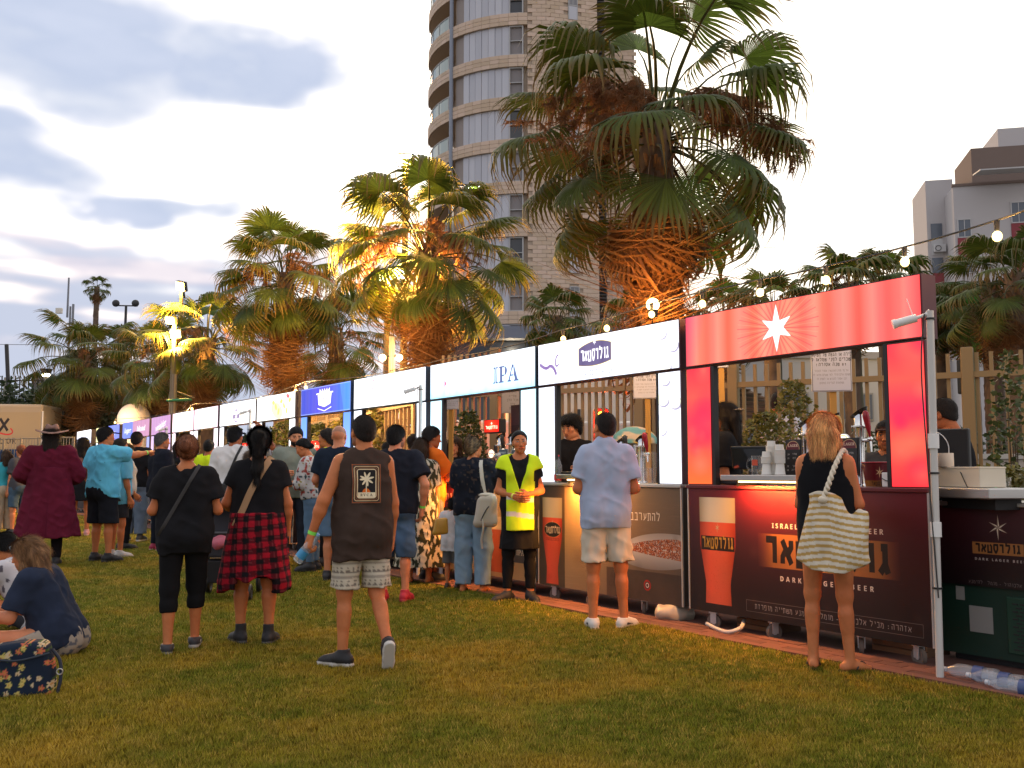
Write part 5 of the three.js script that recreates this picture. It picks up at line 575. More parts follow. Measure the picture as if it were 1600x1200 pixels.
/* One person. px, py: where they stand; top: where the head ends (both surveyed from the photograph); face: 0 looks away from the viewer, 90 to the right, 180 at the viewer.
   Joints are laid out in metres for a 1.70 m adult and scaled. Own frame: +z ahead, +x to the person's left. */
function person(name, label, o) {
  const pos = o.pos ?? gnd(o.px, o.py), away = V(pos.x, 0, pos.z).normalize(), right = V(-away.z, 0, away.x), fa = (o.face ?? 0) * Math.PI / 180, dir = away.clone().multiplyScalar(Math.cos(fa)).addScaledVector(right, Math.sin(fa));
  const topY = o.tall ?? at(o.px, o.top, -pos.z).y, s = topY / 1.70, fem = o.fem ? 1 : 0, cell = (o.cell ?? 0.013) / s, lowq = (o.cell ?? 0.013) > 0.0145 ? 1 : 0;
  const t = thing('person', label, 'person', pos, Math.atan2(dir.x, dir.z)); t.scale.setScalar(s);
  const w = o.w ?? (fem ? 0.92 : 1), fat = o.fat ?? 0, skin = SKIN[o.skin ?? 'tan'];
  const lean = o.lean ?? 0, hipY = 0.90, rot = (p) => { const y = p.y - hipY, c = Math.cos(lean), q = Math.sin(lean); return V(p.x, hipY + y * c - p.z * q, y * q + p.z * c); }, sh = (fem ? 0.150 : 0.170) * w;
  // legs
  const leg = (side, q) => { const hip = V(side * 0.088 * (fem ? 1.05 : 1), hipY, 0), d1 = V(...(q?.[0] ?? [0.04, -1, 0.02])).normalize(), d2 = V(...(q?.[1] ?? [0.01, -1, -0.03])).normalize(); d1.x *= side; d2.x *= side; const knee = hip.clone().addScaledVector(d1, 0.405), ank = knee.clone().addScaledVector(d2, 0.415); return { hip, knee, ank, yaw: side * (q?.[2] ?? 0.14), pitch: q?.[3] ?? 0 }; };
  const LL = leg(1, o.legL), RL = leg(-1, o.legR); const lift = o.lift ?? (0.08 - Math.min(LL.ank.y, RL.ank.y)); const up = (p) => V(p.x, p.y + lift, p.z);
  for (const L of [LL, RL]) { L.hip = up(L.hip); L.knee = up(L.knee); L.ank = up(L.ank); }
  const T = (x, y, z) => up(rot(V(x, y, z)));
  const arm = (side, q) => { const S = T(side * sh, 1.378, -0.005), d1 = V(...(q?.[0] ?? [0.16, -1, -0.02])).normalize(), d2 = V(...(q?.[1] ?? [0.06, -1, 0.22])).normalize(); d1.x *= side; d2.x *= side; const E = S.clone().addScaledVector(d1, 0.285), W = E.clone().addScaledVector(d2, 0.245); return { S, E, W, d2, side, hand: q?.[2] ?? 'relaxed', palm: q?.[3] }; };
  const LA = arm(1, o.armL), RA = arm(-1, o.armR);
  const headC = T(0, 1.588, 0.012 + (o.headFwd ?? 0)), hq = new THREE.Quaternion().setFromEuler(new THREE.Euler((o.nod ?? 0) + lean * 0.35, (o.headTurn ?? 0), o.tilt ?? 0, 'YXZ')), headM = new THREE.Matrix4().compose(headC, hq, V(1, 1, 1).multiplyScalar(fem ? 0.965 : 1));
  // ---- body
  const torso = (e, loose) => [cap_(T(-0.075 * w, 0.955, 0), T(0.075 * w, 0.955, 0), 0.098 * (1 + fat * 0.5) + e + (fem ? 0.008 : 0), undefined, 0.06), cap_(T(-0.062 * w, 1.0, 0.0), T(-0.083 * w, 1.31, -0.004), 0.094 * (1 + fat * 0.7) + e, 0.096 * (1 + fat * 0.3) + e, 0.07), cap_(T(0.062 * w, 1.0, 0.0), T(0.083 * w, 1.31, -0.004), 0.094 * (1 + fat * 0.7) + e, 0.096 * (1 + fat * 0.3) + e, 0.07), ...[1, -1].flatMap((k) => [cap_(T(k * 0.02, 1.385, -0.01), T(k * (sh - 0.02), 1.370, -0.008), 0.062 + e * 0.8, 0.054 + e * 0.8, 0.06), cap_(T(k * 0.03, 1.428, -0.02), T(k * (sh - 0.035), 1.395, -0.012), 0.040 + e * 0.6, 0.030 + e * 0.6, 0.05)]),
    cap_(T(0, 1.06, 0.035 + fat * 0.08), T(0, 1.16, 0.03), 0.085 + fat * 0.06 + e, 0.08 + e, 0.08), ...(fem ? [cap_(T(-0.07 * w, 1.255, 0.075), T(-0.07 * w, 1.262, 0.085), 0.060 + e * 0.6, undefined, 0.04), cap_(T(0.07 * w, 1.255, 0.075), T(0.07 * w, 1.262, 0.085), 0.060 + e * 0.6, undefined, 0.04)] : [cap_(T(-0.07, 1.29, 0.055), T(0.07, 1.29, 0.055), 0.06 + e * 0.8, undefined, 0.06)])];
  const butt = (e) => [1, -1].map((k) => cap_(T(k * 0.072 * w, 0.905, -0.045 - (fem ? 0.01 : 0)), T(k * 0.074 * w, 0.87, -0.04), 0.088 * (1 + fat * 0.3) + e, undefined, 0.05));
  const legP = (L, e, to = 1, knee = 0) => { const lw = (o.legw ?? 1) * (1 + fat * 0.25); const out = [cap_(L.hip, L.knee, 0.083 * lw + e, 0.054 * lw + e + knee, 0.05)]; if (to > 0.5) { const calf = L.knee.clone().lerp(L.ank, 0.30), q = L.ank.clone().sub(L.knee).normalize(), b = V(0, -q.z, q.y).normalize(); if (b.z > 0) b.negate(); out.push(cap_(L.knee, L.ank, 0.049 * lw + e + knee, 0.034 + e + knee, 0.03)); if (e < 0.012) out.push(cap_(calf.clone().addScaledVector(b, 0.014), calf.clone().lerp(L.ank, 0.3).addScaledVector(b, 0.008), 0.046 * lw + e, 0.036 + e, 0.03)); } return out; };
  const armP = (A, e) => [cap_(A.S, A.E, 0.052 * (o.armw ?? 1) * (fem ? 0.9 : 1) * (1 + fat * 0.3) + e, 0.040 * (o.armw ?? 1) * (fem ? 0.9 : 1) + e, 0.035)], foreP = (A, e) => [cap_(A.E, A.E.clone().lerp(A.W, 0.3), 0.039 * (fem ? 0.9 : 1) + e, 0.041 * (fem ? 0.88 : 1) + e, 0.03), cap_(A.E.clone().lerp(A.W, 0.3), A.W, 0.040 * (fem ? 0.88 : 1) + e, 0.026 * (fem ? 0.88 : 1) + e, 0.03)];
  const footDir = (L) => V(Math.sin(L.yaw) * Math.cos(L.pitch), -Math.sin(L.pitch), Math.cos(L.yaw) * Math.cos(L.pitch));
  const footUp = (L) => V(Math.sin(L.yaw) * Math.sin(L.pitch), Math.cos(L.pitch), Math.cos(L.yaw) * Math.sin(L.pitch));
  const footPt = (L, f, u, x = 0) => L.ank.clone().addScaledVector(footDir(L), f).addScaledVector(footUp(L), u - 0.08).add(V(x * Math.cos(L.yaw), 0, -x * Math.sin(L.yaw)));
  const neckB = T(0, 1.40, -0.018), neckT = headC.clone().add(V(0, -0.07, -0.02).applyQuaternion(hq));
  const bare = o.bareFeet ? [LL, RL].flatMap((L) => [cap_(footPt(L, -0.045, 0.034), footPt(L, 0.06, 0.045), 0.032, 0.03, 0.03), cap_(footPt(L, 0.05, 0.035, -0.012), footPt(L, 0.145, 0.020, -0.016), 0.028, 0.018, 0.03), cap_(footPt(L, 0.05, 0.032, 0.015), footPt(L, 0.125, 0.018, 0.028), 0.024, 0.015, 0.03), ...[0, 1, 2, 3, 4].map((k) => cap_(footPt(L, 0.14 - k * 0.008, 0.016, (k - 2) * 0.0145 * (L === LL ? 1 : -1)), footPt(L, 0.172 - k * 0.013, 0.012, (k - 2) * 0.016 * (L === LL ? 1 : -1)), k ? 0.009 : 0.0125, k ? 0.0075 : 0.011, 0.008))]) : [LL, RL].flatMap((L) => [cap_(footPt(L, -0.03, 0.045), footPt(L, 0.12, 0.04), 0.03, 0.024, 0.03)]);
  const prims = [...torso(0), ...butt(0), ...legP(LL, 0), ...legP(RL, 0), ...armP(LA, 0), ...foreP(LA, 0), ...armP(RA, 0), ...foreP(RA, 0), cap_(neckB, neckT, fem ? 0.050 : 0.060, fem ? 0.043 : 0.052, 0.05), ...bare];
  const all = [LL.ank, RL.ank, LL.knee, RL.knee, LA.E, LA.W, RA.E, RA.W, headC, LL.hip], lo = [0, 1, 2].map((i) => Math.min(...all.map((p) => p.getComponent(i))) - 0.26), hi = [0, 1, 2].map((i) => Math.max(...all.map((p) => p.getComponent(i))) + 0.26); lo[1] = Math.max(lo[1], -0.03); hi[1] = Math.max(headC.y, hi[1] - 0.2);
  const skinC = (x, y, z) => { const k = 0.84 + 0.2 * noise3(x * 14, y * 14, z * 14) + 0.12 * noise3(x * 70, y * 70, z * 70), f = noise3(x * 9 + 4, y * 9, z * 9) * 0.16; return [skin[0] * k, skin[1] * (k - f + 0.06), skin[2] * (k - f + 0.06)]; };
  const parts = [paint(mesh3(field(prims), lo, [hi[0], headC.y - 0.02, hi[2]].map((q, i) => i === 1 ? Math.max(q, LA.W.y + 0.1, RA.W.y + 0.1) : q), cell * 1.15), skinC)];
  parts.push(baked(paint(headOf(fem, o.fine ? 2 : lowq).clone(), faceColor(skin, o.facial ?? { hair: HAIRC.dark }, fem)), headM));
  for (const A of [LA, RA]) { const Y = A.d2.clone().normalize(), P = V(...(A.palm ?? [-A.side, 0, 0.15])); P.addScaledVector(Y, -P.dot(Y)).normalize(); const X = Y.clone().cross(P), m = new THREE.Matrix4().makeBasis(A.side > 0 ? X.clone().negate() : X, Y, P).setPosition(A.W.clone().addScaledVector(Y, 0.005)); let g = HANDS[A.hand + lowq].clone(); if (A.side > 0) { m.makeBasis(X, Y, P).setPosition(A.W.clone().addScaledVector(Y, 0.005)).multiply(new THREE.Matrix4().makeScale(-1, 1, 1)); g.applyMatrix4(m); const a = g.index.array; for (let i = 0; i < a.length; i += 3) { const q = a[i + 1]; a[i + 1] = a[i + 2]; a[i + 2] = q; } g.computeVertexNormals(); } else g.applyMatrix4(new THREE.Matrix4().makeBasis(X, Y, P).setPosition(A.W.clone().addScaledVector(Y, 0.005))); parts.push(paint(g, (x, y, z) => { const k = 0.9 + 0.15 * noise3(x * 90, y * 90, z * 90); return [skin[0] * k * 1.04, skin[1] * k, skin[2] * k]; })); }
  part(t, 'body', fuse(parts), skinMat);
  // ---- clothes
  const wr = (f, amp = 0.006, q = 1) => (x, y, z) => { const d = f(x, y, z); return Math.abs(d) > 0.03 ? d : d + (fbm(x * 10 * q + y * 3, y * 5 * q - x * 2, z * 10 * q, 3) - 0.5) * amp * 3.4 + Math.abs(noise3(x * 7 + y * 6, y * 11 - x * 7, z * 8) - 0.5) * amp * 2.6 - amp * 0.7; };
  const tn = T(0, 2, 0).sub(T(0, 1, 0)), plane = (P, n) => (x, y, z) => (x - P.x) * n.x + (y - P.y) * n.y + (z - P.z) * n.z;
  const colorOf = (c, u) => typeof c === 'function' ? c : (x, y, z) => { const k = 0.88 + 0.24 * fbm(x * 13, y * 9, z * 13, 2); return [c[0] * k, c[1] * k, c[2] * k]; };
  let shirtF = null, shirtRaw = null;
  if (o.shirt) {
    const q = o.shirt, e = q.e ?? 0.016, hem = q.hem ?? 0.86, L = [...torso(e), cap_(T(-0.075 * w, hem, 0.004), T(-0.084 * w, 1.25, 0), 0.092 * (1 + fat * 0.7) + e + (q.flare ?? 0), 0.09 + e, 0.05), cap_(T(0.075 * w, hem, 0.004), T(0.084 * w, 1.25, 0), 0.092 * (1 + fat * 0.7) + e + (q.flare ?? 0), 0.09 + e, 0.05)]; if (hem < 0.95) L.push(...butt(e * 0.8));
    if (q.collar) L.push(cap_(T(-0.02, 1.455, -0.02), T(0.02, 1.455, -0.02), 0.066, undefined, 0.02));
    let f = field(L); const cut = plane(T(0, hem, 0), tn), f0 = f; f = (x, y, z) => smax(f0(x, y, z), -cut(x, y, z), 0.008);
    const slv = q.sleeve ?? 0.62; const sl = [LA, RA].map((A) => { if (slv <= 0) return null; const to = slv <= 1 ? A.S.clone().lerp(A.E, slv) : A.E.clone().lerp(A.W, slv - 1), n = (slv <= 1 ? A.E.clone().sub(A.S) : A.W.clone().sub(A.E)).normalize(), se = e + (q.sleeveLoose ?? 0.008), g = field(slv <= 1 ? [cap_(A.S, A.E, 0.052 * (1 + fat * 0.3) * (fem ? 0.92 : 1) * (o.armw ?? 1) + se, 0.052 * (o.armw ?? 1) * (fem ? 0.92 : 1) + se, 0.02)] : [cap_(A.S, A.E, 0.055 + se, 0.046 + se, 0.02), cap_(A.E, A.W, 0.045 + se, 0.034 + se, 0.03)]), pl = plane(to, n); return (x, y, z) => smax(g(x, y, z), pl(x, y, z), 0.006); });
    const f1 = f, neck = neckB.clone().lerp(neckT, 0.5), nr = q.neck ?? 0.078, nz = q.scoop ?? 0;
    f = (x, y, z) => { let d = f1(x, y, z); for (const g of sl) if (g) d = smin(d, g(x, y, z), 0.03); if (slv <= 0) for (const A of [LA, RA]) d = smax(d, -(Math.hypot((x - A.S.x - A.side * (q.strap ?? 0.02)) * 0.75, (y - A.S.y + 0.045) * 0.62, z - A.S.z) - 0.082), 0.012); return smax(d, -(Math.hypot(x - neck.x, (y - neck.y - 0.015) * 0.9, z - neck.z - nz) - nr), 0.008); };
    shirtRaw = f; shirtF = wr(f, q.fold ?? 0.006); const g = mesh3(shirtF, lo, [hi[0], T(0, 1.52, 0).y + 0.12, hi[2]].map((v, i) => i === 1 ? Math.max(v, LA.S.y + 0.3 * (o.armL ? 1 : 0)) : v), cell * 0.85);
    part(t, q.name ?? 'shirt', paint(g, colorOf(q.c)), q.mat ?? cloth);
  }
  if (o.pants) {
    const q = o.pants, e = q.e ?? 0.014, len = q.len ?? 0.95, lp = (L) => { const to = len <= 0.5 ? L.hip.clone().lerp(L.knee, len * 2) : L.knee.clone().lerp(L.ank, len * 2 - 1), n = (len <= 0.5 ? L.knee.clone().sub(L.hip) : L.ank.clone().sub(L.knee)).normalize(), g = field(legP(L, e, len <= 0.42 ? 0.4 : 1, q.wide ?? 0)), pl = plane(to, n); return (x, y, z) => smax(g(x, y, z), pl(x, y, z), 0.006); }, a = lp(LL), b = lp(RL), body = field([...torso(e * 0.6).slice(0, 1), ...butt(e)]), cut = plane(T(0, 1.02, 0), tn);
    const f = wr((x, y, z) => smax(smin(body(x, y, z), smin(a(x, y, z), b(x, y, z), 0.012), 0.04), cut(x, y, z), 0.01), q.fold ?? 0.005);
    part(t, q.name ?? 'trousers', paint(mesh3(f, lo, [hi[0], hipY + lift + 0.25, hi[2]], cell * 0.9), colorOf(q.c)), q.mat ?? cloth);
  }
  if (o.skirt) {
    const q = o.skirt, top = q.top ?? 1.0, hem = q.hem ?? 0.5, e = q.e ?? 0.02, fl = q.flare ?? 0.06, hx = (LL.knee.x + RL.knee.x) / 2, hz = (LL.knee.z + RL.knee.z) / 2, a = T(0, top, 0), b = V(hx * (1 - hem / 0.9) * 1.4, hem + lift, hz * (0.9 - hem) / 0.4 * 0.5);
    const f = wr((x, y, z) => { const u = clamp((a.y - y) / (a.y - b.y), 0, 1), cx = lerp(a.x, b.x, u), cz = lerp(a.z, b.z, u), an = Math.atan2(x - cx, z - cz), pl = (q.pleat ?? 0.008) * u * Math.sin(an * (q.nple ?? 7) + 1 + noise3(an * 2, y * 3, 1) * 3), rx = (0.165 * w * (1 + fat * 0.5) + e + fl * u + pl), rz = (0.125 * (1 + fat * 0.6) + (fem ? 0.02 : 0) + e + fl * u * 0.9 + pl), k = Math.hypot((x - cx) / rx, (z - cz + 0.01) / rz), hemw = q.hemWave ? q.hemWave(an) : 0; return Math.max((k - 1) * Math.min(rx, rz), y - a.y, b.y + hemw - y, -(k * Math.min(rx, rz) - Math.min(rx, rz) + 0.05)); }, q.fold ?? 0.006);
    part(t, q.name ?? 'skirt', paint(mesh3(f, [-0.42, b.y - 0.16, -0.4], [0.42, a.y + 0.05, 0.4], cell * 0.85), colorOf(q.c)), cloth);
  }
  if (o.vest) {
    const q = o.vest, f0 = field([...torso(0.034), cap_(T(0, 0.72, 0.035), T(0, 1.15, 0.03), 0.162, 0.12, 0.05), cap_(T(-0.08 * w, 0.73, 0), T(-0.088 * w, 1.3, 0), 0.172, 0.112, 0.04), cap_(T(0.08 * w, 0.73, 0), T(0.088 * w, 1.3, 0), 0.172, 0.112, 0.04), cap_(LA.S, LA.S.clone().lerp(LA.E, 0.22), 0.08, 0.085, 0.03), cap_(RA.S, RA.S.clone().lerp(RA.E, 0.22), 0.08, 0.085, 0.03)]), c0 = plane(T(0, 0.72, 0), tn), neck = neckB.clone().lerp(neckT, 0.5);
    const f = wr((x, y, z) => { let d = smax(f0(x, y, z), -c0(x, y, z), 0.006); d = smax(d, -(Math.hypot(x - neck.x, (y - neck.y) * 0.8, z - neck.z - 0.01) - 0.095), 0.01); const u = clamp((y - lift - 1.10) / 0.34, 0, 1); d = smax(d, -Math.max(Math.abs(x + 0.01) - 0.105 * u, -z + 0.02, 1.10 + lift - y), 0.006); for (const A of [LA, RA]) { const n = A.E.clone().sub(A.S).normalize(), p = A.S.clone().addScaledVector(n, 0.07); d = Math.max(d, Math.abs(x) > Math.abs(p.x) - 0.02 ? (x - p.x) * n.x + (y - p.y) * n.y + (z - p.z) * n.z : -1); } return d; }, 0.005);
    part(t, 'safety_vest', paint(mesh3(f, lo, [hi[0], T(0, 1.6, 0).y, hi[2]], cell * 0.85), (x, y, z) => { const h = y - lift + 0.012 * Math.sin(x * 14), k = 0.9 + 0.2 * noise3(x * 20, y * 12, z * 20); return (h > 1.005 && h < 1.05) || (h > 0.845 && h < 0.89) ? [0.62 * k, 0.58 * k, 0.52 * k] : [0.60 * k, 0.78 * k, 0.02]; }), cloth);
  }
  // ---- shoes
  if (!o.bareFeet) for (const L of [LL, RL]) {
    const q = o.shoes ?? {}, c = q.c ?? [0.02, 0.02, 0.022], sole = q.sole ?? [0.02, 0.02, 0.02], hi_ = q.high ?? 0.055, F = [cap_(footPt(L, -0.045, 0.052), footPt(L, 0.02, 0.06), 0.040, 0.042, 0.03), cap_(footPt(L, 0.01, 0.062), footPt(L, 0.13, 0.038), 0.044, 0.034, 0.03), cap_(footPt(L, 0.09, 0.034, -0.008), footPt(L, 0.165, 0.028), 0.036, 0.026, 0.03), cap_(footPt(L, -0.01, 0.06), footPt(L, -0.012, 0.06 + hi_), 0.044, 0.042, 0.02)], so = [cap_(footPt(L, -0.05, 0.018), footPt(L, 0.05, 0.018), 0.034, 0.034, 0.01), cap_(footPt(L, 0.05, 0.018), footPt(L, 0.165, 0.020), 0.036, 0.030, 0.01)], fu = field(F), fs = field(so), U = footUp(L), base = footPt(L, 0, 0), pl = plane(base, U), topc = plane(footPt(L, 0, 0.065 + hi_), U);
    const h = (x, y, z) => (x - base.x) * U.x + (y - base.y) * U.y + (z - base.z) * U.z;
    const g = mesh3((x, y, z) => smax(Math.max(Math.min(smax(fu(x, y, z), 0.016 - h(x, y, z), 0.004), smax(fs(x, y, z) - 0.004, h(x, y, z) - 0.032, 0.003)), -pl(x, y, z) + 0.001), topc(x, y, z), 0.004), [L.ank.x - 0.26, L.ank.y - 0.27, L.ank.z - 0.26], [L.ank.x + 0.26, L.ank.y + 0.15, L.ank.z + 0.30], Math.max(cell * 0.62, 0.006)), fd = footDir(L);
    part(t, q.name ?? 'shoe', paint(g, (x, y, z) => { const u = h(x, y, z), f = (x - L.ank.x) * fd.x + (y - L.ank.y) * fd.y + (z - L.ank.z) * fd.z; if (u < 0.030) return sole; if (q.mark && u > 0.045 && u < 0.072 && f > -0.03 && f < 0.075 && Math.abs(u - 0.052 - (f + 0.01) * -0.2) < 0.009) return q.mark; if (q.laces && f > 0.03 && f < 0.1 && Math.sin(f * 420) > 0.2 && u > 0.06) return q.laces; return c; }), M(1, 1, 1, 0.65, { vertexColors: true }));
  } else for (const L of [LL, RL]) { const sF = field([cap_(footPt(L, -0.055, 0.006), footPt(L, 0.05, 0.006), 0.036, 0.036, 0.01), cap_(footPt(L, 0.05, 0.006), footPt(L, 0.155, 0.006), 0.041, 0.034, 0.01)]), b = footPt(L, 0, 0).y; const sh_ = part(t, 'flip_flop', paint(mesh3((x, y, z) => Math.max(sF(x, y, z), y - b - 0.014, b - y), [L.ank.x - 0.2, b - 0.02, L.ank.z - 0.2], [L.ank.x + 0.2, b + 0.06, L.ank.z + 0.26], 0.007), () => [0.03, 0.02, 0.02]), cloth); part(sh_, 'strap', merge([tube([footPt(L, 0.02, 0.02, 0.045), footPt(L, 0.07, 0.062, 0.018), footPt(L, 0.13, 0.030, -0.006)], 0.006, 6), tube([footPt(L, 0.02, 0.02, -0.045), footPt(L, 0.07, 0.066, -0.02), footPt(L, 0.13, 0.030, -0.006)], 0.006, 6)]), black); }
  // ---- hair and hats
  const headG = new THREE.Group(); // frame only: children are baked into body space
  if (o.hair) { const g = hairGeo(o.hair, o.hairC ?? HAIRC.dark, o.seed ?? Math.round(pos.x * 71 + pos.z * 13), lowq ? 0.0085 : 0.0055); g.applyMatrix4(headM); part(t, 'hair', g, hairMat); }
  if (o.cap) { const q = o.cap, f = (x, y, z) => { const c0 = smax(ell(x, y, z, 0, 0.032, -0.012, 0.086, 0.094, 0.107), 0.052 - y - z * 0.10, 0.006), zz = q.back ? -z : z, b = ell(x, y - 0.050 + (zz - 0.1) * 0.12, zz, 0, 0, 0.115, 0.070, 0.007, 0.075); return Math.min(c0, Math.max(b, 0.06 - zz)); }, g = paint(mesh3(f, [-0.11, -0.02, -0.21], [0.11, 0.15, 0.21], lowq ? 0.0075 : 0.0055), (x, y, z) => { const k = 0.85 + 0.3 * noise3(x * 30, y * 30, z * 30); return q.c.map((v) => v * k); }); g.applyMatrix4(headM); part(t, 'cap', g, cloth); }
  if (o.hat) { const q = o.hat, f = (x, y, z) => { const r = Math.hypot(x, z * 0.92), crown = smax(ell(x, y, z, 0, 0.06, -0.005, 0.094 - (y - 0.06) * 0.14, 0.16, 0.108), Math.max(0.045 - y, y - 0.165 + 0.03 * Math.exp(-x * x / 0.0012)), 0.02), brim = Math.max(Math.abs(y - 0.052 - 0.9 * x * x * 1.4 + Math.max(0, r - 0.1) * (z < 0 ? 0.25 : 0.12)) - 0.006, r - 0.19); return smin(crown, brim, 0.012); }, g = paint(mesh3(f, [-0.22, -0.03, -0.22], [0.22, 0.22, 0.22], 0.008), (x, y, z) => { const k = 0.85 + 0.3 * noise3(x * 18, y * 18, z * 18), r = Math.hypot(x, z); return y > 0.055 && y < 0.088 && r < 0.11 ? [0.18 * k, 0.10 * k, 0.09 * k] : q.c.map((v) => v * k); }); g.applyMatrix4(headM); part(t, 'hat', g, cloth); }
  for (const [A, c] of [[LA, o.bandL], [RA, o.bandR]]) if (c) { const q = part(t, 'wristband', new THREE.CylinderGeometry(0.031 * (fem ? 0.9 : 1) , 0.029 * (fem ? 0.9 : 1), 0.024, 18, 1, true), new THREE.MeshStandardMaterial({ color: lin(...c), roughness: 0.5, side: THREE.DoubleSide })); q.position.copy(A.E.clone().lerp(A.W, 0.93)); q.quaternion.setFromUnitVectors(V(0, -1, 0), A.d2); }
  if (o.shades) part(t, 'sunglasses', merge([new THREE.SphereGeometry(0.026, 12, 8).scale(1, 0.85, 0.3).translate(0.033, 0.065, 0.082), new THREE.SphereGeometry(0.026, 12, 8).scale(1, 0.85, 0.3).translate(-0.033, 0.065, 0.082), rod(V(0.06, 0.065, 0.075), V(0.083, 0.03, -0.02), 0.003), rod(V(-0.06, 0.065, 0.075), V(-0.083, 0.03, -0.02), 0.003)]).applyMatrix4(headM), M(0.25, 0.27, 0.3, 0.08, { metalness: 0.6 }));
  t.updateMatrixWorld(true);
  // march from outside onto the clothes: from point a along d
  const onto = (p, d, gap = 0.004, F = shirtF ?? field(prims)) => { const q = p.clone(), best = p.clone(); let bv = 9, run = 0; for (let i = 0; i < 120 && run < 1; i++) { const v = F(q.x, q.y, q.z) - gap; if (v < bv) { bv = v; best.copy(q); } if (v < 0.0008) break; const st = Math.min(0.05, v * 0.7); run += st; q.addScaledVector(d, st); } return best; };
  // a strap laid over the clothes; pts are points off the body, dir the way in
  const band = (parent, nm, pts, width, mat, thick = 0.005) => { const P = [], I = [], up_ = V(0, 1, 0); const C = pts.map(([p, d]) => onto(V(...p), V(...d).normalize(), thick)); C.forEach((p, i) => { const a = C[Math.max(0, i - 1)], b = C[Math.min(C.length - 1, i + 1)], tg = b.clone().sub(a).normalize(), n = V(...pts[i][1]).normalize().negate(), bi = tg.clone().cross(n).normalize().multiplyScalar(width / 2), nn = bi.clone().cross(tg).normalize().multiplyScalar(thick / 2); for (const [u, v] of [[-1, -1], [1, -1], [1, 1], [-1, 1]]) { const q = p.clone().addScaledVector(bi, u).addScaledVector(nn, v); P.push(q.x, q.y, q.z); } if (i) for (let k = 0; k < 4; k++) { const o2 = (i - 1) * 4, k2 = (k + 1) % 4; I.push(o2 + k, o2 + k2, o2 + 4 + k, o2 + k2, o2 + 4 + k2, o2 + 4 + k); } }); const g = new THREE.BufferGeometry(); g.setAttribute('position', new THREE.Float32BufferAttribute(P, 3)); g.setIndex(I); g.computeVertexNormals(); return part(parent, nm, g, mat); };
  // a print on the clothes: a sheet that follows them
  const printOn = (nm, c, rightV, dirIn, pw, phh, mat, nu = 14, nv = 16) => { const g = new THREE.PlaneGeometry(pw, phh, nu, nv), p = g.attributes.position, R = V(...rightV).normalize(), D = V(...dirIn).normalize(), U = R.clone().cross(D).normalize(); if (U.y < 0) U.negate(); for (let i = 0; i < p.count; i++) { const q = onto(V(...c).addScaledVector(R, p.getX(i)).addScaledVector(U, p.getY(i)).addScaledVector(D, -0.3), D, 0.0035); p.setXYZ(i, q.x, q.y, q.z); } g.computeVertexNormals(); mat.side = THREE.DoubleSide; return part(t, nm, g, mat); };
  return { t, s, LA, RA, LL, RL, headC, headM, T, lift, onto, band, printOn, local: (v) => t.localToWorld(v.clone()), grip: (A) => A.W.clone().addScaledVector(A.d2, 0.085).add(V(0, 0, 0)) };
}
// ================================================================ PEOPLE
const bk = [0.012, 0.012, 0.014], navy = [0.014, 0.018, 0.032], jean = (v = 1) => (x, y, z) => { const k = (0.75 + 0.5 * fbm(x * 12, y * 6, z * 12, 3)) * v; return [0.10 * k, 0.17 * k, 0.26 * k]; };
const fwd = (o = 0.22, i = -0.35, h = -0.05) => [[o, -1, -0.02], [i, h, 1], 'grip'], hang = [[0.17, -1, 0.0], [0.04, -1, 0.2], 'relaxed'];
const blot = (f, cs, base, th = 0.56) => (x, y, z) => { for (let i = 0; i < cs.length; i++) if (noise3(x * f + i * 17, y * f, z * f + i * 9) > th + 0.06 * i) return cs[i]; return base; };
// --- nearest figures
const tank = person('person', 'man in brown sleeveless top with palm print and patterned shorts, walking away with a bottle', { px: 563, py: 1040, top: 650, face: -16, cell: 0.0105, skin: 'tan', w: 0.95, armw: 1.06, hair: 'buzz', hairC: HAIRC.dark, facial: { hair: HAIRC.dark, beard: 0.6 },
  shirt: { name: 'sleeveless_top', c: [0.052, 0.034, 0.027], sleeve: 0, hem: 0.715, e: 0.020, flare: 0.028, neck: 0.072, strap: 0.03, fold: 0.010 }, pants: { name: 'shorts', len: 0.46, e: 0.018, wide: 0.026, fold: 0.008, c: (x, y, z) => { const a = Math.atan2(x, z) * 4.2, v = y * 22, f = Math.abs(((a * 1.3) % 1 + 1) % 1 - 0.5) + Math.abs((v % 1 + 1) % 1 - 0.5), bandv = Math.sin(y * 70); return bandv > 0.25 ? (f > 0.52 ? [0.17, 0.145, 0.12] : [0.50, 0.44, 0.34]) : bandv < -0.85 ? [0.30, 0.26, 0.21] : [0.52, 0.46, 0.36]; } },
  legL: [[0.06, -1, 0.05], [0.03, -1, -0.04], 0.75], legR: [[0.04, -1, -0.02], [0.02, -0.80, -0.62], 0.2, 1.05], armL: [[0.46, -1, -0.10], [0.30, -1, 0.18], 'grip'], armR: [[0.20, -1, 0.04], [0.05, -1, 0.2], 'relaxed'], headTurn: 0.10, bandL: [0.25, 0.8, 0.1], shoes: { c: [0.014, 0.014, 0.016], sole: [0.55, 0.52, 0.48], laces: [0.03, 0.03, 0.03] } });
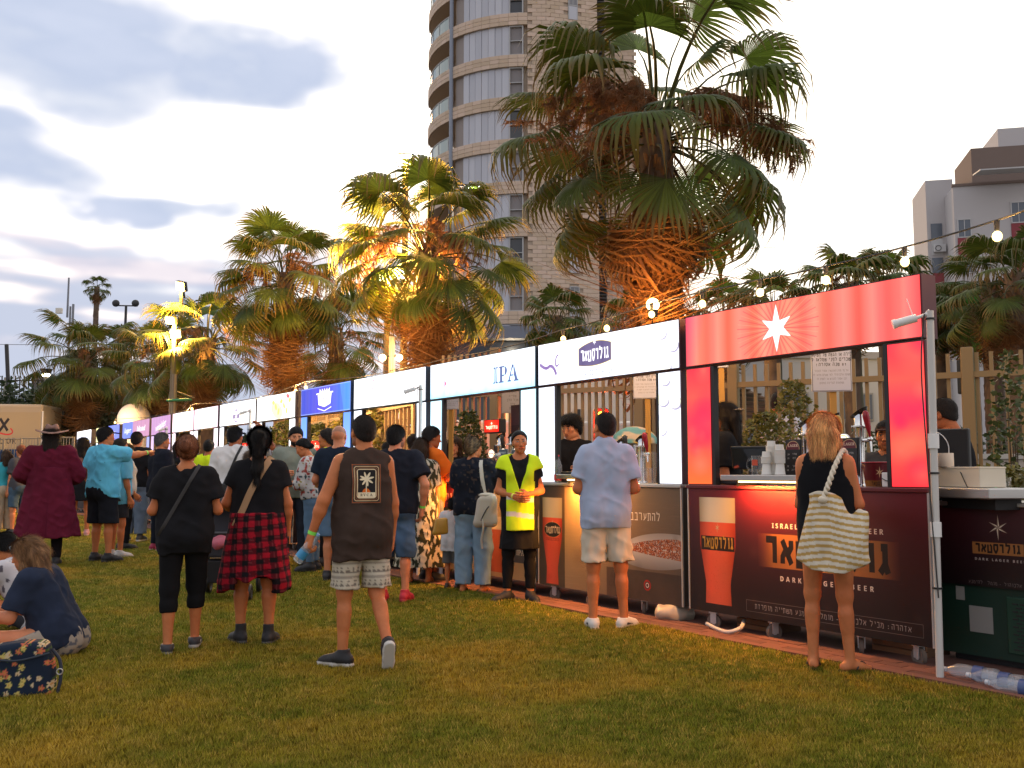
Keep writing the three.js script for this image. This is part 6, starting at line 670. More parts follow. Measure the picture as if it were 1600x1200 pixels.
tank.printOn('back_print', [0.012, 1.235 + tank.lift, 0.0], [-1, 0, 0], [0, 0, 1], 0.205, 0.27, printMat(256, 336, (x, w, h) => { x.fillStyle = '#3f322b'; x.fillRect(0, 0, w, h); x.strokeStyle = '#c0622e'; x.setLineDash([5, 4]); x.lineWidth = 7; x.strokeRect(9, 9, w - 18, h - 18); x.setLineDash([]); for (const [d, c, l] of [[24, '#d8b98c', 6], [36, '#8c5a34', 5], [48, '#e0c8a0', 8]]) { x.strokeStyle = c; x.lineWidth = l; x.beginPath(); x.roundRect(d, d, w - 2 * d, h - 2 * d, 22); x.stroke(); } x.fillStyle = '#1c1a1c'; x.fillRect(54, 54, w - 108, h - 112); x.fillStyle = '#d86a24'; x.beginPath(); x.arc(w / 2, h * 0.72, 34, Math.PI, 0); x.fill(); x.fillStyle = '#e8d9b8'; x.fillRect(54, h * 0.72, w - 108, h * 0.13); x.strokeStyle = '#e8d9b8'; x.lineWidth = 9; x.beginPath(); x.moveTo(w / 2 + 2, h * 0.74); x.quadraticCurveTo(w / 2 - 2, h * 0.55, w / 2 + 2, h * 0.38); x.stroke(); for (let i = 0; i < 8; i++) { const a = -2.9 + i * 0.83; x.save(); x.translate(w / 2 + 2, h * 0.385); x.rotate(a); x.fillStyle = '#e8d9b8'; x.beginPath(); x.ellipse(32, 5, 31, 9, 0.15, 0, 7); x.fill(); x.restore(); } txt(x, 'RVCA', w / 2, h * 0.815, 'bold 30px serif', '#3a2e28', 'center', 6); }, 0.9));

const womanL = person('person', 'woman in plain black tee and black capri leggings, auburn hair up, seen from behind', { px: 283, py: 1020, top: 681, face: 3, cell: 0.0115, fem: 1, w: 1.0, fat: 0.14, skin: 'tan', hair: 'bun', hairC: [0.14, 0.045, 0.02, [0.24, 0.09, 0.04]], shirt: { name: 'tee', c: bk, sleeve: 0.66, hem: 0.77, e: 0.020, flare: 0.006, fold: 0.010, sleeveLoose: 0.014, scoop: -0.01, neck: 0.088 }, pants: { name: 'leggings', c: [0.009, 0.009, 0.010], len: 0.71, e: 0.008, wide: 0.006, fold: 0.004 }, legL: [[0.02, -1, -0.06], [0.0, -1, -0.08], 0.1], legR: [[0.0, -1, 0.30], [0, -1, 0.05], 0.1], armL: fwd(0.36, -0.42, 0.0), armR: fwd(0.36, -0.42, 0.05), shoes: { c: [0.03, 0.03, 0.035], sole: [0.35, 0.33, 0.30], mark: [0.55, 0.52, 0.48], high: 0.02 }, legw: 1.08 });
const plaidC = (x, y, z) => { const u = Math.atan2(x, z) * 0.19 + y * 0.05, v = y + x * 0.10, f = (q, p) => ((q / p) % 1 + 1) % 1, a = f(u, 0.085) < 0.5 ? 1 : 0, b = f(v, 0.085) < 0.5 ? 1 : 0, l = f(u + 0.02, 0.085) < 0.07 || f(v + 0.02, 0.085) < 0.07 ? 1 : 0; const k = 0.85 + 0.3 * noise3(x * 20, y * 20, z * 20); return l && a + b > 0 ? [0.16 * k, 0.03 * k, 0.035 * k] : a && b ? [0.33 * k, 0.010 * k, 0.022 * k] : a || b ? [0.095 * k, 0.008 * k, 0.014 * k] : [0.012, 0.009, 0.011]; };
const womanP = person('person', 'woman with long black ponytail, red plaid shirt tied round her waist and beige bag strap', { px: 398, py: 1006, top: 671, face: 4, cell: 0.0105, fem: 1, w: 1.0, fat: 0.22, skin: 'tan', hair: 'pony', hairC: HAIRC.black, shirt: { name: 'tee', c: bk, sleeve: 0.52, hem: 0.90, e: 0.016, fold: 0.006, neck: 0.08 }, pants: { name: 'shorts', c: [0.05, 0.008, 0.014], len: 0.47, e: 0.016, wide: 0.03 }, skirt: { name: 'plaid_shirt', c: plaidC, top: 1.035, hem: 0.50, flare: 0.075, e: 0.026, pleat: 0.014, nple: 6, hemWave: (a) => (Math.abs(a) > 1.1 && Math.abs(a) < 2.5 ? -0.07 : 0.03) + 0.018 * Math.sin(a * 6) }, legL: [[0.06, -1, 0.10], [0.0, -1, -0.03], 0.5], legR: [[0.02, -1, -0.02], [0.02, -1, -0.06], 0.3], armL: [[0.36, -1, 0.05], [-0.30, -0.45, 1], 'relaxed'], armR: [[0.30, -1, 0.0], [0.02, -1, 0.24], 'grip'], shoes: { c: [0.012, 0.012, 0.014], sole: [0.06, 0.06, 0.06], high: 0.095, laces: [0.02, 0.02, 0.02] }, legw: 1.12 });
{ const b = thing('crossbody_bag', 'wide beige bag strap across the back of the woman in plaid', 'bag', womanP.t.position, womanP.t.rotation.y); b.scale.setScalar(womanP.s); const pts = []; for (let i = 0; i <= 16; i++) { const u = i / 16, x = lerp(-0.10, 0.235, u), y = lerp(1.475, 0.93, u) + womanP.lift; pts.push([[x, y, -0.42 + u * u * u * 0.16], [u * u * u * -0.5, 0, 1]]); } womanP.band(b, 'strap', pts, 0.052, M(0.36, 0.215, 0.11, 0.8)); part(b, 'pouch', rbox(0.08, 0.18, 0.22, 0.03), M(0.30, 0.18, 0.09, 0.7), [0.16, 0.92 + womanP.lift, 0.24]); }
{ const b = thing('crossbody_bag', 'thin black bag strap across the back of the auburn-haired woman in black', 'bag', womanL.t.position, womanL.t.rotation.y); b.scale.setScalar(womanL.s); const pts = []; for (let i = 0; i <= 16; i++) { const u = i / 16; pts.push([[lerp(-0.10, 0.19, u), lerp(1.47, 0.92, u) + womanL.lift, -0.45], [0, 0, 1]]); } womanL.band(b, 'strap', pts, 0.028, M(0.022, 0.02, 0.02, 0.6)); part(b, 'pouch', rbox(0.07, 0.14, 0.18, 0.025), dark, [0.14, 0.88 + womanL.lift, 0.24]); }
const polo = person('person', 'man in light blue polo shirt and khaki shorts facing the UNFILTERED stall', { px: 948, py: 984, top: 646, face: -6, cell: 0.0105, skin: 'tan', w: 0.9, hair: 'buzz', hairC: HAIRC.dark, facial: { beard: 0.3 }, headTurn: 0.42, shirt: { name: 'polo_shirt', c: (x, y, z) => { const k = 0.9 + 0.2 * fbm(x * 13, y * 9, z * 13, 2); return [0.36 * k, 0.42 * k, 0.56 * k]; }, sleeve: 0.72, hem: 0.79, e: 0.016, flare: 0.022, collar: 1, neck: 0.066, fold: 0.008, sleeveLoose: 0.010 }, pants: { name: 'shorts', c: (x, y, z) => { const k = 0.86 + 0.28 * fbm(x * 11, y * 8, z * 11, 2); return [0.56 * k, 0.48 * k, 0.37 * k]; }, len: 0.45, e: 0.018, wide: 0.03, fold: 0.010 }, armL: fwd(0.24, -0.5, -0.15), armR: fwd(0.28, -0.5, -0.1), legL: [[0.03, -1, 0], [0.02, -1, -0.02], 0.15], legR: [[0.07, -1, 0.02], [0.05, -1, -0.02], 0.7], shoes: { c: [0.62, 0.59, 0.54], sole: [0.60, 0.54, 0.45], mark: [0.03, 0.03, 0.04], high: 0.03 } });
const stripeW = person('person', 'blonde woman with bobbed hair and black tank top at the red stall', { px: 1299, py: 1046, top: 649, face: 12, cell: 0.0105, fem: 1, w: 0.96, skin: 'tan', hair: 'bob', hairC: [0.85, 0.47, 0.18, [0.52, 0.21, 0.08]], shirt: { name: 'tank_top', c: [0.010, 0.010, 0.012], sleeve: 0, hem: 0.84, e: 0.010, neck: 0.075, strap: 0.006, fold: 0.004 }, pants: { name: 'shorts', c: [0.010, 0.010, 0.012], len: 0.20, e: 0.012 }, bareFeet: 1, legL: [[0.05, -1, 0.03], [0.0, -1, -0.06], 0.25], legR: [[0.02, -1, 0.0], [0.06, -1, -0.04], 0.75], armL: [[0.12, -1, 0.08], [-0.3, -0.25, 1], 'grip'], armR: [[0.22, -1, 0.06], [-0.25, -0.15, 1], 'grip'] });
const vestG = person('person', 'young woman in yellow safety vest and black skirt facing the viewer, hands together', { px: 812, py: 941, top: 674, face: 176, fine: 1, cell: 0.0105, fem: 1, w: 0.95, skin: 'tan', hair: 'lowbun', hairC: HAIRC.black, facial: { hair: HAIRC.black }, tilt: 0.08, headTurn: 0.05, shirt: { name: 'tee', c: bk, sleeve: 0.55, hem: 0.86, e: 0.010, neck: 0.08, scoop: 0.02 }, pants: { name: 'leggings', c: [0.010, 0.010, 0.011], len: 0.93, e: 0.008 }, skirt: { c: [0.011, 0.011, 0.012], top: 0.90, hem: 0.53, flare: 0.025, e: 0.014 }, vest: {}, armL: [[0.26, -1, 0.02], [-0.55, -0.12, 0.72], 'relaxed'], armR: [[0.26, -1, 0.05], [-0.62, -0.22, 0.75], 'relaxed'], legL: [[0.02, -1, 0.0], [0.02, -1, -0.02], 0.35], legR: [[0.05, -1, 0.0], [0.03, -1, -0.02], 1.0], bandR: [0.7, 0.7, 0.1], shoes: { c: [0.012, 0.012, 0.014], sole: [0.02, 0.02, 0.02] } });
vestG.printOn('vest_badge', [0.09, 1.155 + vestG.lift, 0], [1, 0, 0], [0, 0, -1], 0.11, 0.085, printMat(128, 100, (x, w, h) => { x.fillStyle = '#c6dc20'; x.fillRect(0, 0, w, h); x.strokeStyle = '#3a4210'; x.lineWidth = 6; x.beginPath(); x.moveTo(20, 12); x.quadraticCurveTo(64, 66, 108, 12); x.moveTo(36, 14); x.quadraticCurveTo(64, 46, 92, 14); x.stroke(); heb(x, 'עמיר', w / 2, 36, 20, 3, '#3a4210'); heb(x, 'אבטחה', w / 2, 76, 22, 3, '#3a4210'); }, 0.8), 8, 8);
const jeansP = person('person', 'person in dark patterned tee and pale jeans with hair clipped up, drinking beer', { px: 739, py: 926, top: 684, face: 18, cell: 0.0115, fem: 1, w: 1.08, fat: 0.12, skin: 'tan', hair: 'topbun', hairC: [0.05, 0.035, 0.025, [0.22, 0.14, 0.07]], headTurn: -0.45, shirt: { name: 'tee', c: blot(38, [[0.06, 0.045, 0.04]], [0.012, 0.014, 0.022], 0.76), sleeve: 0.85, hem: 0.85, e: 0.026, flare: 0.01, sleeveLoose: 0.016, fold: 0.009 }, pants: { name: 'jeans', c: (x, y, z) => { const k = 0.78 + 0.44 * fbm(x * 9, y * 5, z * 9, 3); return [0.22 * k, 0.33 * k, 0.44 * k]; }, len: 0.98, e: 0.022, wide: 0.028, fold: 0.009 }, bareFeet: 1, armL: [[0.12, -1, 0.0], [0.04, -1, 0.12], 'relaxed'], armR: [[0.35, -0.75, 0.55], [-0.05, 0.9, 0.55], 'grip'] });
person('person', 'small child in white shirt and grey shorts beside the pale jeans', { px: 707, py: 921, tall: 0.98, top: 780, face: 25, cell: 0.010, skin: 'tan', hair: 'thick', hairC: HAIRC.black, shirt: { name: 'shirt', c: [0.55, 0.54, 0.54], sleeve: 0.8, hem: 0.72, e: 0.04, flare: 0.03 }, pants: { name: 'shorts', c: [0.10, 0.10, 0.10], len: 0.5, e: 0.03, wide: 0.02 } });
const orange = person('person', 'man in bright orange tee turned right with his arm stretched to the bar', { px: 672, py: 908, top: 668, face: 68, cell: 0.0125, skin: 'deep', w: 1.0, hair: 'short', hairC: HAIRC.dark, nod: 0.12, shirt: { name: 'tee', c: [0.72, 0.14, 0.014], sleeve: 0.8, hem: 0.82, e: 0.022, fold: 0.009 }, pants: { name: 'shorts', c: [0.12, 0.14, 0.17], len: 0.5, e: 0.03 }, armR: [[0.05, -0.85, 0.55], [-0.05, 0.02, 1], 'grip'], armL: [[0.1, -0.9, 0.3], [0, -0.3, 1], 'relaxed'] });
const leafD = (x, y, z) => { const a = Math.atan2(x, z), q = noise3(a * 7 + y * 6, y * 17 - a * 4, 3), q2 = noise3(a * 9 - y * 9, y * 15 + a * 5, 8); return q > 0.56 || q2 > 0.63 ? [0.035, 0.035, 0.02] : [0.50, 0.44, 0.33]; };
person('person', 'brown-haired woman in long cream dress with dark leaf print', { px: 655, py: 911, top: 686, face: 12, cell: 0.0115, fem: 1, w: 1.0, fat: 0.15, skin: 'tan', hair: 'shoulder', hairC: HAIRC.brown, shirt: { name: 'dress_top', c: leafD, sleeve: 0.85, hem: 0.9, e: 0.02 }, skirt: { name: 'dress_skirt', c: leafD, top: 1.03, hem: 0.20, flare: 0.10, e: 0.02, pleat: 0.02 }, bareFeet: 1, armL: hang, armR: hang });
const darkMan = person('person', 'man in dark tee and long denim shorts with red shoes, hand on hip', { px: 616, py: 940, top: 666, face: 14, cell: 0.0115, skin: 'pink', w: 1.1, fat: 0.2, hair: 'short', hairC: HAIRC.black, facial: { beard: 0.7 }, headTurn: -0.25, shirt: { name: 'tee', c: [0.014, 0.016, 0.024], sleeve: 0.7, hem: 0.85, e: 0.022, fold: 0.009, sleeveLoose: 0.016 }, pants: { name: 'denim_shorts', c: (x, y, z) => { const k = 0.7 + 0.6 * fbm(x * 7, y * 6, z * 7, 3), fade = 1 + 1.6 * Math.exp(-((y - 0.66) ** 2) / 0.012) * (noise3(x * 8, y * 20, z * 8)); return [0.05 * k * fade, 0.085 * k * fade, 0.14 * k * fade]; }, len: 0.58, e: 0.020, wide: 0.016, fold: 0.010 }, armR: [[0.50, -1, -0.28], [-0.18, -1, 0.35], 'relaxed'], armL: hang, bandR: [0.25, 0.85, 0.1], shoes: { c: [0.45, 0.015, 0.03], sole: [0.35, 0.02, 0.03] } });
const bald = person('person', 'bald man in dark navy tee and denim shorts, back to the viewer', { px: 526, py: 908, top: 666, face: 16, cell: 0.0125, skin: 'pink', w: 1.05, fat: 0.1, facial: { scalp: [0.2, 0.14, 0.11], hair: HAIRC.grey }, shirt: { name: 'tee', c: [0.013, 0.02, 0.034], sleeve: 0.75, hem: 0.84, e: 0.022 }, pants: { name: 'denim_shorts', c: jean(0.9), len: 0.5, e: 0.03, wide: 0.02 }, armL: [[0.3, -1, 0.05], [-0.25, -0.6, 0.8], 'relaxed'], armR: hang });
const floral = person('person', 'dark-haired woman in flowered blouse and jeans bending over a phone with a beer', { px: 488, py: 892, top: 684, face: -72, cell: 0.0125, fem: 1, w: 1.0, skin: 'tan', hair: 'lowbun', hairC: HAIRC.black, nod: 0.42, headFwd: 0.05, lean: 0.14, shirt: { name: 'blouse', c: blot(30, [[0.30, 0.06, 0.05], [0.03, 0.05, 0.06], [0.25, 0.2, 0.04]], [0.46, 0.44, 0.42], 0.70), sleeve: 1.25, hem: 0.92, e: 0.02 }, pants: { name: 'jeans', c: jean(1.1), len: 0.95, e: 0.014 }, armL: [[0.2, -1, 0.25], [-0.3, 0.1, 1], 'grip'], armR: [[0.2, -1, 0.25], [-0.2, -0.05, 1], 'grip'] });
person('person', 'bearded man in sage grey tee facing the viewer, looking down', { px: 458, py: 884, top: 669, face: 172, cell: 0.0125, skin: 'fair', w: 1.1, fat: 0.2, hair: 'short', hairC: HAIRC.black, facial: { beard: 1, hair: HAIRC.black }, nod: 0.22, shirt: { name: 'tee', c: [0.20, 0.22, 0.18], sleeve: 0.8, hem: 0.84, e: 0.024 }, pants: { name: 'trousers', c: [0.03, 0.035, 0.05], len: 0.96, e: 0.02 }, armL: fwd(0.2, -0.4, 0.05), armR: fwd(0.2, -0.4, 0.1) });
person('person', 'ash-blonde long-haired head seen between the plaid woman and the bearded man', { px: 432, py: 876, top: 697, face: -5, cell: 0.016, fem: 1, hair: 'long', hairC: [0.33, 0.27, 0.20, [0.16, 0.13, 0.10]], shirt: { name: 'tee', c: [0.03, 0.03, 0.035], sleeve: 0.7, hem: 0.85 }, pants: { name: 'trousers', c: navy } });
const white17 = person('person', 'man in white tee and khaki shorts with one hand on his navy cap', { px: 362, py: 884, top: 668, face: 10, cell: 0.0125, skin: 'deep', w: 1.06, cap: { c: [0.013, 0.018, 0.05], back: 0 }, hair: 'short', hairC: HAIRC.black, headTurn: -0.4, shirt: { name: 'tee', c: [0.66, 0.64, 0.63], sleeve: 0.85, hem: 0.82, e: 0.03, fold: 0.011, flare: 0.02 }, pants: { name: 'shorts', c: [0.36, 0.28, 0.18], len: 0.46, e: 0.03, wide: 0.02 }, armR: [[0.75, 0.25, 0.25], [-0.55, 0.95, 0.15], 'relaxed'], armL: hang });
{ const b = thing('shoulder_bag', 'black bag strap over the white tee of the man in the navy cap', 'bag', white17.t.position, white17.t.rotation.y); b.scale.setScalar(white17.s); const pts = []; for (let i = 0; i <= 12; i++) { const u = i / 12; pts.push([[lerp(-0.10, 0.10, u), lerp(1.47, 0.98, u) + white17.lift, -0.45], [0, 0, 1]]); } white17.band(b, 'strap', pts, 0.03, black); part(b, 'pouch', rbox(0.20, 0.12, 0.07, 0.02), black, [0.10, 0.95 + white17.lift, -0.20]); }
const pusher = person('person', 'woman in black-and-white flowered top pushing the stroller, face half hidden', { px: 388, py: 905, top: 706, face: 186, cell: 0.014, fem: 1, skin: 'tan', hair: 'long', hairC: HAIRC.brown, facial: { hair: HAIRC.dark }, lean: 0.05, shirt: { name: 'blouse', c: blot(34, [[0.03, 0.03, 0.03], [0.12, 0.11, 0.10]], [0.48, 0.46, 0.44], 0.56), sleeve: 1.0, hem: 0.84, e: 0.022 }, pants: { name: 'trousers', c: blot(30, [[0.03, 0.03, 0.03]], [0.4, 0.38, 0.36], 0.55), e: 0.02 }, armL: [[0.25, -1, 0.18], [-0.05, -0.2, 1], 'grip'], armR: [[0.35, -1, 0.15], [0.12, -0.25, 1], 'grip'] });
person('person', 'guard in yellow safety vest standing with his back turned by the pink stalls', { px: 322, py: 853, top: 688, face: 20, cell: 0.016, skin: 'deep', hair: 'short', hairC: HAIRC.black, vest: {}, shirt: { name: 'tee', c: bk, sleeve: 0.7 }, pants: { name: 'trousers', c: bk }, armL: fwd(), armR: fwd() });
const greyM = person('person', 'grey-haired man in black tee and dark trousers in profile, facing right', { px: 247, py: 861, top: 677, face: 66, cell: 0.0135, skin: 'tan', w: 1.08, fat: 0.2, hair: 'short', hairC: [0.09, 0.085, 0.08], facial: { beard: 0.35, hair: HAIRC.grey }, shirt: { name: 'tee', c: [0.012, 0.014, 0.022], sleeve: 0.85, hem: 0.84, e: 0.024 }, pants: { name: 'trousers', c: [0.012, 0.015, 0.024], len: 0.97, e: 0.02 }, armR: [[0.1, -1, 0.05], [0, -0.5, 0.9], 'relaxed'], shoes: { c: [0.3, 0.02, 0.06], sole: [0.5, 0.48, 0.46] } });
const blueM = person('person', 'man in light blue tee and black cap pointing to the right with his arm out', { px: 157, py: 878, top: 668, face: 52, cell: 0.012, skin: 'tan', w: 1.08, fat: 0.28, cap: { c: [0.012, 0.012, 0.014] }, hair: 'short', hairC: HAIRC.black, headTurn: -0.25, shirt: { name: 'tee', c: (x, y, z) => noise3(x * 40, y * 40, z * 40) > 0.93 ? [0.02, 0.1, 0.16] : [0.11, 0.44, 0.62].map((q) => q * (0.9 + 0.2 * fbm(x * 13, y * 9, z * 13, 2))), sleeve: 0.72, hem: 0.82, e: 0.024, fold: 0.012, sleeveLoose: 0.010, flare: 0.01 }, pants: { name: 'shorts', c: [0.011, 0.012, 0.016], len: 0.51, e: 0.03, wide: 0.028 }, armR: [[0.05, -0.10, 1], [-0.10, 0.16, 1], 'point', [0.1, -1, 0]], armL: [[0.25, -1, -0.25], [-0.1, -0.9, 0.5], 'relaxed'], bandR: [0.25, 0.85, 0.1], shoes: { c: [0.012, 0.012, 0.013], sole: [0.02, 0.02, 0.02] }, legL: [[0.06, -1, 0.04], [0.03, -1, -0.02], 0.2], legR: [[0.10, -1, 0.0], [0.06, -1, -0.02], 0.3] });
person('person', 'second person in pale blue, mostly hidden behind the pointing man', { px: 181, py: 872, top: 686, face: 60, cell: 0.016, skin: 'tan', hair: 'short', hairC: HAIRC.dark, shirt: { name: 'tee', c: [0.14, 0.42, 0.56], sleeve: 0.9, hem: 0.76, e: 0.03 }, pants: { name: 'shorts', c: [0.03, 0.03, 0.035], len: 0.4, e: 0.03 }, shoes: { c: [0.5, 0.48, 0.45], sole: [0.5, 0.48, 0.45] } });
person('person', 'woman in white top and black trousers with long brown hair ending blond', { px: 193, py: 858, top: 694, face: 74, cell: 0.0145, fem: 1, fat: 0.15, skin: 'tan', hair: 'long', hairC: [0.03, 0.018, 0.011, [0.12, 0.06, 0.02]], shirt: { name: 'top', c: [0.50, 0.47, 0.46], sleeve: 0.3, hem: 0.88, e: 0.014 }, pants: { name: 'trousers', c: bk, len: 0.97 }, armR: [[0.1, -1, -0.1], [0, -0.8, 0.5], 'relaxed'] });
person('person', 'man in black tee, grey cap and blue jeans behind the woman in white', { px: 208, py: 846, top: 676, face: 22, cell: 0.0145, skin: 'tan', cap: { c: [0.03, 0.03, 0.034] }, hair: 'short', hairC: HAIRC.dark, shirt: { name: 'tee', c: bk, sleeve: 0.8, hem: 0.84, e: 0.03 }, pants: { name: 'jeans', c: (x, y, z) => { const k = 0.7 + 0.6 * fbm(x * 9, y * 6, z * 9, 3); return [0.13 * k, 0.17 * k, 0.23 * k]; }, e: 0.026, wide: 0.03 }, shoes: { c: [0.05, 0.05, 0.05], sole: [0.45, 0.43, 0.4] } });
person('person', 'girl with long dark hair, black skirt and pink trainers left of the pointing man', { px: 124, py: 838, top: 685, face: -8, cell: 0.0145, fem: 1, skin: 'tan', hair: 'long', hairC: HAIRC.dark, shirt: { name: 'top', c: [0.30, 0.13, 0.10], sleeve: 0.3, hem: 0.92 }, skirt: { c: bk, top: 1.02, hem: 0.62, flare: 0.04 }, shoes: { c: [0.55, 0.25, 0.24], sole: [0.55, 0.4, 0.38] } });
const coatC = (x, y, z) => { const k = 0.8 + 0.4 * fbm(x * 10, y * 6, z * 10, 3); return [0.105 * k, 0.010 * k, 0.026 * k]; };
person('person', 'figure in long sheer maroon coat and wide-brimmed brown hat', { px: 72, py: 884, top: 668, face: 4, cell: 0.012, skin: 'tan', w: 1.12, fat: 0.2, hair: 'shoulder', hairC: HAIRC.dark, hat: { c: [0.24, 0.145, 0.12] }, shirt: { name: 'coat', c: coatC, sleeve: 1.7, hem: 0.86, e: 0.03, sleeveLoose: 0.020, fold: 0.013 }, skirt: { name: 'coat_tails', c: coatC, top: 1.20, hem: 0.36, flare: 0.14, e: 0.022, pleat: 0.014, fold: 0.01 }, pants: { name: 'trousers', c: [0.012, 0.010, 0.012], len: 0.98, e: 0.02 }, armL: [[0.5, -1, 0.1], [-0.5, -0.35, 0.8], 'relaxed'], armR: [[0.45, -1, 0.1], [-0.4, -0.3, 0.9], 'relaxed'] });
person('person', 'person in teal top and beige trousers at the left edge', { px: 4, py: 836, top: 704, face: -25, cell: 0.015, fem: 1, skin: 'tan', hair: 'long', hairC: HAIRC.brown, shirt: { name: 'top', c: [0.05, 0.36, 0.44], sleeve: 0.7, hem: 0.9 }, pants: { name: 'trousers', c: [0.40, 0.32, 0.23], e: 0.03, wide: 0.03 }, armR: [[0.15, -1, 0.1], [-0.2, 0.2, 1], 'relaxed'] });
person('person', 'person in grey tee and denim shorts with red hair tied up', { px: 27, py: 836, top: 696, face: -30, cell: 0.015, fem: 1, skin: 'pink', hair: 'bun', hairC: [0.20, 0.06, 0.025], shirt: { name: 'tee', c: [0.065, 0.065, 0.075], sleeve: 0.8, hem: 0.84, e: 0.03 }, pants: { name: 'denim_shorts', c: jean(0.6), len: 0.46, e: 0.03 }, shoes: { c: [0.04, 0.04, 0.04] } });
person('person', 'woman in black sleeveless top with pink print, dark hair, behind the grey-haired man', { px: 277, py: 850, top: 688, face: 62, cell: 0.0155, fem: 1, skin: 'tan', hair: 'shoulder', hairC: HAIRC.dark, shirt: { name: 'top', c: blot(26, [[0.45, 0.08, 0.2]], bk, 0.83), sleeve: 0.4 }, pants: { name: 'trousers', c: bk } });
person('person', 'young man with thick brown hair between the auburn-haired woman and the grey-haired man', { px: 287, py: 846, top: 683, face: 40, cell: 0.0155, skin: 'tan', hair: 'thick', hairC: HAIRC.brown, shirt: { name: 'tee', c: [0.05, 0.045, 0.05], sleeve: 0.8 }, pants: { name: 'trousers', c: navy } });
person('person', 'tall man in profile with a yellow collar behind the bald man', { px: 508, py: 884, top: 672, face: -70, cell: 0.0155, skin: 'tan', hair: 'thick', hairC: HAIRC.dark, vest: {}, shirt: { name: 'tee', c: bk, sleeve: 0.7 }, pants: { name: 'trousers', c: bk } });
person('person', 'dark-haired woman just right of the man with the palm print, deep in the queue', { px: 604, py: 886, top: 690, face: 30, cell: 0.0155, fem: 1, skin: 'tan', hair: 'lowbun', hairC: HAIRC.black, shirt: { name: 'top', c: [0.05, 0.04, 0.035], sleeve: 0.5 }, pants: { name: 'trousers', c: bk } });
person('person', 'man whose dark hair shows over the leaf-print dress, at the Jamaica stall', { px: 646, py: 884, top: 679, face: 60, cell: 0.0155, skin: 'tan', hair: 'short', hairC: HAIRC.dark, shirt: { name: 'tee', c: [0.03, 0.03, 0.04], sleeve: 0.7 }, pants: { name: 'trousers', c: navy } });
// --- behind the counters
const behind = (px, off) => row(rowT(px, off), off);
const barman = person('person', 'young barman in black crew-neck with dark mop of hair, looking down at a lime', { pos: behind(893, -1.0), px: 893, top: 651, face: 190, fine: 1, cell: 0.012, skin: 'fair', w: 0.98, hair: 'mop', hairC: HAIRC.black, nod: 0.25, headTurn: -0.5, facial: { hair: HAIRC.black }, shirt: { name: 'tee', c: bk, sleeve: 0.8, hem: 0.84, e: 0.02 }, pants: { name: 'trousers', c: bk }, armL: [[0.12, -0.9, 0.4], [-0.2, 0.1, 1], 'grip'], armR: [[0.15, -0.95, 0.25], [-0.3, -0.05, 1], 'grip'] });
person('person', 'dark long-haired woman in black behind the IPA bar facing the viewer', { pos: behind(709, -0.85), px: 709, top: 684, face: 184, fine: 1, cell: 0.013, fem: 1, skin: 'fair', hair: 'long', hairC: HAIRC.brown, facial: { hair: HAIRC.dark }, shirt: { name: 'top', c: bk, sleeve: 0.7, hem: 0.86 }, pants: { name: 'trousers', c: bk }, armL: fwd(), armR: fwd() });
person('person', 'barman in beige cap worn backwards and black tee, turned left, in the red stall', { pos: behind(1134, -1.05), px: 1134, top: 632, face: -84, cell: 0.011, skin: 'tan', w: 1.02, hair: 'shoulder', hairC: HAIRC.dark, cap: { c: [0.50, 0.37, 0.26], back: 1 }, facial: { beard: 0.5 }, nod: 0.15, shirt: { name: 'tee', c: bk, sleeve: 0.8, hem: 0.84, e: 0.024 }, pants: { name: 'trousers', c: bk }, armL: fwd(), armR: fwd() });
person('person', 'young man in dark cap peering out from behind the right red post', { pos: behind(1388, -0.95), px: 1388, top: 660, face: 196, cell: 0.011, skin: 'tan', hair: 'short', hairC: HAIRC.dark, cap: { c: [0.05, 0.02, 0.015] }, facial: { beard: 0.2 }, shirt: { name: 'tee', c: [0.05, 0.05, 0.055], sleeve: 0.8 }, pants: { name: 'trousers', c: bk }, headTurn: 0.1 });
person('person', 'man in dark tank top bent over the till to the right of the white pipe', { pos: behind(1497, -1.15), px: 1480, top: 622, face: -66, cell: 0.011, skin: 'deep', w: 1.1, hair: 'buzz', hairC: HAIRC.dark, nod: 0.25, lean: 0.12, shirt: { name: 'tank_top', c: bk, sleeve: 0, e: 0.012 }, pants: { name: 'trousers', c: bk }, armL: fwd(0.2, -0.2, -0.2), armR: [[0.2, -1, 0.25], [-0.1, -0.2, 1], 'relaxed'] });
person('person', 'passer-by in white tee beyond the fence behind the red stall', { pos: at(1218, 738, 17).setY(0), px: 1218, tall: at(1218, 615, 17).y, top: 615, face: 10, cell: 0.018, skin: 'tan', hair: 'short', hairC: HAIRC.dark, shirt: { name: 'tee', c: [0.6, 0.6, 0.62], sleeve: 0.8 }, pants: { name: 'trousers', c: navy } });
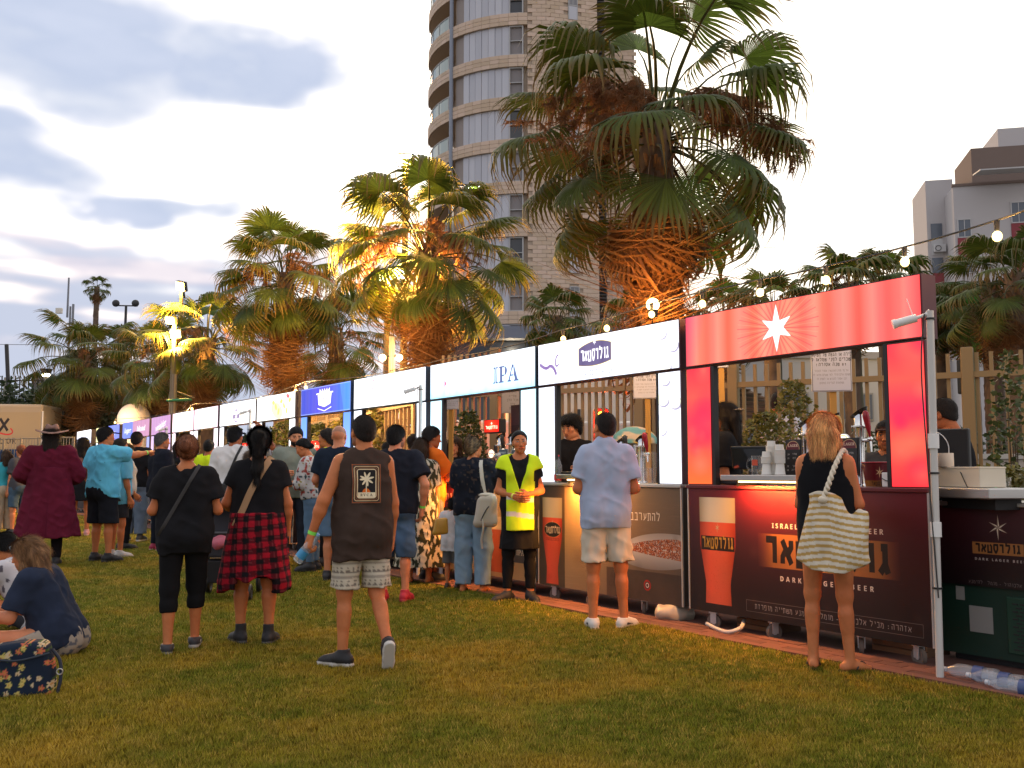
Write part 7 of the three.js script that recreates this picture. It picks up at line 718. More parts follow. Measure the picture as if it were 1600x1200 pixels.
// --- sitting on the grass
const sit = person('person', 'long-haired man in navy tee sitting on the grass, sunglasses pushed up', { pos: gnd(96, 1022), px: 96, tall: 1.58, top: 850, lift: -0.775, face: -70, cell: 0.0105, skin: 'pink', w: 1.12, fat: 0.35, lean: 0.42, nod: 0.12, hair: 'long', hairC: [0.30, 0.155, 0.065, [0.14, 0.07, 0.035]], facial: { beard: 0.3, hair: [0.15, 0.09, 0.05] }, shades: 1, shirt: { name: 'tee', c: [0.022, 0.030, 0.055], sleeve: 0.8, hem: 0.83, e: 0.026, fold: 0.010 }, pants: { name: 'shorts', c: blot(40, [[0.12, 0.12, 0.14]], [0.36, 0.30, 0.24], 0.66), len: 0.55, e: 0.03, wide: 0.02 }, legL: [[0.55, 0.10, 1], [-0.9, -0.25, 0.35], 0.2], legR: [[0.75, 0.10, 1], [-0.8, -0.25, 0.2], 0.2], armL: [[0.15, -1, 0.40], [-0.1, 0.08, 1], 'relaxed'], armR: [[0.2, -1, 0.35], [-0.12, -0.02, 1], 'relaxed'], bandL: [0.35, 0.8, 0.2] });
person('person', 'person in white patterned tee with dark hair sitting behind the long-haired man', { pos: gnd(62, 988), px: 50, tall: 1.58, top: 855, lift: -0.775, face: -55, cell: 0.012, skin: 'tan', hair: 'thick', hairC: HAIRC.black, lean: 0.55, nod: 0.45, shirt: { name: 'tee', c: blot(24, [[0.10, 0.09, 0.11]], [0.52, 0.50, 0.52], 0.68), sleeve: 0.85, hem: 0.82, e: 0.03 }, pants: { name: 'shorts', c: [0.05, 0.05, 0.06], len: 0.5, e: 0.03 }, legL: [[0.5, 0.45, 1], [-0.4, -1, 0.15], 0.2], legR: [[0.5, 0.45, 1], [-0.4, -1, 0.15], 0.2], armL: [[0.25, -0.75, 0.8], [-0.4, -0.3, 1], 'relaxed'], armR: [[0.25, -0.75, 0.8], [-0.4, -0.3, 1], 'relaxed'] });
// ================================================================ THINGS ON AND AROUND THE STALLS
const SX = (i, px, z = 0) => { const tc = (stalls[i].c.x - ROW0.x) * ROWD.x + (stalls[i].c.z - ROW0.z) * ROWD.z; return tc - rowT(px, z); };
const put = (o, i, px, y, z, turn = 0) => { o.position.copy(on(i, SX(i, px, z), y, z)); o.rotation.y = ROWA + turn; return o; };
const cream = M(0.70, 0.64, 0.53, 0.7), paperM = M(0.72, 0.69, 0.63, 0.85), beerM = new THREE.MeshPhysicalMaterial({ color: lin(0.75, 0.25, 0.03), roughness: 0.1, transmission: 0.6, thickness: 0.05, ior: 1.34 }), foamM = M(0.75, 0.70, 0.58, 0.9), woodM = M(0.50, 0.27, 0.06, 0.7), clearM = new THREE.MeshPhysicalMaterial({ color: lin(0.9, 0.95, 1), roughness: 0.08, transmission: 0.85, thickness: 0, ior: 1.4 });
// beer taps: column, slanted cap, lit badge, faucet with handle
const badgeLit = lightbox(128, 128, (x, w, h) => { x.fillStyle = '#fff4dc'; x.fillRect(0, 0, w, h); x.strokeStyle = '#c8863c'; x.lineWidth = 10; x.beginPath(); x.arc(64, 64, 52, 0, 7); x.stroke(); x.fillStyle = '#c03a20'; x.fillRect(18, 50, 92, 26); heb(x, 'גולדסטאר', 64, 63, 15, 2.4, '#fff', 0.8); }, 1.5);
function tap(i, px, z, h, label, handle, sc = 1) {
  const t = put(thing('beer_tap', label, 'beer tap', null, 0, 'beer taps on the bars'), i, px, CT, z, 0.12); t.scale.setScalar(sc);
  part(t, 'column', lathe([[0.055, 0], [0.055, 0.015], [0.036, 0.025], [0.034, h * 0.55], [0.036, h * 0.56], [0.036, h * 0.78], [0.046, h * 0.79], [0.046, h * 0.82], [0.038, h * 0.83], [0.037, h * 0.97]], 20), chrome);
  part(t, 'collar', new THREE.TorusGeometry(0.052, 0.007, 8, 22).rotateX(Math.PI / 2).translate(0, h * 0.805, 0), chrome);
  for (let k = 0; k < 6; k++) part(t, 'bolt', new THREE.SphereGeometry(0.009, 8, 6), chrome, [Math.cos(k * 1.047) * 0.058, h * 0.805, Math.sin(k * 1.047) * 0.058]);
  part(t, 'slanted_cap', new THREE.CylinderGeometry(0.062, 0.050, 0.022, 24).scale(1.25, 1, 0.8).rotateZ(0.55).translate(0.005, h * 0.985, 0), M(0.06, 0.055, 0.05, 0.12, { metalness: 0.7 }));
  part(t, 'pipe', rod(V(0, h * 0.6, 0), V(-0.10, h * 0.6, 0.035), 0.012), chrome); const b = part(t, 'badge', new THREE.CylinderGeometry(0.052, 0.052, 0.016, 26).rotateX(Math.PI / 2), chrome, [-0.10, h * 0.62, 0.05]); part(b, 'badge_face', new THREE.CircleGeometry(0.047, 26).translate(0, 0, 0.0095), badgeLit);
  const f = part(t, 'faucet', merge([rod(V(0, h * 0.62, 0), V(0.10, h * 0.62, 0.03), 0.013, 10, 0.018), rod(V(0.10, h * 0.64, 0.03), V(0.115, h * 0.46, 0.045), 0.013, 10, 0.008), new THREE.SphereGeometry(0.022, 12, 8).translate(0.10, h * 0.63, 0.03)]), chrome); part(f, 'tap_handle', lathe([[0.008, 0], [0.010, 0.03], [0.019, 0.06], [0.026, 0.15], [0.024, 0.18], [0.012, 0.195], [0, 0.197]], 14).rotateX(0.1).rotateZ(0.12).translate(0.10, h * 0.66, 0.03), handle);
  return t;
}
const redH = M(0.30, 0.008, 0.02, 0.25), yelH = M(0.62, 0.36, 0.06, 0.3), blkH = M(0.02, 0.02, 0.02, 0.3);
tap(0, 1262, -0.34, 0.50, 'leftmost beer tap with red handle on the red bar', redH); tap(0, 1302, -0.36, 0.52, 'middle beer tap with yellow handle, behind the blonde head on the red bar', yelH); tap(0, 1345, -0.32, 0.55, 'rightmost beer tap with dark red handle on the red bar', redH);
tap(1, 972, -0.42, 0.42, 'beer tap just right of the polo man’s head at the UNFILTERED bar', blkH); tap(1, 1003, -0.40, 0.44, 'right beer tap at the UNFILTERED bar, next to the white post', redH);
tap(2, 782, -0.36, 0.52, 'left beer tap at the IPA bar', blkH); tap(2, 801, -0.36, 0.53, 'middle beer tap at the IPA bar', blkH); tap(2, 822, -0.36, 0.54, 'right beer tap at the IPA bar, beside the guard’s head', blkH);
// price boards
function board(i, px, z, w, h, label, style) { const t = put(thing('price_board', label, 'price board', null, 0, null), i, px, CT + (z > -0.2 ? 0.085 : 0), z); part(t, 'frame', box(w, h, 0.014, 0, h / 2, -0.012), style ? M(0.25, 0.3, 0.33, 0.5) : dark, null, [-0.1, 0, 0]); part(t, 'menu_print', new THREE.PlaneGeometry(w - 0.01, h - 0.01).translate(0, h / 2, 0), printMat(128, 224, (x, a, b) => { x.fillStyle = style ? '#41525c' : '#1a1719'; x.fillRect(0, 0, a, b); if (!style) { x.fillStyle = '#5a1020'; x.beginPath(); x.arc(a / 2, 62, 56, Math.PI, 0); x.fill(); x.strokeStyle = '#c8a070'; x.lineWidth = 4; x.stroke(); txt(x, 'LAGER', a / 2, 44, 'bold 24px serif', '#e0c8a8'); } else txt(x, style, a / 2, 36, 'bold 22px serif', '#c8d4d8', 'center', 1); for (let k = 0; k < 5; k++) { if (!style && k === 2) continue; heb(x, ['מחיר', 'כוס', 'ליטר', 'חצי', 'בירה'][k], a * 0.64, 92 + k * 26, 11, 2, '#d8d0c8'); txt(x, ['29', '35', '', '32', '38'][k], a * 0.24, 98 + k * 26, '15px sans-serif', '#d8d0c8'); } if (style) { x.fillStyle = '#6a3038'; x.beginPath(); x.moveTo(0, b); x.lineTo(a * 0.6, b * 0.62); x.lineTo(a, b * 0.8); x.lineTo(a, b); x.fill(); } }, 0.6), null, [-0.1, 0, 0]); t.children[1].position.z = 0.002; t.rotation.x = 0; return t; }
board(0, 1237, -0.16, 0.155, 0.275, 'dark price board with red arch, left of the blonde woman on the red bar'); board(0, 1325, -0.16, 0.155, 0.275, 'dark price board right of the blonde head on the red bar'); board(2, 783, -0.12, 0.17, 0.28, 'blue-grey price board on the left at the IPA bar', 'UNIQUE'); board(2, 803, -0.12, 0.17, 0.27, 'blue-grey price board on the right at the IPA bar', 'IPA');
// glass mug
function mug(label, pos, sc = 1, disc, full) { const t = thing('beer_mug', label, 'beer mug', pos, ROWA + 0.3); t.scale.setScalar(sc); part(t, 'glass', lathe([[0.0, 0.0], [0.040, 0.0], [0.044, 0.008], [0.042, 0.03], [0.045, 0.05], [0.042, 0.13], [0.044, 0.15], [0.040, 0.15], [0.038, 0.02], [0, 0.016]], 24), glass); part(t, 'handle', new THREE.TorusGeometry(0.042, 0.008, 8, 18, Math.PI * 1.1).rotateZ(Math.PI * 0.45).scale(0.8, 1.1, 1).translate(-0.050, 0.078, 0), glass); if (disc) part(t, 'logo', new THREE.CylinderGeometry(0.0455, 0.0455, 0.045, 14, 1, true, -0.55, 1.1).translate(0, 0.095, 0), M(...disc, 0.6, { side: THREE.DoubleSide })); if (full) { part(t, 'beer', cyl(0.037, 0.037, 0.10, 18, 0, 0.018, 0), beerM); part(t, 'foam', cyl(0.038, 0.039, 0.03, 18, 0, 0.119, 0), foamM); } return t; }
mug('empty glass mug with a red oval logo on the red bar’s shelf', on(0, SX(0, 1183, -0.05), CT + 0.086, -0.05), 1, [0.55, 0.07, 0.03]); mug('empty glass mug with a pale round logo at the right edge', row(rowT(1567, -0.42), -0.42, 1.075), 1.08, [0.75, 0.7, 0.6]);
mug('full mug on the IPA counter in front of the dark-haired barwoman', on(2, SX(2, 729, -0.02), CT + 0.086, -0.02), 0.95, null, 1);
// cup stacks
const cupG = lathe([[0.030, 0], [0.040, 0.085], [0.0425, 0.088], [0.041, 0.091], [0.038, 0.088]], 18), rimG = lathe([[0.0385, 0], [0.0425, 0.007], [0.041, 0.010], [0.037, 0.006]], 18);
function cups(px, z, n, label) { const t = put(thing('cup_stack', label, 'paper cups'), 0, px, CT + 0.086, z); part(t, 'cup', cupG.clone().rotateX(Math.PI).translate(0, 0.091, 0), paperM); for (let k = 0; k < n; k++) part(t, 'cup', rimG, paperM, [Math.sin(k) * 0.0006, 0.088 + k * 0.0105, 0]); part(t, 'cup_base', cyl(0.036, 0.030, 0.05, 18, 0, 0.088 + n * 0.0105 - 0.01, 0), paperM); return t; }
cups(1198, -0.02, 5, 'shorter stack of white paper cups, nearest the glass mug'); cups(1206, -0.09, 13, 'tallest stack of white paper cups on the red bar'); cups(1219, -0.05, 10, 'stack of white paper cups next to the price board');
// tills and boxes
{ const t = put(thing('till', 'dark payment terminal beside the capped barman on the red bar', 'till'), 0, 1176, CT, -0.34, 0.5); part(t, 'stand', cyl(0.07, 0.03, 0.14, 14), black); part(t, 'screen_case', rbox(0.30, 0.20, 0.03, 0.01, 0, 0.24, 0), black, null, [0.35, 0, 0]); part(t, 'screen', box(0.27, 0.17, 0.006, 0, 0.24, 0.017), M(0.02, 0.025, 0.03, 0.08), null, [0.35, 0, 0]); }
{ const t = put(thing('bar_tray', 'black tray with a small red light at the left end of the red bar', 'tray'), 0, 1150, CT + 0.006, -0.22); part(t, 'tray', rbox(0.42, 0.06, 0.3, 0.012, 0, 0.03, 0), black); part(t, 'indicator_light', box(0.05, 0.008, 0.02, 0.02, 0.066, 0.1), glowOf(1, 0.12, 0.04, 3)); }
{ const t = put(thing('ice_bucket', 'dark red ice bucket with a cream star and lettering on the red bar', 'bucket'), 0, 1371, CT + 0.004, -0.17); const tx = (x, w, h) => { x.fillStyle = '#5a0818'; x.fillRect(0, 0, w, h); x.fillStyle = '#7a4a18'; x.fillRect(0, h * 0.74, w, h * 0.26); for (const q of [0.12, 0.62]) { facetStar(x, w * q, h * 0.4, 34, '#f4e0b0', '#b08040'); heb(x, 'גולדסטאר', w * q, h * 0.87, 18, 2.8, '#1c0a08', 0.8); } }; part(t, 'bucket', new THREE.CylinderGeometry(0.105, 0.082, 0.17, 28, 1, true).translate(0, 0.085, 0), printMat(512, 128, tx, 0.35, { side: THREE.DoubleSide })); part(t, 'base', cyl(0.082, 0.082, 0.006, 24), dark); part(t, 'rim', new THREE.TorusGeometry(0.105, 0.005, 8, 28).rotateX(Math.PI / 2).translate(0, 0.17, 0), redH); }
{ const t = put(thing('napkin_box', 'white napkin box beside the ice bucket by the right red post', 'box'), 0, 1396, CT + 0.004, -0.10); part(t, 'box', rbox(0.12, 0.10, 0.1, 0.006, 0, 0.05, 0), white); part(t, 'straw_cup', cyl(0.032, 0.036, 0.08, 14, 0, 0.1, 0), clearM); part(t, 'cable', tube([V(-0.06, 0.06, 0.05), V(0, 0.04, 0.06), V(0.07, 0.055, 0.05), V(0.12, 0.02, 0.02)], 0.003, 5), black); }
{ const t = put(thing('soda_bottle', 'clear plastic bottle with a red label at the left of the UNFILTERED bar', 'bottle'), 1, 872, CT + 0.004, -0.03); part(t, 'bottle', lathe([[0, 0], [0.038, 0], [0.042, 0.01], [0.042, 0.09], [0.036, 0.10], [0.042, 0.115], [0.041, 0.17], [0.018, 0.235], [0.014, 0.245], [0.014, 0.262]], 20), clearM); part(t, 'label', new THREE.CylinderGeometry(0.0425, 0.0425, 0.06, 20, 1, true).translate(0, 0.05, 0), M(0.55, 0.02, 0.03, 0.4, { side: THREE.DoubleSide })); part(t, 'cap', cyl(0.016, 0.016, 0.018, 12, 0, 0.26, 0), M(0.5, 0.03, 0.04, 0.4)); }
{ const t = put(thing('work_tray', 'black work tray in front of the young barman', 'tray'), 1, 915, CT + 0.004, -0.2); part(t, 'tray', rbox(0.62, 0.11, 0.3, 0.012, 0, 0.055, 0), black); part(t, 'mat', box(0.3, 0.008, 0.2, 0.1, 0.115, 0.02), M(0.3, 0.03, 0.05, 0.7)); }
for (const [px, w] of [[934, 0.075], [945, 0.08]]) { const t = put(thing('carton', px < 940 ? 'left white carton with small black print left of the polo man' : 'right white carton, touching the polo man’s shoulder', 'carton'), 1, px, CT + 0.085, -0.04); part(t, 'carton', rbox(w, 0.2, 0.07, 0.004, 0, 0.1, 0), paperM); part(t, 'print', new THREE.PlaneGeometry(w * 0.5, 0.05).translate(0, 0.12, 0.037), dark); }
{ const g = lathe([[0, 0.004], [0.028, 0], [0.030, 0.004], [0.036, 0.14], [0.034, 0.14], [0.028, 0.008]], 16); let n = 0; for (const [dx, dz, dy] of [[-0.11, 0, 0], [-0.03, 0.01, 0], [0.05, 0, 0], [-0.07, -0.07, 0], [0.01, -0.07, 0], [-0.07, 0, 0.145], [0.01, 0, 0.145], [0.06, -0.06, 0.145]]) { const p = on(1, SX(1, 1010, -0.14) + dx, CT + 0.005 + dy, -0.14 + dz), m = part(scene, numbered('beer_glass'), g, glass, p); tag(m, 'clean empty beer glass stacked in two tiers by the right white post', 'glass', 'stacked beer glasses'); n++; } }
{ const t = put(thing('dome_lampshade', 'pale patterned dome with teal and yellow shapes behind the polo man’s head', 'dome'), 1, 992, CT + 0.42, -1.3); part(t, 'dome', paint(new THREE.SphereGeometry(0.26, 30, 16, 0, 6.2832, 0, Math.PI / 2).scale(1, 0.75, 1), (x, y, z) => { const n = noise3(x * 9 + 2, y * 9, z * 9); return n > 0.6 ? [0.15, 0.36, 0.36] : n < 0.34 ? [0.6, 0.38, 0.06] : [0.55, 0.46, 0.34]; }), cloth); part(t, 'stand', cyl(0.02, 0.02, 0.5, 10, 0, -0.5, 0), chrome); }
// red glowing signs and lamps
const emblem = (x, w, h) => { x.fillStyle = '#e8180c'; x.fillRect(0, 0, w, h); const g = x.createRadialGradient(w / 2, h / 2, 5, w / 2, h / 2, w * 0.6); g.addColorStop(0, 'rgba(255,80,30,0.8)'); g.addColorStop(1, 'rgba(120,0,0,0.4)'); x.fillStyle = g; x.fillRect(0, 0, w, h); star6(x, w / 2, h * 0.28, 17, 6, '#fff2d8'); heb(x, 'גולדסטאר', w / 2, h * 0.62, h * 0.24, 3, '#ffe8c8', 0.8); };
const redSign = lightbox(192, 112, emblem, 1.5);
function bacSign(i, px, y, z, w, label) { const t = put(thing('lit_red_sign', label, 'lit sign'), i, px, y, z, 0.1), h = w * 0.56; part(t, 'case', rbox(w, h, 0.10, 0.012, 0, 0, -0.055), black); part(t, 'lit_face', new THREE.PlaneGeometry(w - 0.03, h - 0.03).translate(0, 0, 0.001), redSign); part(t, 'bracket', box(0.04, 0.55, 0.04, 0, -0.5, -0.07), dark); const l = new THREE.RectAreaLight(0xff2810, 1.2, w, h); l.rotation.y = Math.PI; l.position.z = 0.02; l.name = 'sign_light'; t.add(l); return t; }
bacSign(2, 768, 1.83, -0.50, 0.31, 'red lit bar sign hanging over the IPA taps'); bacSign(4, 492, 1.72, -0.55, 0.34, 'red lit sign in the blue stall, above the bending woman'); bacSign(4, 534, 1.78, -0.60, 0.34, 'red lit sign at the right side of the blue stall'); bacSign(6, 382, 1.78, -0.5, 0.3, 'small red lit sign in the stall with the bottle badge');
{ const t = put(thing('menu_wall', 'dark maroon lettered panel right of the red sign in the IPA stall', 'panel'), 2, 812, 1.56, -0.62); part(t, 'panel', box(0.34, 0.62, 0.02, 0, 0.2, 0), M(0.06, 0.012, 0.018, 0.5)); part(t, 'print', new THREE.PlaneGeometry(0.3, 0.3).translate(0, 0.12, 0.012), printMat(128, 128, (x, w, h) => { x.fillStyle = '#2c0a10'; x.fillRect(0, 0, w, h); facetStar(x, 64, 34, 26, '#d8b080', '#7a4a20'); heb(x, 'סטאר', 64, 88, 26, 3.2, '#d8b890'); })); }
{ const p = at(939, 668, 15.2), t = thing('signal_lamp', 'tall red and orange glowing signal lamp beyond the slat fence', 'signal lamp', p); part(t, 'lamp_case', rbox(0.26, 0.62, 0.2, 0.06), M(0.2, 0.015, 0.02, 0.5)); part(t, 'lit_lens', new THREE.SphereGeometry(0.10, 14, 10).scale(1, 1.7, 0.5).translate(0, 0.08, 0.10), glowOf(1, 0.30, 0.03, 6)); part(t, 'post', cyl(0.05, 0.05, p.y - 0.3, 10, 0, -p.y, 0), M(0.5, 0.48, 0.46, 0.6)); const l = new THREE.PointLight(0xff5a20, 6); l.position.set(0, 0.08, 0.3); l.name = 'lamp_light'; t.add(l); }
{ const p = at(1508, 600, 26), t = thing('traffic_light', 'traffic signal shining green beyond the fence on the right', 'traffic light', p); part(t, 'case', rbox(0.34, 0.95, 0.25, 0.05, 0, 0.2, 0), black); part(t, 'green_light', new THREE.CylinderGeometry(0.13, 0.13, 0.04, 20).rotateX(Math.PI / 2).translate(0, 0, 0.14), glowOf(0.05, 1, 0.35, 7)); part(t, 'dark_lens', new THREE.CylinderGeometry(0.13, 0.13, 0.03, 20).rotateX(Math.PI / 2).translate(0, 0.42, 0.13), M(0.08, 0.02, 0.02, 0.3)); part(t, 'post', cyl(0.06, 0.06, p.y - 0.28, 10, 0, -p.y, 0), dark); const l = new THREE.PointLight(0x30ff80, 3); l.position.set(0, 0, 0.4); l.name = 'lamp_light'; t.add(l); }
// age notices on posts
const notice = printMat(256, 288, (x, w, h) => { x.fillStyle = '#cfd0dc'; x.fillRect(0, 0, w, h); x.strokeStyle = '#605c60'; x.lineWidth = 4; x.strokeRect(4, 4, w - 8, h - 8); heb(x, 'מכירה או הגשה של משקאות', w / 2, 34, 20, 2.4, '#2c2a2c', 0.72); heb(x, 'משכרים לפני שמלאו לו', w / 2, 68, 20, 2.4, '#2c2a2c', 0.8); heb(x, '18 שנה אסורה!', w / 2, 102, 20, 2.4, '#2c2a2c', 0.85); const L = ['על פי חוק העונשין אסור למכור', 'משקה אלכוהולי למי שטרם מלאו לו', 'וכן אסור להגיש או לספק לו', 'משקאות לצריכה במקום'];  L.forEach((s, k) => heb(x, s, w / 2, 146 + k * 28, 12, 1.6, '#77727a', 0.78)); }, 0.7);
function noticeOn(px, py, depth, w, label, postTop) { const p = at(px, py, depth), t = thing('notice_board', label, 'notice', p, -0.25), h = w * 1.1; part(t, 'board', rbox(w, h, 0.012, 0.004, 0, 0, 0), white); part(t, 'notice_print', new THREE.PlaneGeometry(w - 0.006, h - 0.006).translate(0, 0, 0.0085), notice); part(t, 'post', box(0.055, p.y + h * 0.3, 0.035, 0.01, -p.y / 2 + h * 0.15, -0.028), woodM); return t; }
noticeOn(1299, 579, 8.3, 0.335, 'white Hebrew age notice on a wooden post under the red sign'); noticeOn(1010, 600, 10.4, 0.29, 'white Hebrew age notice at the right side of the UNFILTERED stall'); noticeOn(703, 624, 12.4, 0.24, 'white Hebrew age notice at the left side of the IPA stall'); noticeOn(1125, 561, 9.6, 0.16, 'small brown board on a post at the left side of the red stall');
{ const p = at(801, 622, 12.8), t = thing('paper_sheet', 'handwritten pale sheet pinned at the right of the IPA stall', 'sheet', p, -0.2); part(t, 'sheet', box(0.30, 0.40, 0.006), M(0.42, 0.34, 0.28, 0.9)); part(t, 'writing', new THREE.PlaneGeometry(0.27, 0.36).translate(0, 0, 0.0045), printMat(128, 160, (x, w, h) => { x.fillStyle = '#b7a797'; x.fillRect(0, 0, w, h); for (let k = 0; k < 6; k++) heb(x, ['בירה', 'כוסות', 'שתייה', 'מכל הלב', 'ערב', 'שלום'][k], w / 2, 20 + k * 24, 12, 1.5, '#5c5048'); })); part(t, 'post', box(0.05, p.y + 0.1, 0.03, 0.13, -p.y / 2 + 0.05, -0.025), woodM); }
// white pipe with a camera at the corner of the red stall; two more along the row
function camPole(base, top, lean, label, turn) { const t = thing('camera_pole', label, 'camera pole', base, ROWA); part(t, 'pole', rod(V(0, 0, 0), V(lean, top, 0), 0.023, 14), M(0.55, 0.53, 0.5, 0.5)); for (const f of [0.38, 0.62]) part(t, 'pipe_coupling', rod(V(lean * f, top * f, 0), V(lean * (f + 0.04), top * (f + 0.04), 0), 0.033, 14), white); for (const f of [0.24, 0.55, 0.975]) part(t, 'cable_tie', rod(V(lean * f, top * f, 0), V(lean * f, top * f + 0.012, 0), 0.030, 12), black); const c = part(t, 'security_camera', merge([rod(V(0, 0, 0), V(-0.16, -0.045, 0.06), 0.038, 16), rod(V(-0.155, -0.044, 0.058), V(-0.185, -0.053, 0.069), 0.043, 16), rod(V(0.0, 0, 0), V(0.10, 0.03, -0.02), 0.016, 10), rod(V(0.09, 0.02, -0.02), V(0.12, 0.05, -0.02), 0.03, 12)]), white, [lean - 0.07, top - 0.04, 0.04], [0, turn, 0]); c.scale.setScalar(0.72); part(c, 'aerial', rod(V(-0.03, 0.03, 0), V(-0.075, 0.18, 0), 0.004), white); part(t, 'cable', tube([V(lean - 0.02, top - 0.02, 0.03), V(lean - 0.06, top - 0.3, 0.02), V(lean * 0.7 - 0.03, top * 0.6, 0.03), V(0.03, 0.5, 0.03)], 0.005, 5), dark); return t; }
camPole(gnd(1469, 1062), 2.29, 0.03, 'white plastic pipe with a security camera at the right corner of the red stall', 0.35);
camPole(row(rowT(666), 0.10), 2.35, 0.02, 'white pipe with a security camera between the Jamaica and IPA stalls', 0.3); camPole(row(rowT(397), 0.10), 2.4, 0.02, 'white pipe with a security camera by the stall with the bottle badge', 0.3); camPole(row(rowT(265), 0.10), 2.3, 0.02, 'white pipe with a security camera by the lilac stall', 0.3);
// the second, lower bar right of the pipe, on a green cooler
{
  const off = -0.36, t0 = 0.16, t1 = -1.6, c = row((t0 + t1) / 2, off), L = t0 - t1, t = thing('side_bar', 'dark maroon side bar with star emblem on a green cooler, right of the white pipe', 'bar counter', c, ROWA), y0 = 0.52, top = 1.06;
  part(t, 'counter_body', box(L, top - y0 - 0.02, 0.5, 0, (top + y0) / 2 - 0.01, -0.252), M(0.03, 0.012, 0.014, 0.6)); part(t, 'counter_top', rbox(L, 0.03, 0.55, 0.006, 0, top, -0.25), steel);
  part(t, 'front_panel', new THREE.PlaneGeometry(L, top - y0 - 0.02).translate(0, (top + y0) / 2 - 0.01, 0.002), printMat(1024, 310, (x, w, h) => { const g = x.createLinearGradient(0, 0, 0, h); g.addColorStop(0, '#46141c'); g.addColorStop(0.5, '#2c0d13'); g.addColorStop(1, '#180a0c'); x.fillStyle = g; x.fillRect(0, 0, w, h); const cx = w * 0.245; facetStar(x, cx, h * 0.25, 52, '#ead8c0', '#6c5040'); x.fillStyle = '#9a6232'; x.fillRect(cx - 105, h * 0.44, 200, h * 0.15); heb(x, 'גולדסטאר', cx - 5, h * 0.515, h * 0.095, 3.8, '#140a0a', 0.8); txt(x, 'DARK LAGER BEER', cx + 2, h * 0.67, 'bold 15px sans-serif', '#b8aca4', 'center', 5);
    const bx = w * 0.50; x.fillStyle = '#140c0c'; x.fillRect(bx - 13, h * 0.06, 26, h * 0.25); x.fillStyle = '#5a0c10'; x.beginPath(); x.moveTo(bx - 15, h * 0.3); x.quadraticCurveTo(bx - 38, h * 0.42, bx - 38, h * 0.5); x.lineTo(bx - 38, h * 0.95); x.lineTo(bx + 38, h * 0.95); x.lineTo(bx + 38, h * 0.5); x.quadraticCurveTo(bx + 38, h * 0.42, bx + 15, h * 0.3); x.fill(); x.fillStyle = '#1a0c0c'; x.beginPath(); x.ellipse(bx, h * 0.72, 38, 44, 0, 0, 7); x.fill(); x.strokeStyle = '#b08a50'; x.lineWidth = 4; x.stroke(); star6(x, bx, h * 0.72, 24, 7, '#f0e4d0'); star6(x, bx, h * 0.2, 12, 4, '#f0e4d0'); beerGlass(x, bx + 55, h * 0.28, bx + 140, h * 0.97, ['#7a1008', '#a81c10'], '#d8ccc0', 0.1); heb(x, 'אזהרה: מכיל אלכוהול - מומלץ להימנע', w * 0.28, h * 0.95, 11, 1.6, '#887c76'); star6(x, w * 0.8, h * 0.4, 70, 18, '#8a6a48'); }, 0.4));
  const gm = M(0.004, 0.026, 0.015, 0.5); part(t, 'cooler_cabinet', box(L, 0.46, 0.5, 0, 0.29, -0.27), gm); const gr = part(t, 'cooler_grille', rbox(0.80, 0.36, 0.02, 0.006, -0.02, 0.29, -0.012), M(0.006, 0.04, 0.022, 0.45)); const sl = []; for (let r = 0; r < 13; r++) for (let k = 0; k < 15; k++) sl.push(box(0.034, 0.009, 0.006, -0.36 + k * 0.047 + (r % 2) * 0.023, 0.14 + r * 0.024, 0.0)); const s = part(gr, 'vent_slots', merge(sl), black); s.userData.kind = 'stuff';
  part(t, 'cooler_label', box(0.16, 0.17, 0.004, -0.60, 0.30, -0.016), M(0.24, 0.23, 0.21, 0.7)); part(t, 'cooler_label', box(0.06, 0.09, 0.004, -0.74, 0.46, -0.016), M(0.24, 0.23, 0.21, 0.7)); part(t, 'floor_plinth', box(L - 0.1, 0.06, 0.4, 0, 0.03, -0.28), black);
  part(t, 'purple_crate', rbox(0.9, 0.07, 0.28, 0.01, 0.35, 1.11, -0.32), M(0.05, 0.015, 0.03, 0.5));
}
{ const c = row(rowT(1500, -0.22), -0.22, 1.135), t = thing('tray_table', 'grey metal tray shelf sticking out right of the white pipe', 'shelf', c, ROWA - 0.35); part(t, 'shelf', rbox(0.62, 0.07, 0.36, 0.01, 0.02, 0, -0.12), steel); part(t, 'support', box(0.5, 0.07, 0.2, 0, -0.07, -0.15), black); }
{ const c = row(rowT(1497, -0.22), -0.22, 1.172), t = thing('white_carton', 'long white cardboard box on the tray shelf right of the pipe', 'box', c, ROWA - 0.35); part(t, 'box', rbox(0.40, 0.125, 0.2, 0.006, 0, 0.063, -0.1), M(0.66, 0.58, 0.45, 0.8)); part(t, 'lid', rbox(0.405, 0.012, 0.206, 0.004, 0, 0.128, -0.1), M(0.68, 0.6, 0.47, 0.8)); part(t, 'cable', tube([V(-0.02, 0.14, -0.02), V(0.06, 0.06, 0.012), V(0.13, -0.03, 0.016), V(0.2, -0.06, 0.02)], 0.0035, 5), black); }
{ const m = solo('paper_roll', lathe([[0.018, 0], [0.053, 0], [0.053, 0.092], [0.018, 0.092], [0.018, 0]], 24), M(0.62, 0.52, 0.42, 0.9), 'roll of paper standing on the white cardboard box', 'paper roll'); m.position.copy(row(rowT(1478, -0.29), -0.29, 1.308)); }
{ const c = row(rowT(1472, -0.62), -0.62, 1.18), t = thing('till', 'back of a black till monitor beside the man in tank top', 'till', c, ROWA + 0.2); part(t, 'monitor_case', rbox(0.36, 0.36, 0.05, 0.012, 0.02, 0.22, 0), black); part(t, 'stand', box(0.06, 0.25, 0.05, 0, 0.05, -0.04), black); part(t, 'base', rbox(0.24, 0.02, 0.2, 0.006), black); part(t, 'cable', tube([V(-0.15, 0.33, 0.03), V(-0.02, 0.38, 0.035), V(0.06, 0.30, 0.035), V(0.05, 0.1, 0.03)], 0.004, 5), white); }
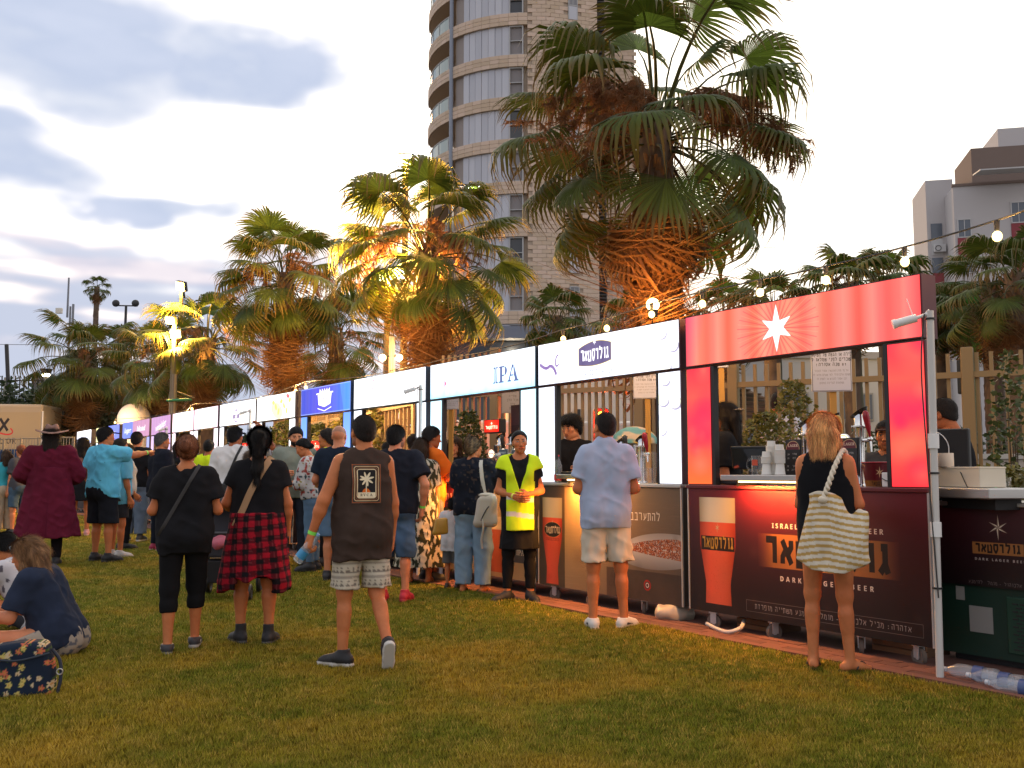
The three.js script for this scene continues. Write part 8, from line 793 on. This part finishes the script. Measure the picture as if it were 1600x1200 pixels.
for (let k = 0; k < 3; k++) { const a = gnd([1520, 1560, 1592][k], [1052, 1062, 1074][k], 0.05), t = thing('water_bottle', ['large clear water bottle lying at the foot of the white pipe', 'large clear water bottle lying in the middle of three on the paving', 'large clear water bottle lying at the right edge of the photo'][k], 'bottle', a, ROWA + 0.12); part(t, 'bottle', lathe([[0, -0.15], [0.044, -0.15], [0.048, -0.13], [0.044, -0.06], [0.048, -0.05], [0.044, 0.02], [0.048, 0.03], [0.046, 0.09], [0.018, 0.15], [0.014, 0.17]], 18).rotateZ(Math.PI / 2), clearM); part(t, 'label', new THREE.CylinderGeometry(0.049, 0.049, 0.06, 18, 1, true).rotateZ(Math.PI / 2).translate(0.04, 0, 0), M(0.05, 0.08, 0.2, 0.4, { side: THREE.DoubleSide })); part(t, 'cap', cyl(0.016, 0.016, 0.02, 12).rotateZ(Math.PI / 2).translate(-0.165, 0, 0), M(0.5, 0.52, 0.55, 0.5)); }
// crates and hose under the stalls
for (const [px, off, label] of [[1395, -0.25, 'brown wooden crate under the right end of the red stall'], [1178, -0.2, 'brown box under the left end of the red stall']]) { const t = thing('crate', label, 'crate', row(rowT(px, off), off), ROWA); for (let k = 0; k < 3; k++) part(t, 'slat', box(0.42, 0.035, 0.02, 0, 0.03 + k * 0.042, 0), M(0.22, 0.10, 0.045, 0.9)); part(t, 'crate_body', box(0.42, 0.12, 0.26, 0, 0.065, -0.142), M(0.12, 0.06, 0.03, 0.9)); }
solo('drain_hose', tube([row(rowT(1100, 0.08), 0.08, 0.05), row(rowT(1118, 0.12), 0.12, 0.03), row(rowT(1135, 0.16), 0.16, 0.035), row(rowT(1150, 0.10), 0.10, 0.06), row(rowT(1158, -0.1), -0.1, 0.09)], 0.016, 8), M(0.5, 0.46, 0.42, 0.5), 'pale hose looping out under the beer glass print of the red stall', 'hose');
{ const m = solo('plastic_bag', mesh3((x, y, z) => ell(x, y, z, 0, 0.05, 0, 0.17, 0.085, 0.12) + (noise3(x * 14, y * 14, z * 14) - 0.5) * 0.05, [-0.24, -0.02, -0.18], [0.24, 0.18, 0.18], 0.012), M(0.42, 0.36, 0.28, 0.4), 'crumpled pale plastic bag under the right end of the UNFILTERED stall', 'bag'); m.position.copy(row(rowT(1050, -0.05), -0.05, 0.012)); }

// ================================================================ BUSHES, VEHICLES AND THE LEFT BACKGROUND
const leafG = (() => { const g = new THREE.BufferGeometry(); g.setAttribute('position', new THREE.Float32BufferAttribute([0, 0, 0, 0.4, 0.06, 0.45, 0, 0, 1, -0.4, 0.06, 0.45], 3)); g.setIndex([0, 1, 2, 0, 2, 3]); g.computeVertexNormals(); return g; })();
const bushLeaf = new THREE.MeshPhysicalMaterial({ roughness: 0.7, side: THREE.DoubleSide, transmission: 0.3, thickness: 0 });
function bush(label, pos, w, h, d, n, size, c1, c2, seed, name = 'bush') {
  const r = rngOf(seed), t = thing(name, label, name === 'hedge' ? 'hedge' : 'bush', pos), inst = new THREE.InstancedMesh(leafG, bushLeaf, n), m = new THREE.Matrix4(), col = new THREE.Color(), stems = [];
  for (let i = 0; i < n; i++) { const a = r() * 6.283, q = Math.pow(r(), 0.4), y = Math.pow(r(), 0.8), lump = 0.7 + 0.5 * noise3(Math.cos(a) * 2 + seed, y * 3, Math.sin(a) * 2), f = name === 'hedge' ? 1 : Math.sqrt(Math.max(0.05, 1 - Math.pow(y * 1.0, 2.2))) * lump; const x = name === 'hedge' ? (r() - 0.5) * w : Math.cos(a) * w / 2 * q * f, z = name === 'hedge' ? (r() - 0.5) * d : Math.sin(a) * d / 2 * q * f, yy = y * h * (0.85 + 0.3 * noise3(x * 2.2, 1, z * 2.2 + seed)), s = size * (0.6 + r() * 0.8); m.compose(V(x, yy + 0.03, z), new THREE.Quaternion().setFromEuler(new THREE.Euler(r() * 6, r() * 6, r() * 6)), V(s, s, s)); inst.setMatrixAt(i, m); const k = r(), v = 0.6 + r() * 0.7; inst.setColorAt(i, col.setRGB(lerp(c1[0], c2[0], k) * v, lerp(c1[1], c2[1], k) * v, lerp(c1[2], c2[2], k) * v)); }
  for (let i = 0; i < 9; i++) { const a = r() * 6.28, q = r() * w * 0.35; stems.push(rod(V(Math.cos(a) * q * 0.3, 0, Math.sin(a) * q * 0.3), V(Math.cos(a) * q, h * (0.6 + r() * 0.35), Math.sin(a) * q), 0.016, 5, 0.005)); }
  inst.name = 'foliage'; inst.userData.kind = 'stuff'; t.add(inst); part(t, 'stems', merge(stems), M(0.08, 0.05, 0.03, 0.9)); return t;
}
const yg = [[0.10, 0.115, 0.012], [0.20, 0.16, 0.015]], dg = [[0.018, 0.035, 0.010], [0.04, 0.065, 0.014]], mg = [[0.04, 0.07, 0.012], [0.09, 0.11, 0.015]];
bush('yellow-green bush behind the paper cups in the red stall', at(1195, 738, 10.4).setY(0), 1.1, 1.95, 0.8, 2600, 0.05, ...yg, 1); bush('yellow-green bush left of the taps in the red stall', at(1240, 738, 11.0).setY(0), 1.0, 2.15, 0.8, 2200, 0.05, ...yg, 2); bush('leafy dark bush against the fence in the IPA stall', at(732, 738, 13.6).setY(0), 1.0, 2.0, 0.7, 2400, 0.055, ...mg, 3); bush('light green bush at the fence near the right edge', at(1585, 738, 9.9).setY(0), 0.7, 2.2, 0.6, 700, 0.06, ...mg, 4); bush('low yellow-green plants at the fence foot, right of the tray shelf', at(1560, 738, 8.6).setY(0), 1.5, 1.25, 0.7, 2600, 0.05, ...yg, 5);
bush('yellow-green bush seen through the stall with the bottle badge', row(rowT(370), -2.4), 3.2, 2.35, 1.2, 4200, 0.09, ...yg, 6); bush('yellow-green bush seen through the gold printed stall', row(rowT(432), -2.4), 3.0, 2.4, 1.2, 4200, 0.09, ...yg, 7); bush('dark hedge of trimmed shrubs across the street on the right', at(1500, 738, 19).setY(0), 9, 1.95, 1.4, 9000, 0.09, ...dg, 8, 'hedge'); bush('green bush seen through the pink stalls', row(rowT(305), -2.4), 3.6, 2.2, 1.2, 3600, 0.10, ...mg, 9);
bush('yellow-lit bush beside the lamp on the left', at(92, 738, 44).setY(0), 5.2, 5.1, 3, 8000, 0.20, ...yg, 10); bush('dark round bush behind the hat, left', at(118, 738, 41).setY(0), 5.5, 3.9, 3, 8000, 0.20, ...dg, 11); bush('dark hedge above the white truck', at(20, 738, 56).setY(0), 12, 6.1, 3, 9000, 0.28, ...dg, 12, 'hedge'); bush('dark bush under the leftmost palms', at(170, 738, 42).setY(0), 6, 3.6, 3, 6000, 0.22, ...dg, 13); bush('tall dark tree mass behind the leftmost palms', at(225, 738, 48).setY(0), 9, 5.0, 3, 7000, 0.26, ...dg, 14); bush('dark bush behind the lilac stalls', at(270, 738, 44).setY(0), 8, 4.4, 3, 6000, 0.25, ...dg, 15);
// white truck with the name of a colour firm
{ const p = at(-2, 738, 38), t = thing('truck', 'cream box truck with black and red lettering at the left edge', 'truck', V(p.x, 0, p.z), 0.12), m = M(0.40, 0.33, 0.24, 0.6); part(t, 'cargo_box', rbox(5.2, 2.85, 2.3, 0.12, -1.05, 2.55, -1.15), m); part(t, 'side_print', new THREE.PlaneGeometry(3.6, 2.2).translate(-0.35, 2.55, 0.004), printMat(512, 256, (x, w, h) => { x.fillStyle = '#a8977a'; x.fillRect(0, 0, w, h); x.lineWidth = 13; x.strokeStyle = '#241f22'; x.beginPath(); x.moveTo(300, 30); x.lineTo(342, 86); x.moveTo(346, 30); x.lineTo(298, 88); x.stroke(); x.strokeStyle = '#c8202c'; x.lineWidth = 6; x.beginPath(); x.ellipse(318, 80, 52, 20, 0.25, -0.8, 2.2); x.stroke(); txt(x, 'KAL-OR', 318, 146, 'bold 38px sans-serif', '#3c3230', 'center', 2); txt(x, 'COLOR & LIGHT', 320, 174, '15px sans-serif', '#5a4c44', 'center', 2); x.fillStyle = '#c8202c'; x.fillRect(0, 196, w, 9); }, 0.6)); part(t, 'chassis', box(5.4, 0.35, 2.1, -1, 0.95, -1.15), dark); for (const q of [-3, 0.8]) { const wh = part(t, 'wheel', new THREE.CylinderGeometry(0.48, 0.48, 0.28, 20).rotateX(Math.PI / 2), black, [q, 0.48, -0.2]); part(wh, 'hub', new THREE.CylinderGeometry(0.22, 0.22, 0.3, 16).rotateX(Math.PI / 2), alu); } part(t, 'tail_strip', box(0.05, 2.4, 0.06, 1.56, 2.5, 0.0), white); }
// site fence with blue sheeting
for (let k = 0; k < 5; k++) { const p = at(-8 + k * 27, 738, 31 - k * 0.4), t = thing('site_fence', ['leftmost blue sheeted site fence panel', 'second blue sheeted fence panel from the left edge', 'blue sheeted fence panel behind the hat', 'blue sheeted fence panel right of the hat', 'blue sheeted fence panel next to the far blank stall'][k], 'site fence', V(p.x, 0, p.z), 0.05); part(t, 'frame', merge([rod(V(-0.3, 0, 0), V(-0.3, 2.35, 0), 0.025), rod(V(0.26, 0, 0), V(0.26, 2.35, 0), 0.025), rod(V(-0.3, 2.33, 0), V(0.26, 2.33, 0), 0.02), rod(V(-0.3, 1.2, 0), V(0.26, 1.2, 0), 0.02)]), M(0.22, 0.2, 0.17, 0.6, { metalness: 0.4 })); for (let q = 0; q < 6; q++) part(t, 'bar', rod(V(-0.22 + q * 0.085, 0.1, 0), V(-0.22 + q * 0.085, 2.33, 0), 0.010, 6), M(0.22, 0.2, 0.17, 0.6)); part(t, 'blue_sheet', new THREE.PlaneGeometry(0.54, 1.9, 6, 6).translate(-0.02, 1.05, -0.03), M(0.012, 0.07, 0.21, 0.7, { side: THREE.DoubleSide })); }
{ const p = at(206, 738, 34), t = thing('inflatable_arch', 'white glowing rounded dome above the lilac stalls', 'inflatable', V(p.x, 0, p.z)); part(t, 'dome', new THREE.CapsuleGeometry(0.56, 2.5, 8, 24).translate(0, 1.9, 0), M(0.72, 0.64, 0.56, 0.6)); part(t, 'base', cyl(0.7, 0.6, 0.2, 20), M(0.5, 0.45, 0.4, 0.7)); part(t, 'seam', new THREE.TorusGeometry(0.563, 0.012, 6, 40).rotateX(Math.PI / 2).translate(0, 3.0, 0), M(0.4, 0.35, 0.3, 0.7)); lampLight(V(p.x - 0.2, 3.0, p.z + 1.6), 0xffd8a8, 7); }
{ const p = at(272, 626, 29), t = thing('green_awning', 'flat green awning on a pole above the pink stalls', 'awning', V(p.x, 0, p.z)); part(t, 'pole', cyl(0.08, 0.07, p.y + 0.8, 10), pole); part(t, 'awning', rbox(0.7, 0.07, 0.3, 0.03, 0.36, p.y, 0), M(0.02, 0.17, 0.10, 0.6), null, [0, 0, 0.06]); part(t, 'arm', rod(V(0, p.y + 0.3, 0), V(0.6, p.y + 0.08, 0), 0.02), dark); }
{ const p = at(12, 597, 60), t = thing('rooftop_fence', 'dark railing on the skyline above the truck', 'railing', V(p.x, p.y - 1.2, p.z)); for (let k = 0; k < 22; k++) part(t, 'bar', box(0.06, 1.6, 0.06, -1.2 + k * 0.28, 0.8, 0), dark); part(t, 'rail', box(6.2, 0.08, 0.08, 1.7, 1.3, 0), dark); part(t, 'plinth', box(6.4, 4, 1, 1.7, -2.0, -0.4), M(0.05, 0.06, 0.04, 0.9)); part(t, 'cabinet', box(0.9, 1.6, 0.6, 1.6, 0.9, -1), M(0.22, 0.2, 0.19, 0.8)); }
// parked vehicles beyond the fence
function car(label, pos, turn, c, van) {
  const t = thing(van ? 'parked_van' : 'parked_car', label, van ? 'van' : 'car', pos, turn), L = van ? 5.0 : 4.3, W = van ? 1.95 : 1.75, H = van ? 2.1 : 1.45, s = new THREE.Shape(), P = van ? [[0, 0.35], [0, 1.9], [0.15, 2.1], [3.9, 2.1], [4.5, 1.25], [5, 1.05], [5, 0.35]] : [[0, 0.35], [0, 0.85], [0.45, 0.95], [0.95, 1.4], [2.3, 1.45], [3.05, 0.98], [4.1, 0.85], [4.3, 0.6], [4.3, 0.35]];
  P.forEach(([x, y], i) => s[i ? 'lineTo' : 'moveTo'](x - L / 2, y)); part(t, 'body', new THREE.ExtrudeGeometry(s, { depth: W - 0.16, bevelEnabled: true, bevelSize: 0.07, bevelThickness: 0.08, bevelSegments: 3 }).translate(0, 0, -W / 2 + 0.08), new THREE.MeshPhysicalMaterial({ color: lin(...c), roughness: 0.35, clearcoat: 0.8 }));
  for (const z of [1, -1]) { const ws = van ? [[3.1, 1.62, 0.8, 0.5]] : [[1.25, 1.15, 0.75, 0.36], [2.15, 1.15, 0.75, 0.36]]; for (const [x, y, w, h] of ws) part(t, 'window', rbox(w, h, 0.02, 0.008, x - L / 2, y, z * (W / 2 + 0.004)), M(0.02, 0.025, 0.03, 0.08)); for (const x of [0.8, L - 0.9]) { const w = part(t, 'wheel', new THREE.CylinderGeometry(0.33, 0.33, 0.2, 22).rotateX(Math.PI / 2), black, [x - L / 2, 0.33, z * (W / 2 - 0.06)]); part(w, 'rim', new THREE.CylinderGeometry(0.2, 0.2, 0.21, 14).rotateX(Math.PI / 2), alu); } part(t, 'tail_light', rbox(0.06, 0.16, 0.28, 0.02, -L / 2 - 0.07, 0.95, z * (W / 2 - 0.2)), glowOf(1, 0.08, 0.02, van ? 1 : 7)); part(t, 'headlight', rbox(0.06, 0.14, 0.3, 0.02, L / 2 + 0.05, 0.75, z * (W / 2 - 0.25)), M(0.7, 0.7, 0.7, 0.1)); }
  part(t, 'rear_window', rbox(0.03, van ? 0.6 : 0.36, W - 0.5, 0.01, van ? -L / 2 - 0.075 : -L / 2 + 0.60, van ? 1.55 : 1.2, 0), M(0.02, 0.025, 0.03, 0.08), null, [0, 0, van ? 0 : -0.75]); return t;
}
car('white car with lit tail lights behind the bush in the red stall', at(1168, 738, 19).setY(0), 1.3, [0.6, 0.6, 0.62]); car('white van parked beyond the slat fence behind the young barman', at(905, 738, 17.8).setY(0), 0.15, [0.66, 0.62, 0.56], 1); car('grey car parked beyond the fence in the IPA stall', at(745, 738, 22).setY(0), 0.2, [0.22, 0.24, 0.28]); car('pale car beyond the fence at the BORN IN JAMAICA stall', at(610, 738, 24).setY(0), 0.5, [0.5, 0.5, 0.5]); car('silver car behind the site fence on the left', at(40, 738, 35).setY(0), 0.1, [0.45, 0.42, 0.38]);

// ================================================================ THINGS CARRIED
function gripPos(P, A, f = 0.085) { return P.local(A.W.clone().addScaledVector(A.d2.clone().normalize(), f)); }
{ const p = gripPos(tank, tank.LA, 0.10), t = thing('water_bottle', 'small water bottle with blue label in the hand of the man in the palm-print top', 'bottle', p, tank.t.rotation.y); t.rotation.set(0.35, tank.t.rotation.y, 0.75); part(t, 'bottle', lathe([[0, -0.10], [0.030, -0.10], [0.033, -0.09], [0.033, 0.03], [0.030, 0.06], [0.013, 0.10], [0.012, 0.115]], 18), clearM); part(t, 'label', new THREE.CylinderGeometry(0.034, 0.034, 0.055, 18, 1, true).translate(0, -0.04, 0), M(0.04, 0.24, 0.45, 0.4, { side: THREE.DoubleSide })); part(t, 'cap', cyl(0.014, 0.014, 0.015, 12, 0, 0.113, 0), M(0.2, 0.4, 0.7, 0.5)); }
{ const p = gripPos(womanP, womanP.RA, 0.09), t = thing('phone', 'dark phone in the right hand of the woman in plaid', 'phone', p, womanP.t.rotation.y); t.rotation.set(0.5, womanP.t.rotation.y, 0.1); part(t, 'case', rbox(0.012, 0.145, 0.07, 0.004), black); part(t, 'screen', box(0.002, 0.135, 0.062, -0.0072, 0, 0), M(0.02, 0.02, 0.025, 0.05)); }
function cup(label, p, turn, beer = 1) { const t = thing('beer_cup', label, 'cup', p, turn); part(t, 'cup', lathe([[0, 0], [0.030, 0], [0.042, 0.115], [0.044, 0.118], [0.041, 0.116], [0.029, 0.003]], 18), clearM); if (beer) { part(t, 'beer', cyl(0.028, 0.037, 0.085, 16, 0, 0.004, 0), beerM); part(t, 'foam', cyl(0.037, 0.0395, 0.02, 16, 0, 0.089, 0), foamM); } return t; }
cup('plastic cup of beer raised to the mouth by the person in pale jeans', gripPos(jeansP, jeansP.RA, 0.09).add(V(-0.03, -0.03, 0)), 0).rotation.z = 0.35; cup('plastic cup of pale beer held by the woman in the flowered blouse', gripPos(floral, floral.LA, 0.09).add(V(0, -0.05, 0)), 0);
{ const p = gripPos(stripeW, stripeW.RA, 0.10), t = thing('wallet', 'dark wallet in the hands of the blonde woman', 'wallet', p, stripeW.t.rotation.y + 0.4); part(t, 'cover', rbox(0.10, 0.018, 0.19, 0.006), M(0.02, 0.016, 0.014, 0.5)); part(t, 'cover', rbox(0.10, 0.09, 0.014, 0.005, 0, 0.045, 0.09), M(0.02, 0.016, 0.014, 0.5), null, [0.4, 0, 0]); }
{ const m = solo('lime', new THREE.SphereGeometry(0.034, 16, 12).scale(1, 0.85, 0.85), M(0.28, 0.36, 0.12, 0.5), 'pale green lime held by the young barman', 'lime'); m.position.copy(gripPos(barman, barman.RA, 0.09)).add(V(0, 0.03, 0)); }
// striped tote on the blonde woman's shoulder
{
  const P = stripeW, t = thing('tote_bag', 'big slouchy tote with white and mustard stripes on a rope handle', 'bag', P.t.position, P.t.rotation.y); t.scale.setScalar(P.s); const y = P.lift + 0.085, cx = -0.075, cz = -0.235, y0 = y; 
  const f = (x, yy, z) => { const u = clamp((yy - 0.60 - y) / 0.50, -0.1, 1.1), w = lerp(0.262, 0.150, Math.pow(Math.max(0, u), 1.3)) - (u < 0.12 ? (0.12 - u) * 0.55 : 0), xo = x - cx - 0.03 * u, d = lerp(0.115, 0.035, u), sag = 0.05 * Math.max(0, 1 - Math.abs(xo) / 0.2), k = Math.hypot(xo / w, (z - cz - 0.02 * u) / d), top = 1.095 + y - 0.09 * Math.max(0, -xo + 0.02) * 3 * 0.6 - 0.0; return Math.max((k - 1) * Math.min(w, d) * 0.8, yy - top, 0.585 + y + (xo * xo) * 1.2 - yy) + (noise3(x * 7 + yy * 3, yy * 5 - x * 8, z * 8) - 0.5) * 0.035 + (noise3(x * 16, yy * 7 + x * 11, z * 14) - 0.5) * 0.012; };
  part(t, 'bag_body', paint(mesh3(f, [-0.42, 0.5 + y, -0.42], [0.28, 1.16 + y, -0.06], 0.0068), (x, yy, z) => { const v = yy - y + 0.020 * noise3(x * 6, yy * 4, z * 7) + Math.abs(x - cx) * 0.10 - 0.06 * noise3(x * 3 + 4, yy * 2, 3), k = 0.88 + 0.24 * noise3(x * 30, yy * 30, z * 30); return ((v / 0.040) % 1 + 1) % 1 < 0.46 ? [0.42 * k, 0.265 * k, 0.085 * k] : [0.60 * k, 0.54 * k, 0.44 * k]; }), cloth);
  const sh = P.T(-0.125, 1.43, -0.03), pts = [V(-0.04, 1.06 + y, -0.27), V(-0.07, 1.15 + y, -0.245), V(-0.10, 1.26 + y, -0.19), V(-0.125, 1.345 + y, -0.11), sh.clone().add(V(0, 0.03, 0.02)), V(-0.13, 1.32 + y, 0.065), V(-0.14, 1.18 + y, 0.05)], cur = new THREE.CatmullRomCurve3(pts); for (let s = 0; s < 2; s++) { const q = []; for (let i = 0; i <= 90; i++) { const p = cur.getPoint(i / 90), a = i * 0.62 + s * Math.PI; q.push(p.clone().add(V(Math.cos(a) * 0.009, Math.sin(a) * 0.006, Math.sin(a) * 0.009))); } part(t, 'rope_handle', new THREE.TubeGeometry(new THREE.CatmullRomCurve3(q), 220, 0.0115, 7), M(0.62, 0.54, 0.42, 0.9)); } part(t, 'knot', new THREE.SphereGeometry(0.032, 14, 10).scale(1, 0.8, 0.8), M(0.62, 0.54, 0.42, 0.9), V(-0.035, 1.05 + y, -0.272));
}
const rb3 = (x, y, z, a, b, c, r) => { const p = Math.abs(x) - a + r, q = Math.abs(y) - b + r, w = Math.abs(z) - c + r; return Math.hypot(Math.max(p, 0), Math.max(q, 0), Math.max(w, 0)) + Math.min(0, Math.max(p, q, w)) - r; };
// off-white backpack on one shoulder of the person in jeans
{
  const P = jeansP, t = thing('backpack', 'off-white backpack hanging from one shoulder beside the pale jeans', 'bag', P.t.position, P.t.rotation.y), y = P.lift; t.scale.setScalar(P.s); const m = M(0.50, 0.44, 0.36, 0.7);
  part(t, 'bag_body', mesh3((x, yy, z) => rb3(x + 0.215 + (yy - 0.9 - y) * 0.1, yy - 0.90 - y, z + 0.18, 0.115 - 0.1 * (yy - 0.9 - y), 0.17, 0.07, 0.06) + (noise3(x * 10, yy * 8, z * 10) - 0.5) * 0.045, [-0.38, 0.66 + y, -0.32], [-0.04, 1.14 + y, -0.02], 0.010), m); P.band(t, 'strap', [0, 1, 2, 3, 4, 5, 6, 7, 8].map((i) => [[lerp(-0.115, -0.175, i / 8), lerp(1.45, 1.04, i / 8) + y, -0.45], [0, 0, 1]]), 0.042, M(0.60, 0.56, 0.5, 0.7)); part(t, 'loose_strap', tube([V(-0.19, 0.82 + y, -0.26), V(-0.20, 0.72 + y, -0.265), V(-0.175, 0.60 + y, -0.25), V(-0.18, 0.5 + y, -0.24)], 0.012, 6), m); part(t, 'zip', tube([V(-0.29, 0.98 + y, -0.235), V(-0.24, 0.93 + y, -0.258), V(-0.20, 0.86 + y, -0.262), V(-0.17, 0.80 + y, -0.255)], 0.006, 6), dark); part(t, 'flap', new THREE.SphereGeometry(0.08, 16, 10).scale(1.2, 0.35, 0.8), m, V(-0.21, 1.07 + y, -0.17));
}
{ const p = at(689, 822, 10.3), t = thing('handbag', 'mustard yellow handbag beside the leaf-print dress', 'bag', p, 0.3); part(t, 'bag_body', mesh3((x, y, z) => rb3(x, y, z, 0.075 - y * 0.15, 0.09, 0.04, 0.03) + (noise3(x * 12, y * 12, z * 12) - 0.5) * 0.02, [-0.13, -0.15, -0.09], [0.13, 0.15, 0.09], 0.011), M(0.50, 0.26, 0.03, 0.5)); part(t, 'handle', tube([V(-0.06, 0.08, 0), V(-0.05, 0.25, -0.02), V(-0.12, 0.5, -0.06)], 0.008, 6), M(0.4, 0.2, 0.03, 0.5)); }
// flowered bag on the grass
{
  const p = gnd(30, 1088), t = thing('flowered_bag', 'dark navy bag printed with small cream and coral flowers on the grass', 'bag', p, 0.25), f = (x, y, z) => { const qx = Math.abs(x) - 0.15 + 0.05 * clamp(y / 0.34, 0, 1), qy = Math.abs(y - 0.155) - 0.115 + (x < 0 ? -x * 0.1 : 0), qz = Math.abs(z) - 0.075 + 0.03 * clamp(y / 0.34, 0, 1); return Math.hypot(Math.max(qx, 0), Math.max(qy, 0), Math.max(qz, 0)) + Math.min(0, Math.max(qx, qy, qz)) - 0.04 + (noise3(x * 7, y * 7, z * 7) - 0.5) * 0.04; };
  const r = rngOf(77), fl = []; for (let i = 0; i < 60; i++) fl.push([(r() - 0.5) * 0.42, r() * 0.33, (r() - 0.5) * 0.3, 0.010 + r() * 0.013, Math.floor(r() * 3)]);
  part(t, 'bag_body', paint(mesh3(f, [-0.26, -0.03, -0.19], [0.26, 0.36, 0.19], 0.0068), (x, y, z) => { let c = [0.014, 0.022, 0.04]; for (const q of fl) { const dx = x - q[0], dy = y - q[1], d = Math.hypot(dx, dy), a = Math.atan2(dy, dx), R = q[3] * (0.8 + 0.25 * Math.cos(a * 5)); if (d < R) c = d < R * 0.35 ? [0.45, 0.22, 0.05] : [[0.55, 0.42, 0.26], [0.50, 0.13, 0.07], [0.5, 0.4, 0.12]][q[4]]; else if (d < R * 1.5 && Math.cos(a * 3 + q[0] * 50) > 0.7) c = [0.05, 0.09, 0.03]; } return c; }), cloth); part(t, 'flap_edge', tube([V(-0.17, 0.24, 0.10), V(0, 0.22, 0.125), V(0.17, 0.25, 0.10)], 0.006, 6), M(0.02, 0.03, 0.045, 0.8)); part(t, 'strap', tube([V(0.17, 0.26, 0.03), V(0.215, 0.20, 0.05), V(0.225, 0.10, 0.06), V(0.21, 0.02, 0.06)], 0.010, 6), M(0.02, 0.025, 0.04, 0.8)); part(t, 'buckle', new THREE.TorusGeometry(0.016, 0.004, 6, 14).translate(0.22, 0.14, 0.07), steel);
}
{ const g = gripPos(sit, sit.LA, 0.10); const t = thing('ring', 'ring glinting on the hand of the sitting long-haired man', 'ring', g, 0.6); part(t, 'band', new THREE.TorusGeometry(0.011, 0.0025, 6, 16), steel); }
// stroller between the two women in black
{
  const p = gnd(356, 934), t = thing('stroller', 'black stroller with pink blanket and white lace cloth between the two women in black', 'stroller', p, 0.12), tb = M(0.018, 0.018, 0.022, 0.45), fr = (a, b, n = 'frame_tube', r = 0.014) => part(t, n, rod(V(...a), V(...b), r, 10), tb);
  for (const s of [-1, 1]) { fr([s * 0.24, 0.12, 0.30], [s * 0.22, 0.62, -0.12]); fr([s * 0.24, 0.12, -0.36], [s * 0.22, 0.66, 0.05]); fr([s * 0.22, 0.60, -0.1], [s * 0.21, 1.02, -0.48]); fr([s * 0.24, 0.64, 0.0], [s * 0.235, 0.50, 0.36]); for (const [z, r, n] of [[0.32, 0.085, 'front_wheel'], [-0.38, 0.125, 'rear_wheel']]) { const w = part(t, 'wheel', new THREE.TorusGeometry(r - 0.022, 0.024, 10, 26).rotateY(Math.PI / 2), black, [s * 0.26, r, z]); part(w, 'hub', new THREE.CylinderGeometry(0.03, 0.03, 0.04, 12).rotateZ(Math.PI / 2), dark); for (let k = 0; k < 5; k++) part(w, 'spoke', rod(V(0, 0, 0), V(0, Math.cos(k * 1.257) * (r - 0.03), Math.sin(k * 1.257) * (r - 0.03)), 0.007, 6), dark); } }
  fr([-0.21, 1.02, -0.48], [0.21, 1.02, -0.48], 'handle_bar', 0.018); part(t, 'bumper_bar', tube([V(-0.24, 0.62, 0.06), V(-0.22, 0.66, 0.28), V(0, 0.67, 0.34), V(0.22, 0.66, 0.28), V(0.24, 0.62, 0.06)], 0.016, 8), tb);
  part(t, 'seat', mesh3((x, y, z) => { const a = Math.max(Math.abs(x) - 0.20, Math.abs(z - 0.05) - 0.18, Math.abs(y - 0.48) - 0.035), u = (z + 0.16) * 0.94 + (y - 0.72) * 0.34, b = Math.max(Math.abs(x) - 0.20, Math.abs(u) - 0.03, Math.abs(y - 0.70) - 0.26); return smin(a, b, 0.06) - 0.02; }, [-0.28, 0.36, -0.36], [0.28, 1.05, 0.32], 0.013), M(0.02, 0.02, 0.026, 0.85)); part(t, 'canopy', new THREE.SphereGeometry(0.27, 22, 12, 0, 6.2832, 0, Math.PI * 0.46).scale(0.9, 0.75, 1).rotateX(-0.35).translate(0, 0.84, -0.12), M(0.014, 0.014, 0.018, 0.85, { side: THREE.DoubleSide }));
  part(t, 'basket', mesh3((x, y, z) => Math.max(Math.abs(x) - 0.19 + 0.2 * (0.36 - y), Math.abs(z) - 0.24 + 0.2 * (0.36 - y), Math.abs(y - 0.28) - 0.10) - 0.01, [-0.26, 0.12, -0.32], [0.26, 0.44, 0.32], 0.014), M(0.012, 0.012, 0.014, 0.9)); part(t, 'pink_blanket', mesh3((x, y, z) => ell(x, y, z, -0.03, 0.56, 0.12, 0.17, 0.06, 0.17) + (noise3(x * 12, y * 12, z * 12) - 0.5) * 0.05, [-0.26, 0.44, -0.1], [0.22, 0.68, 0.34], 0.012), M(0.42, 0.10, 0.14, 0.9));
  part(t, 'lace_cloth', mesh3((x, y, z) => { const u = (y - 0.40) / 0.5; return Math.max(Math.abs(x - 0.20 + 0.03 * Math.sin(y * 20)) - 0.045, Math.abs(z - 0.24 + 0.16 * u) - 0.012, Math.abs(y - 0.60) - 0.24) + (noise3(x * 28, y * 28, z * 20) - 0.5) * 0.03; }, [0.10, 0.3, -0.02], [0.32, 0.9, 0.42], 0.010), M(0.58, 0.54, 0.54, 0.9));
}
renderer.render(scene, camera);
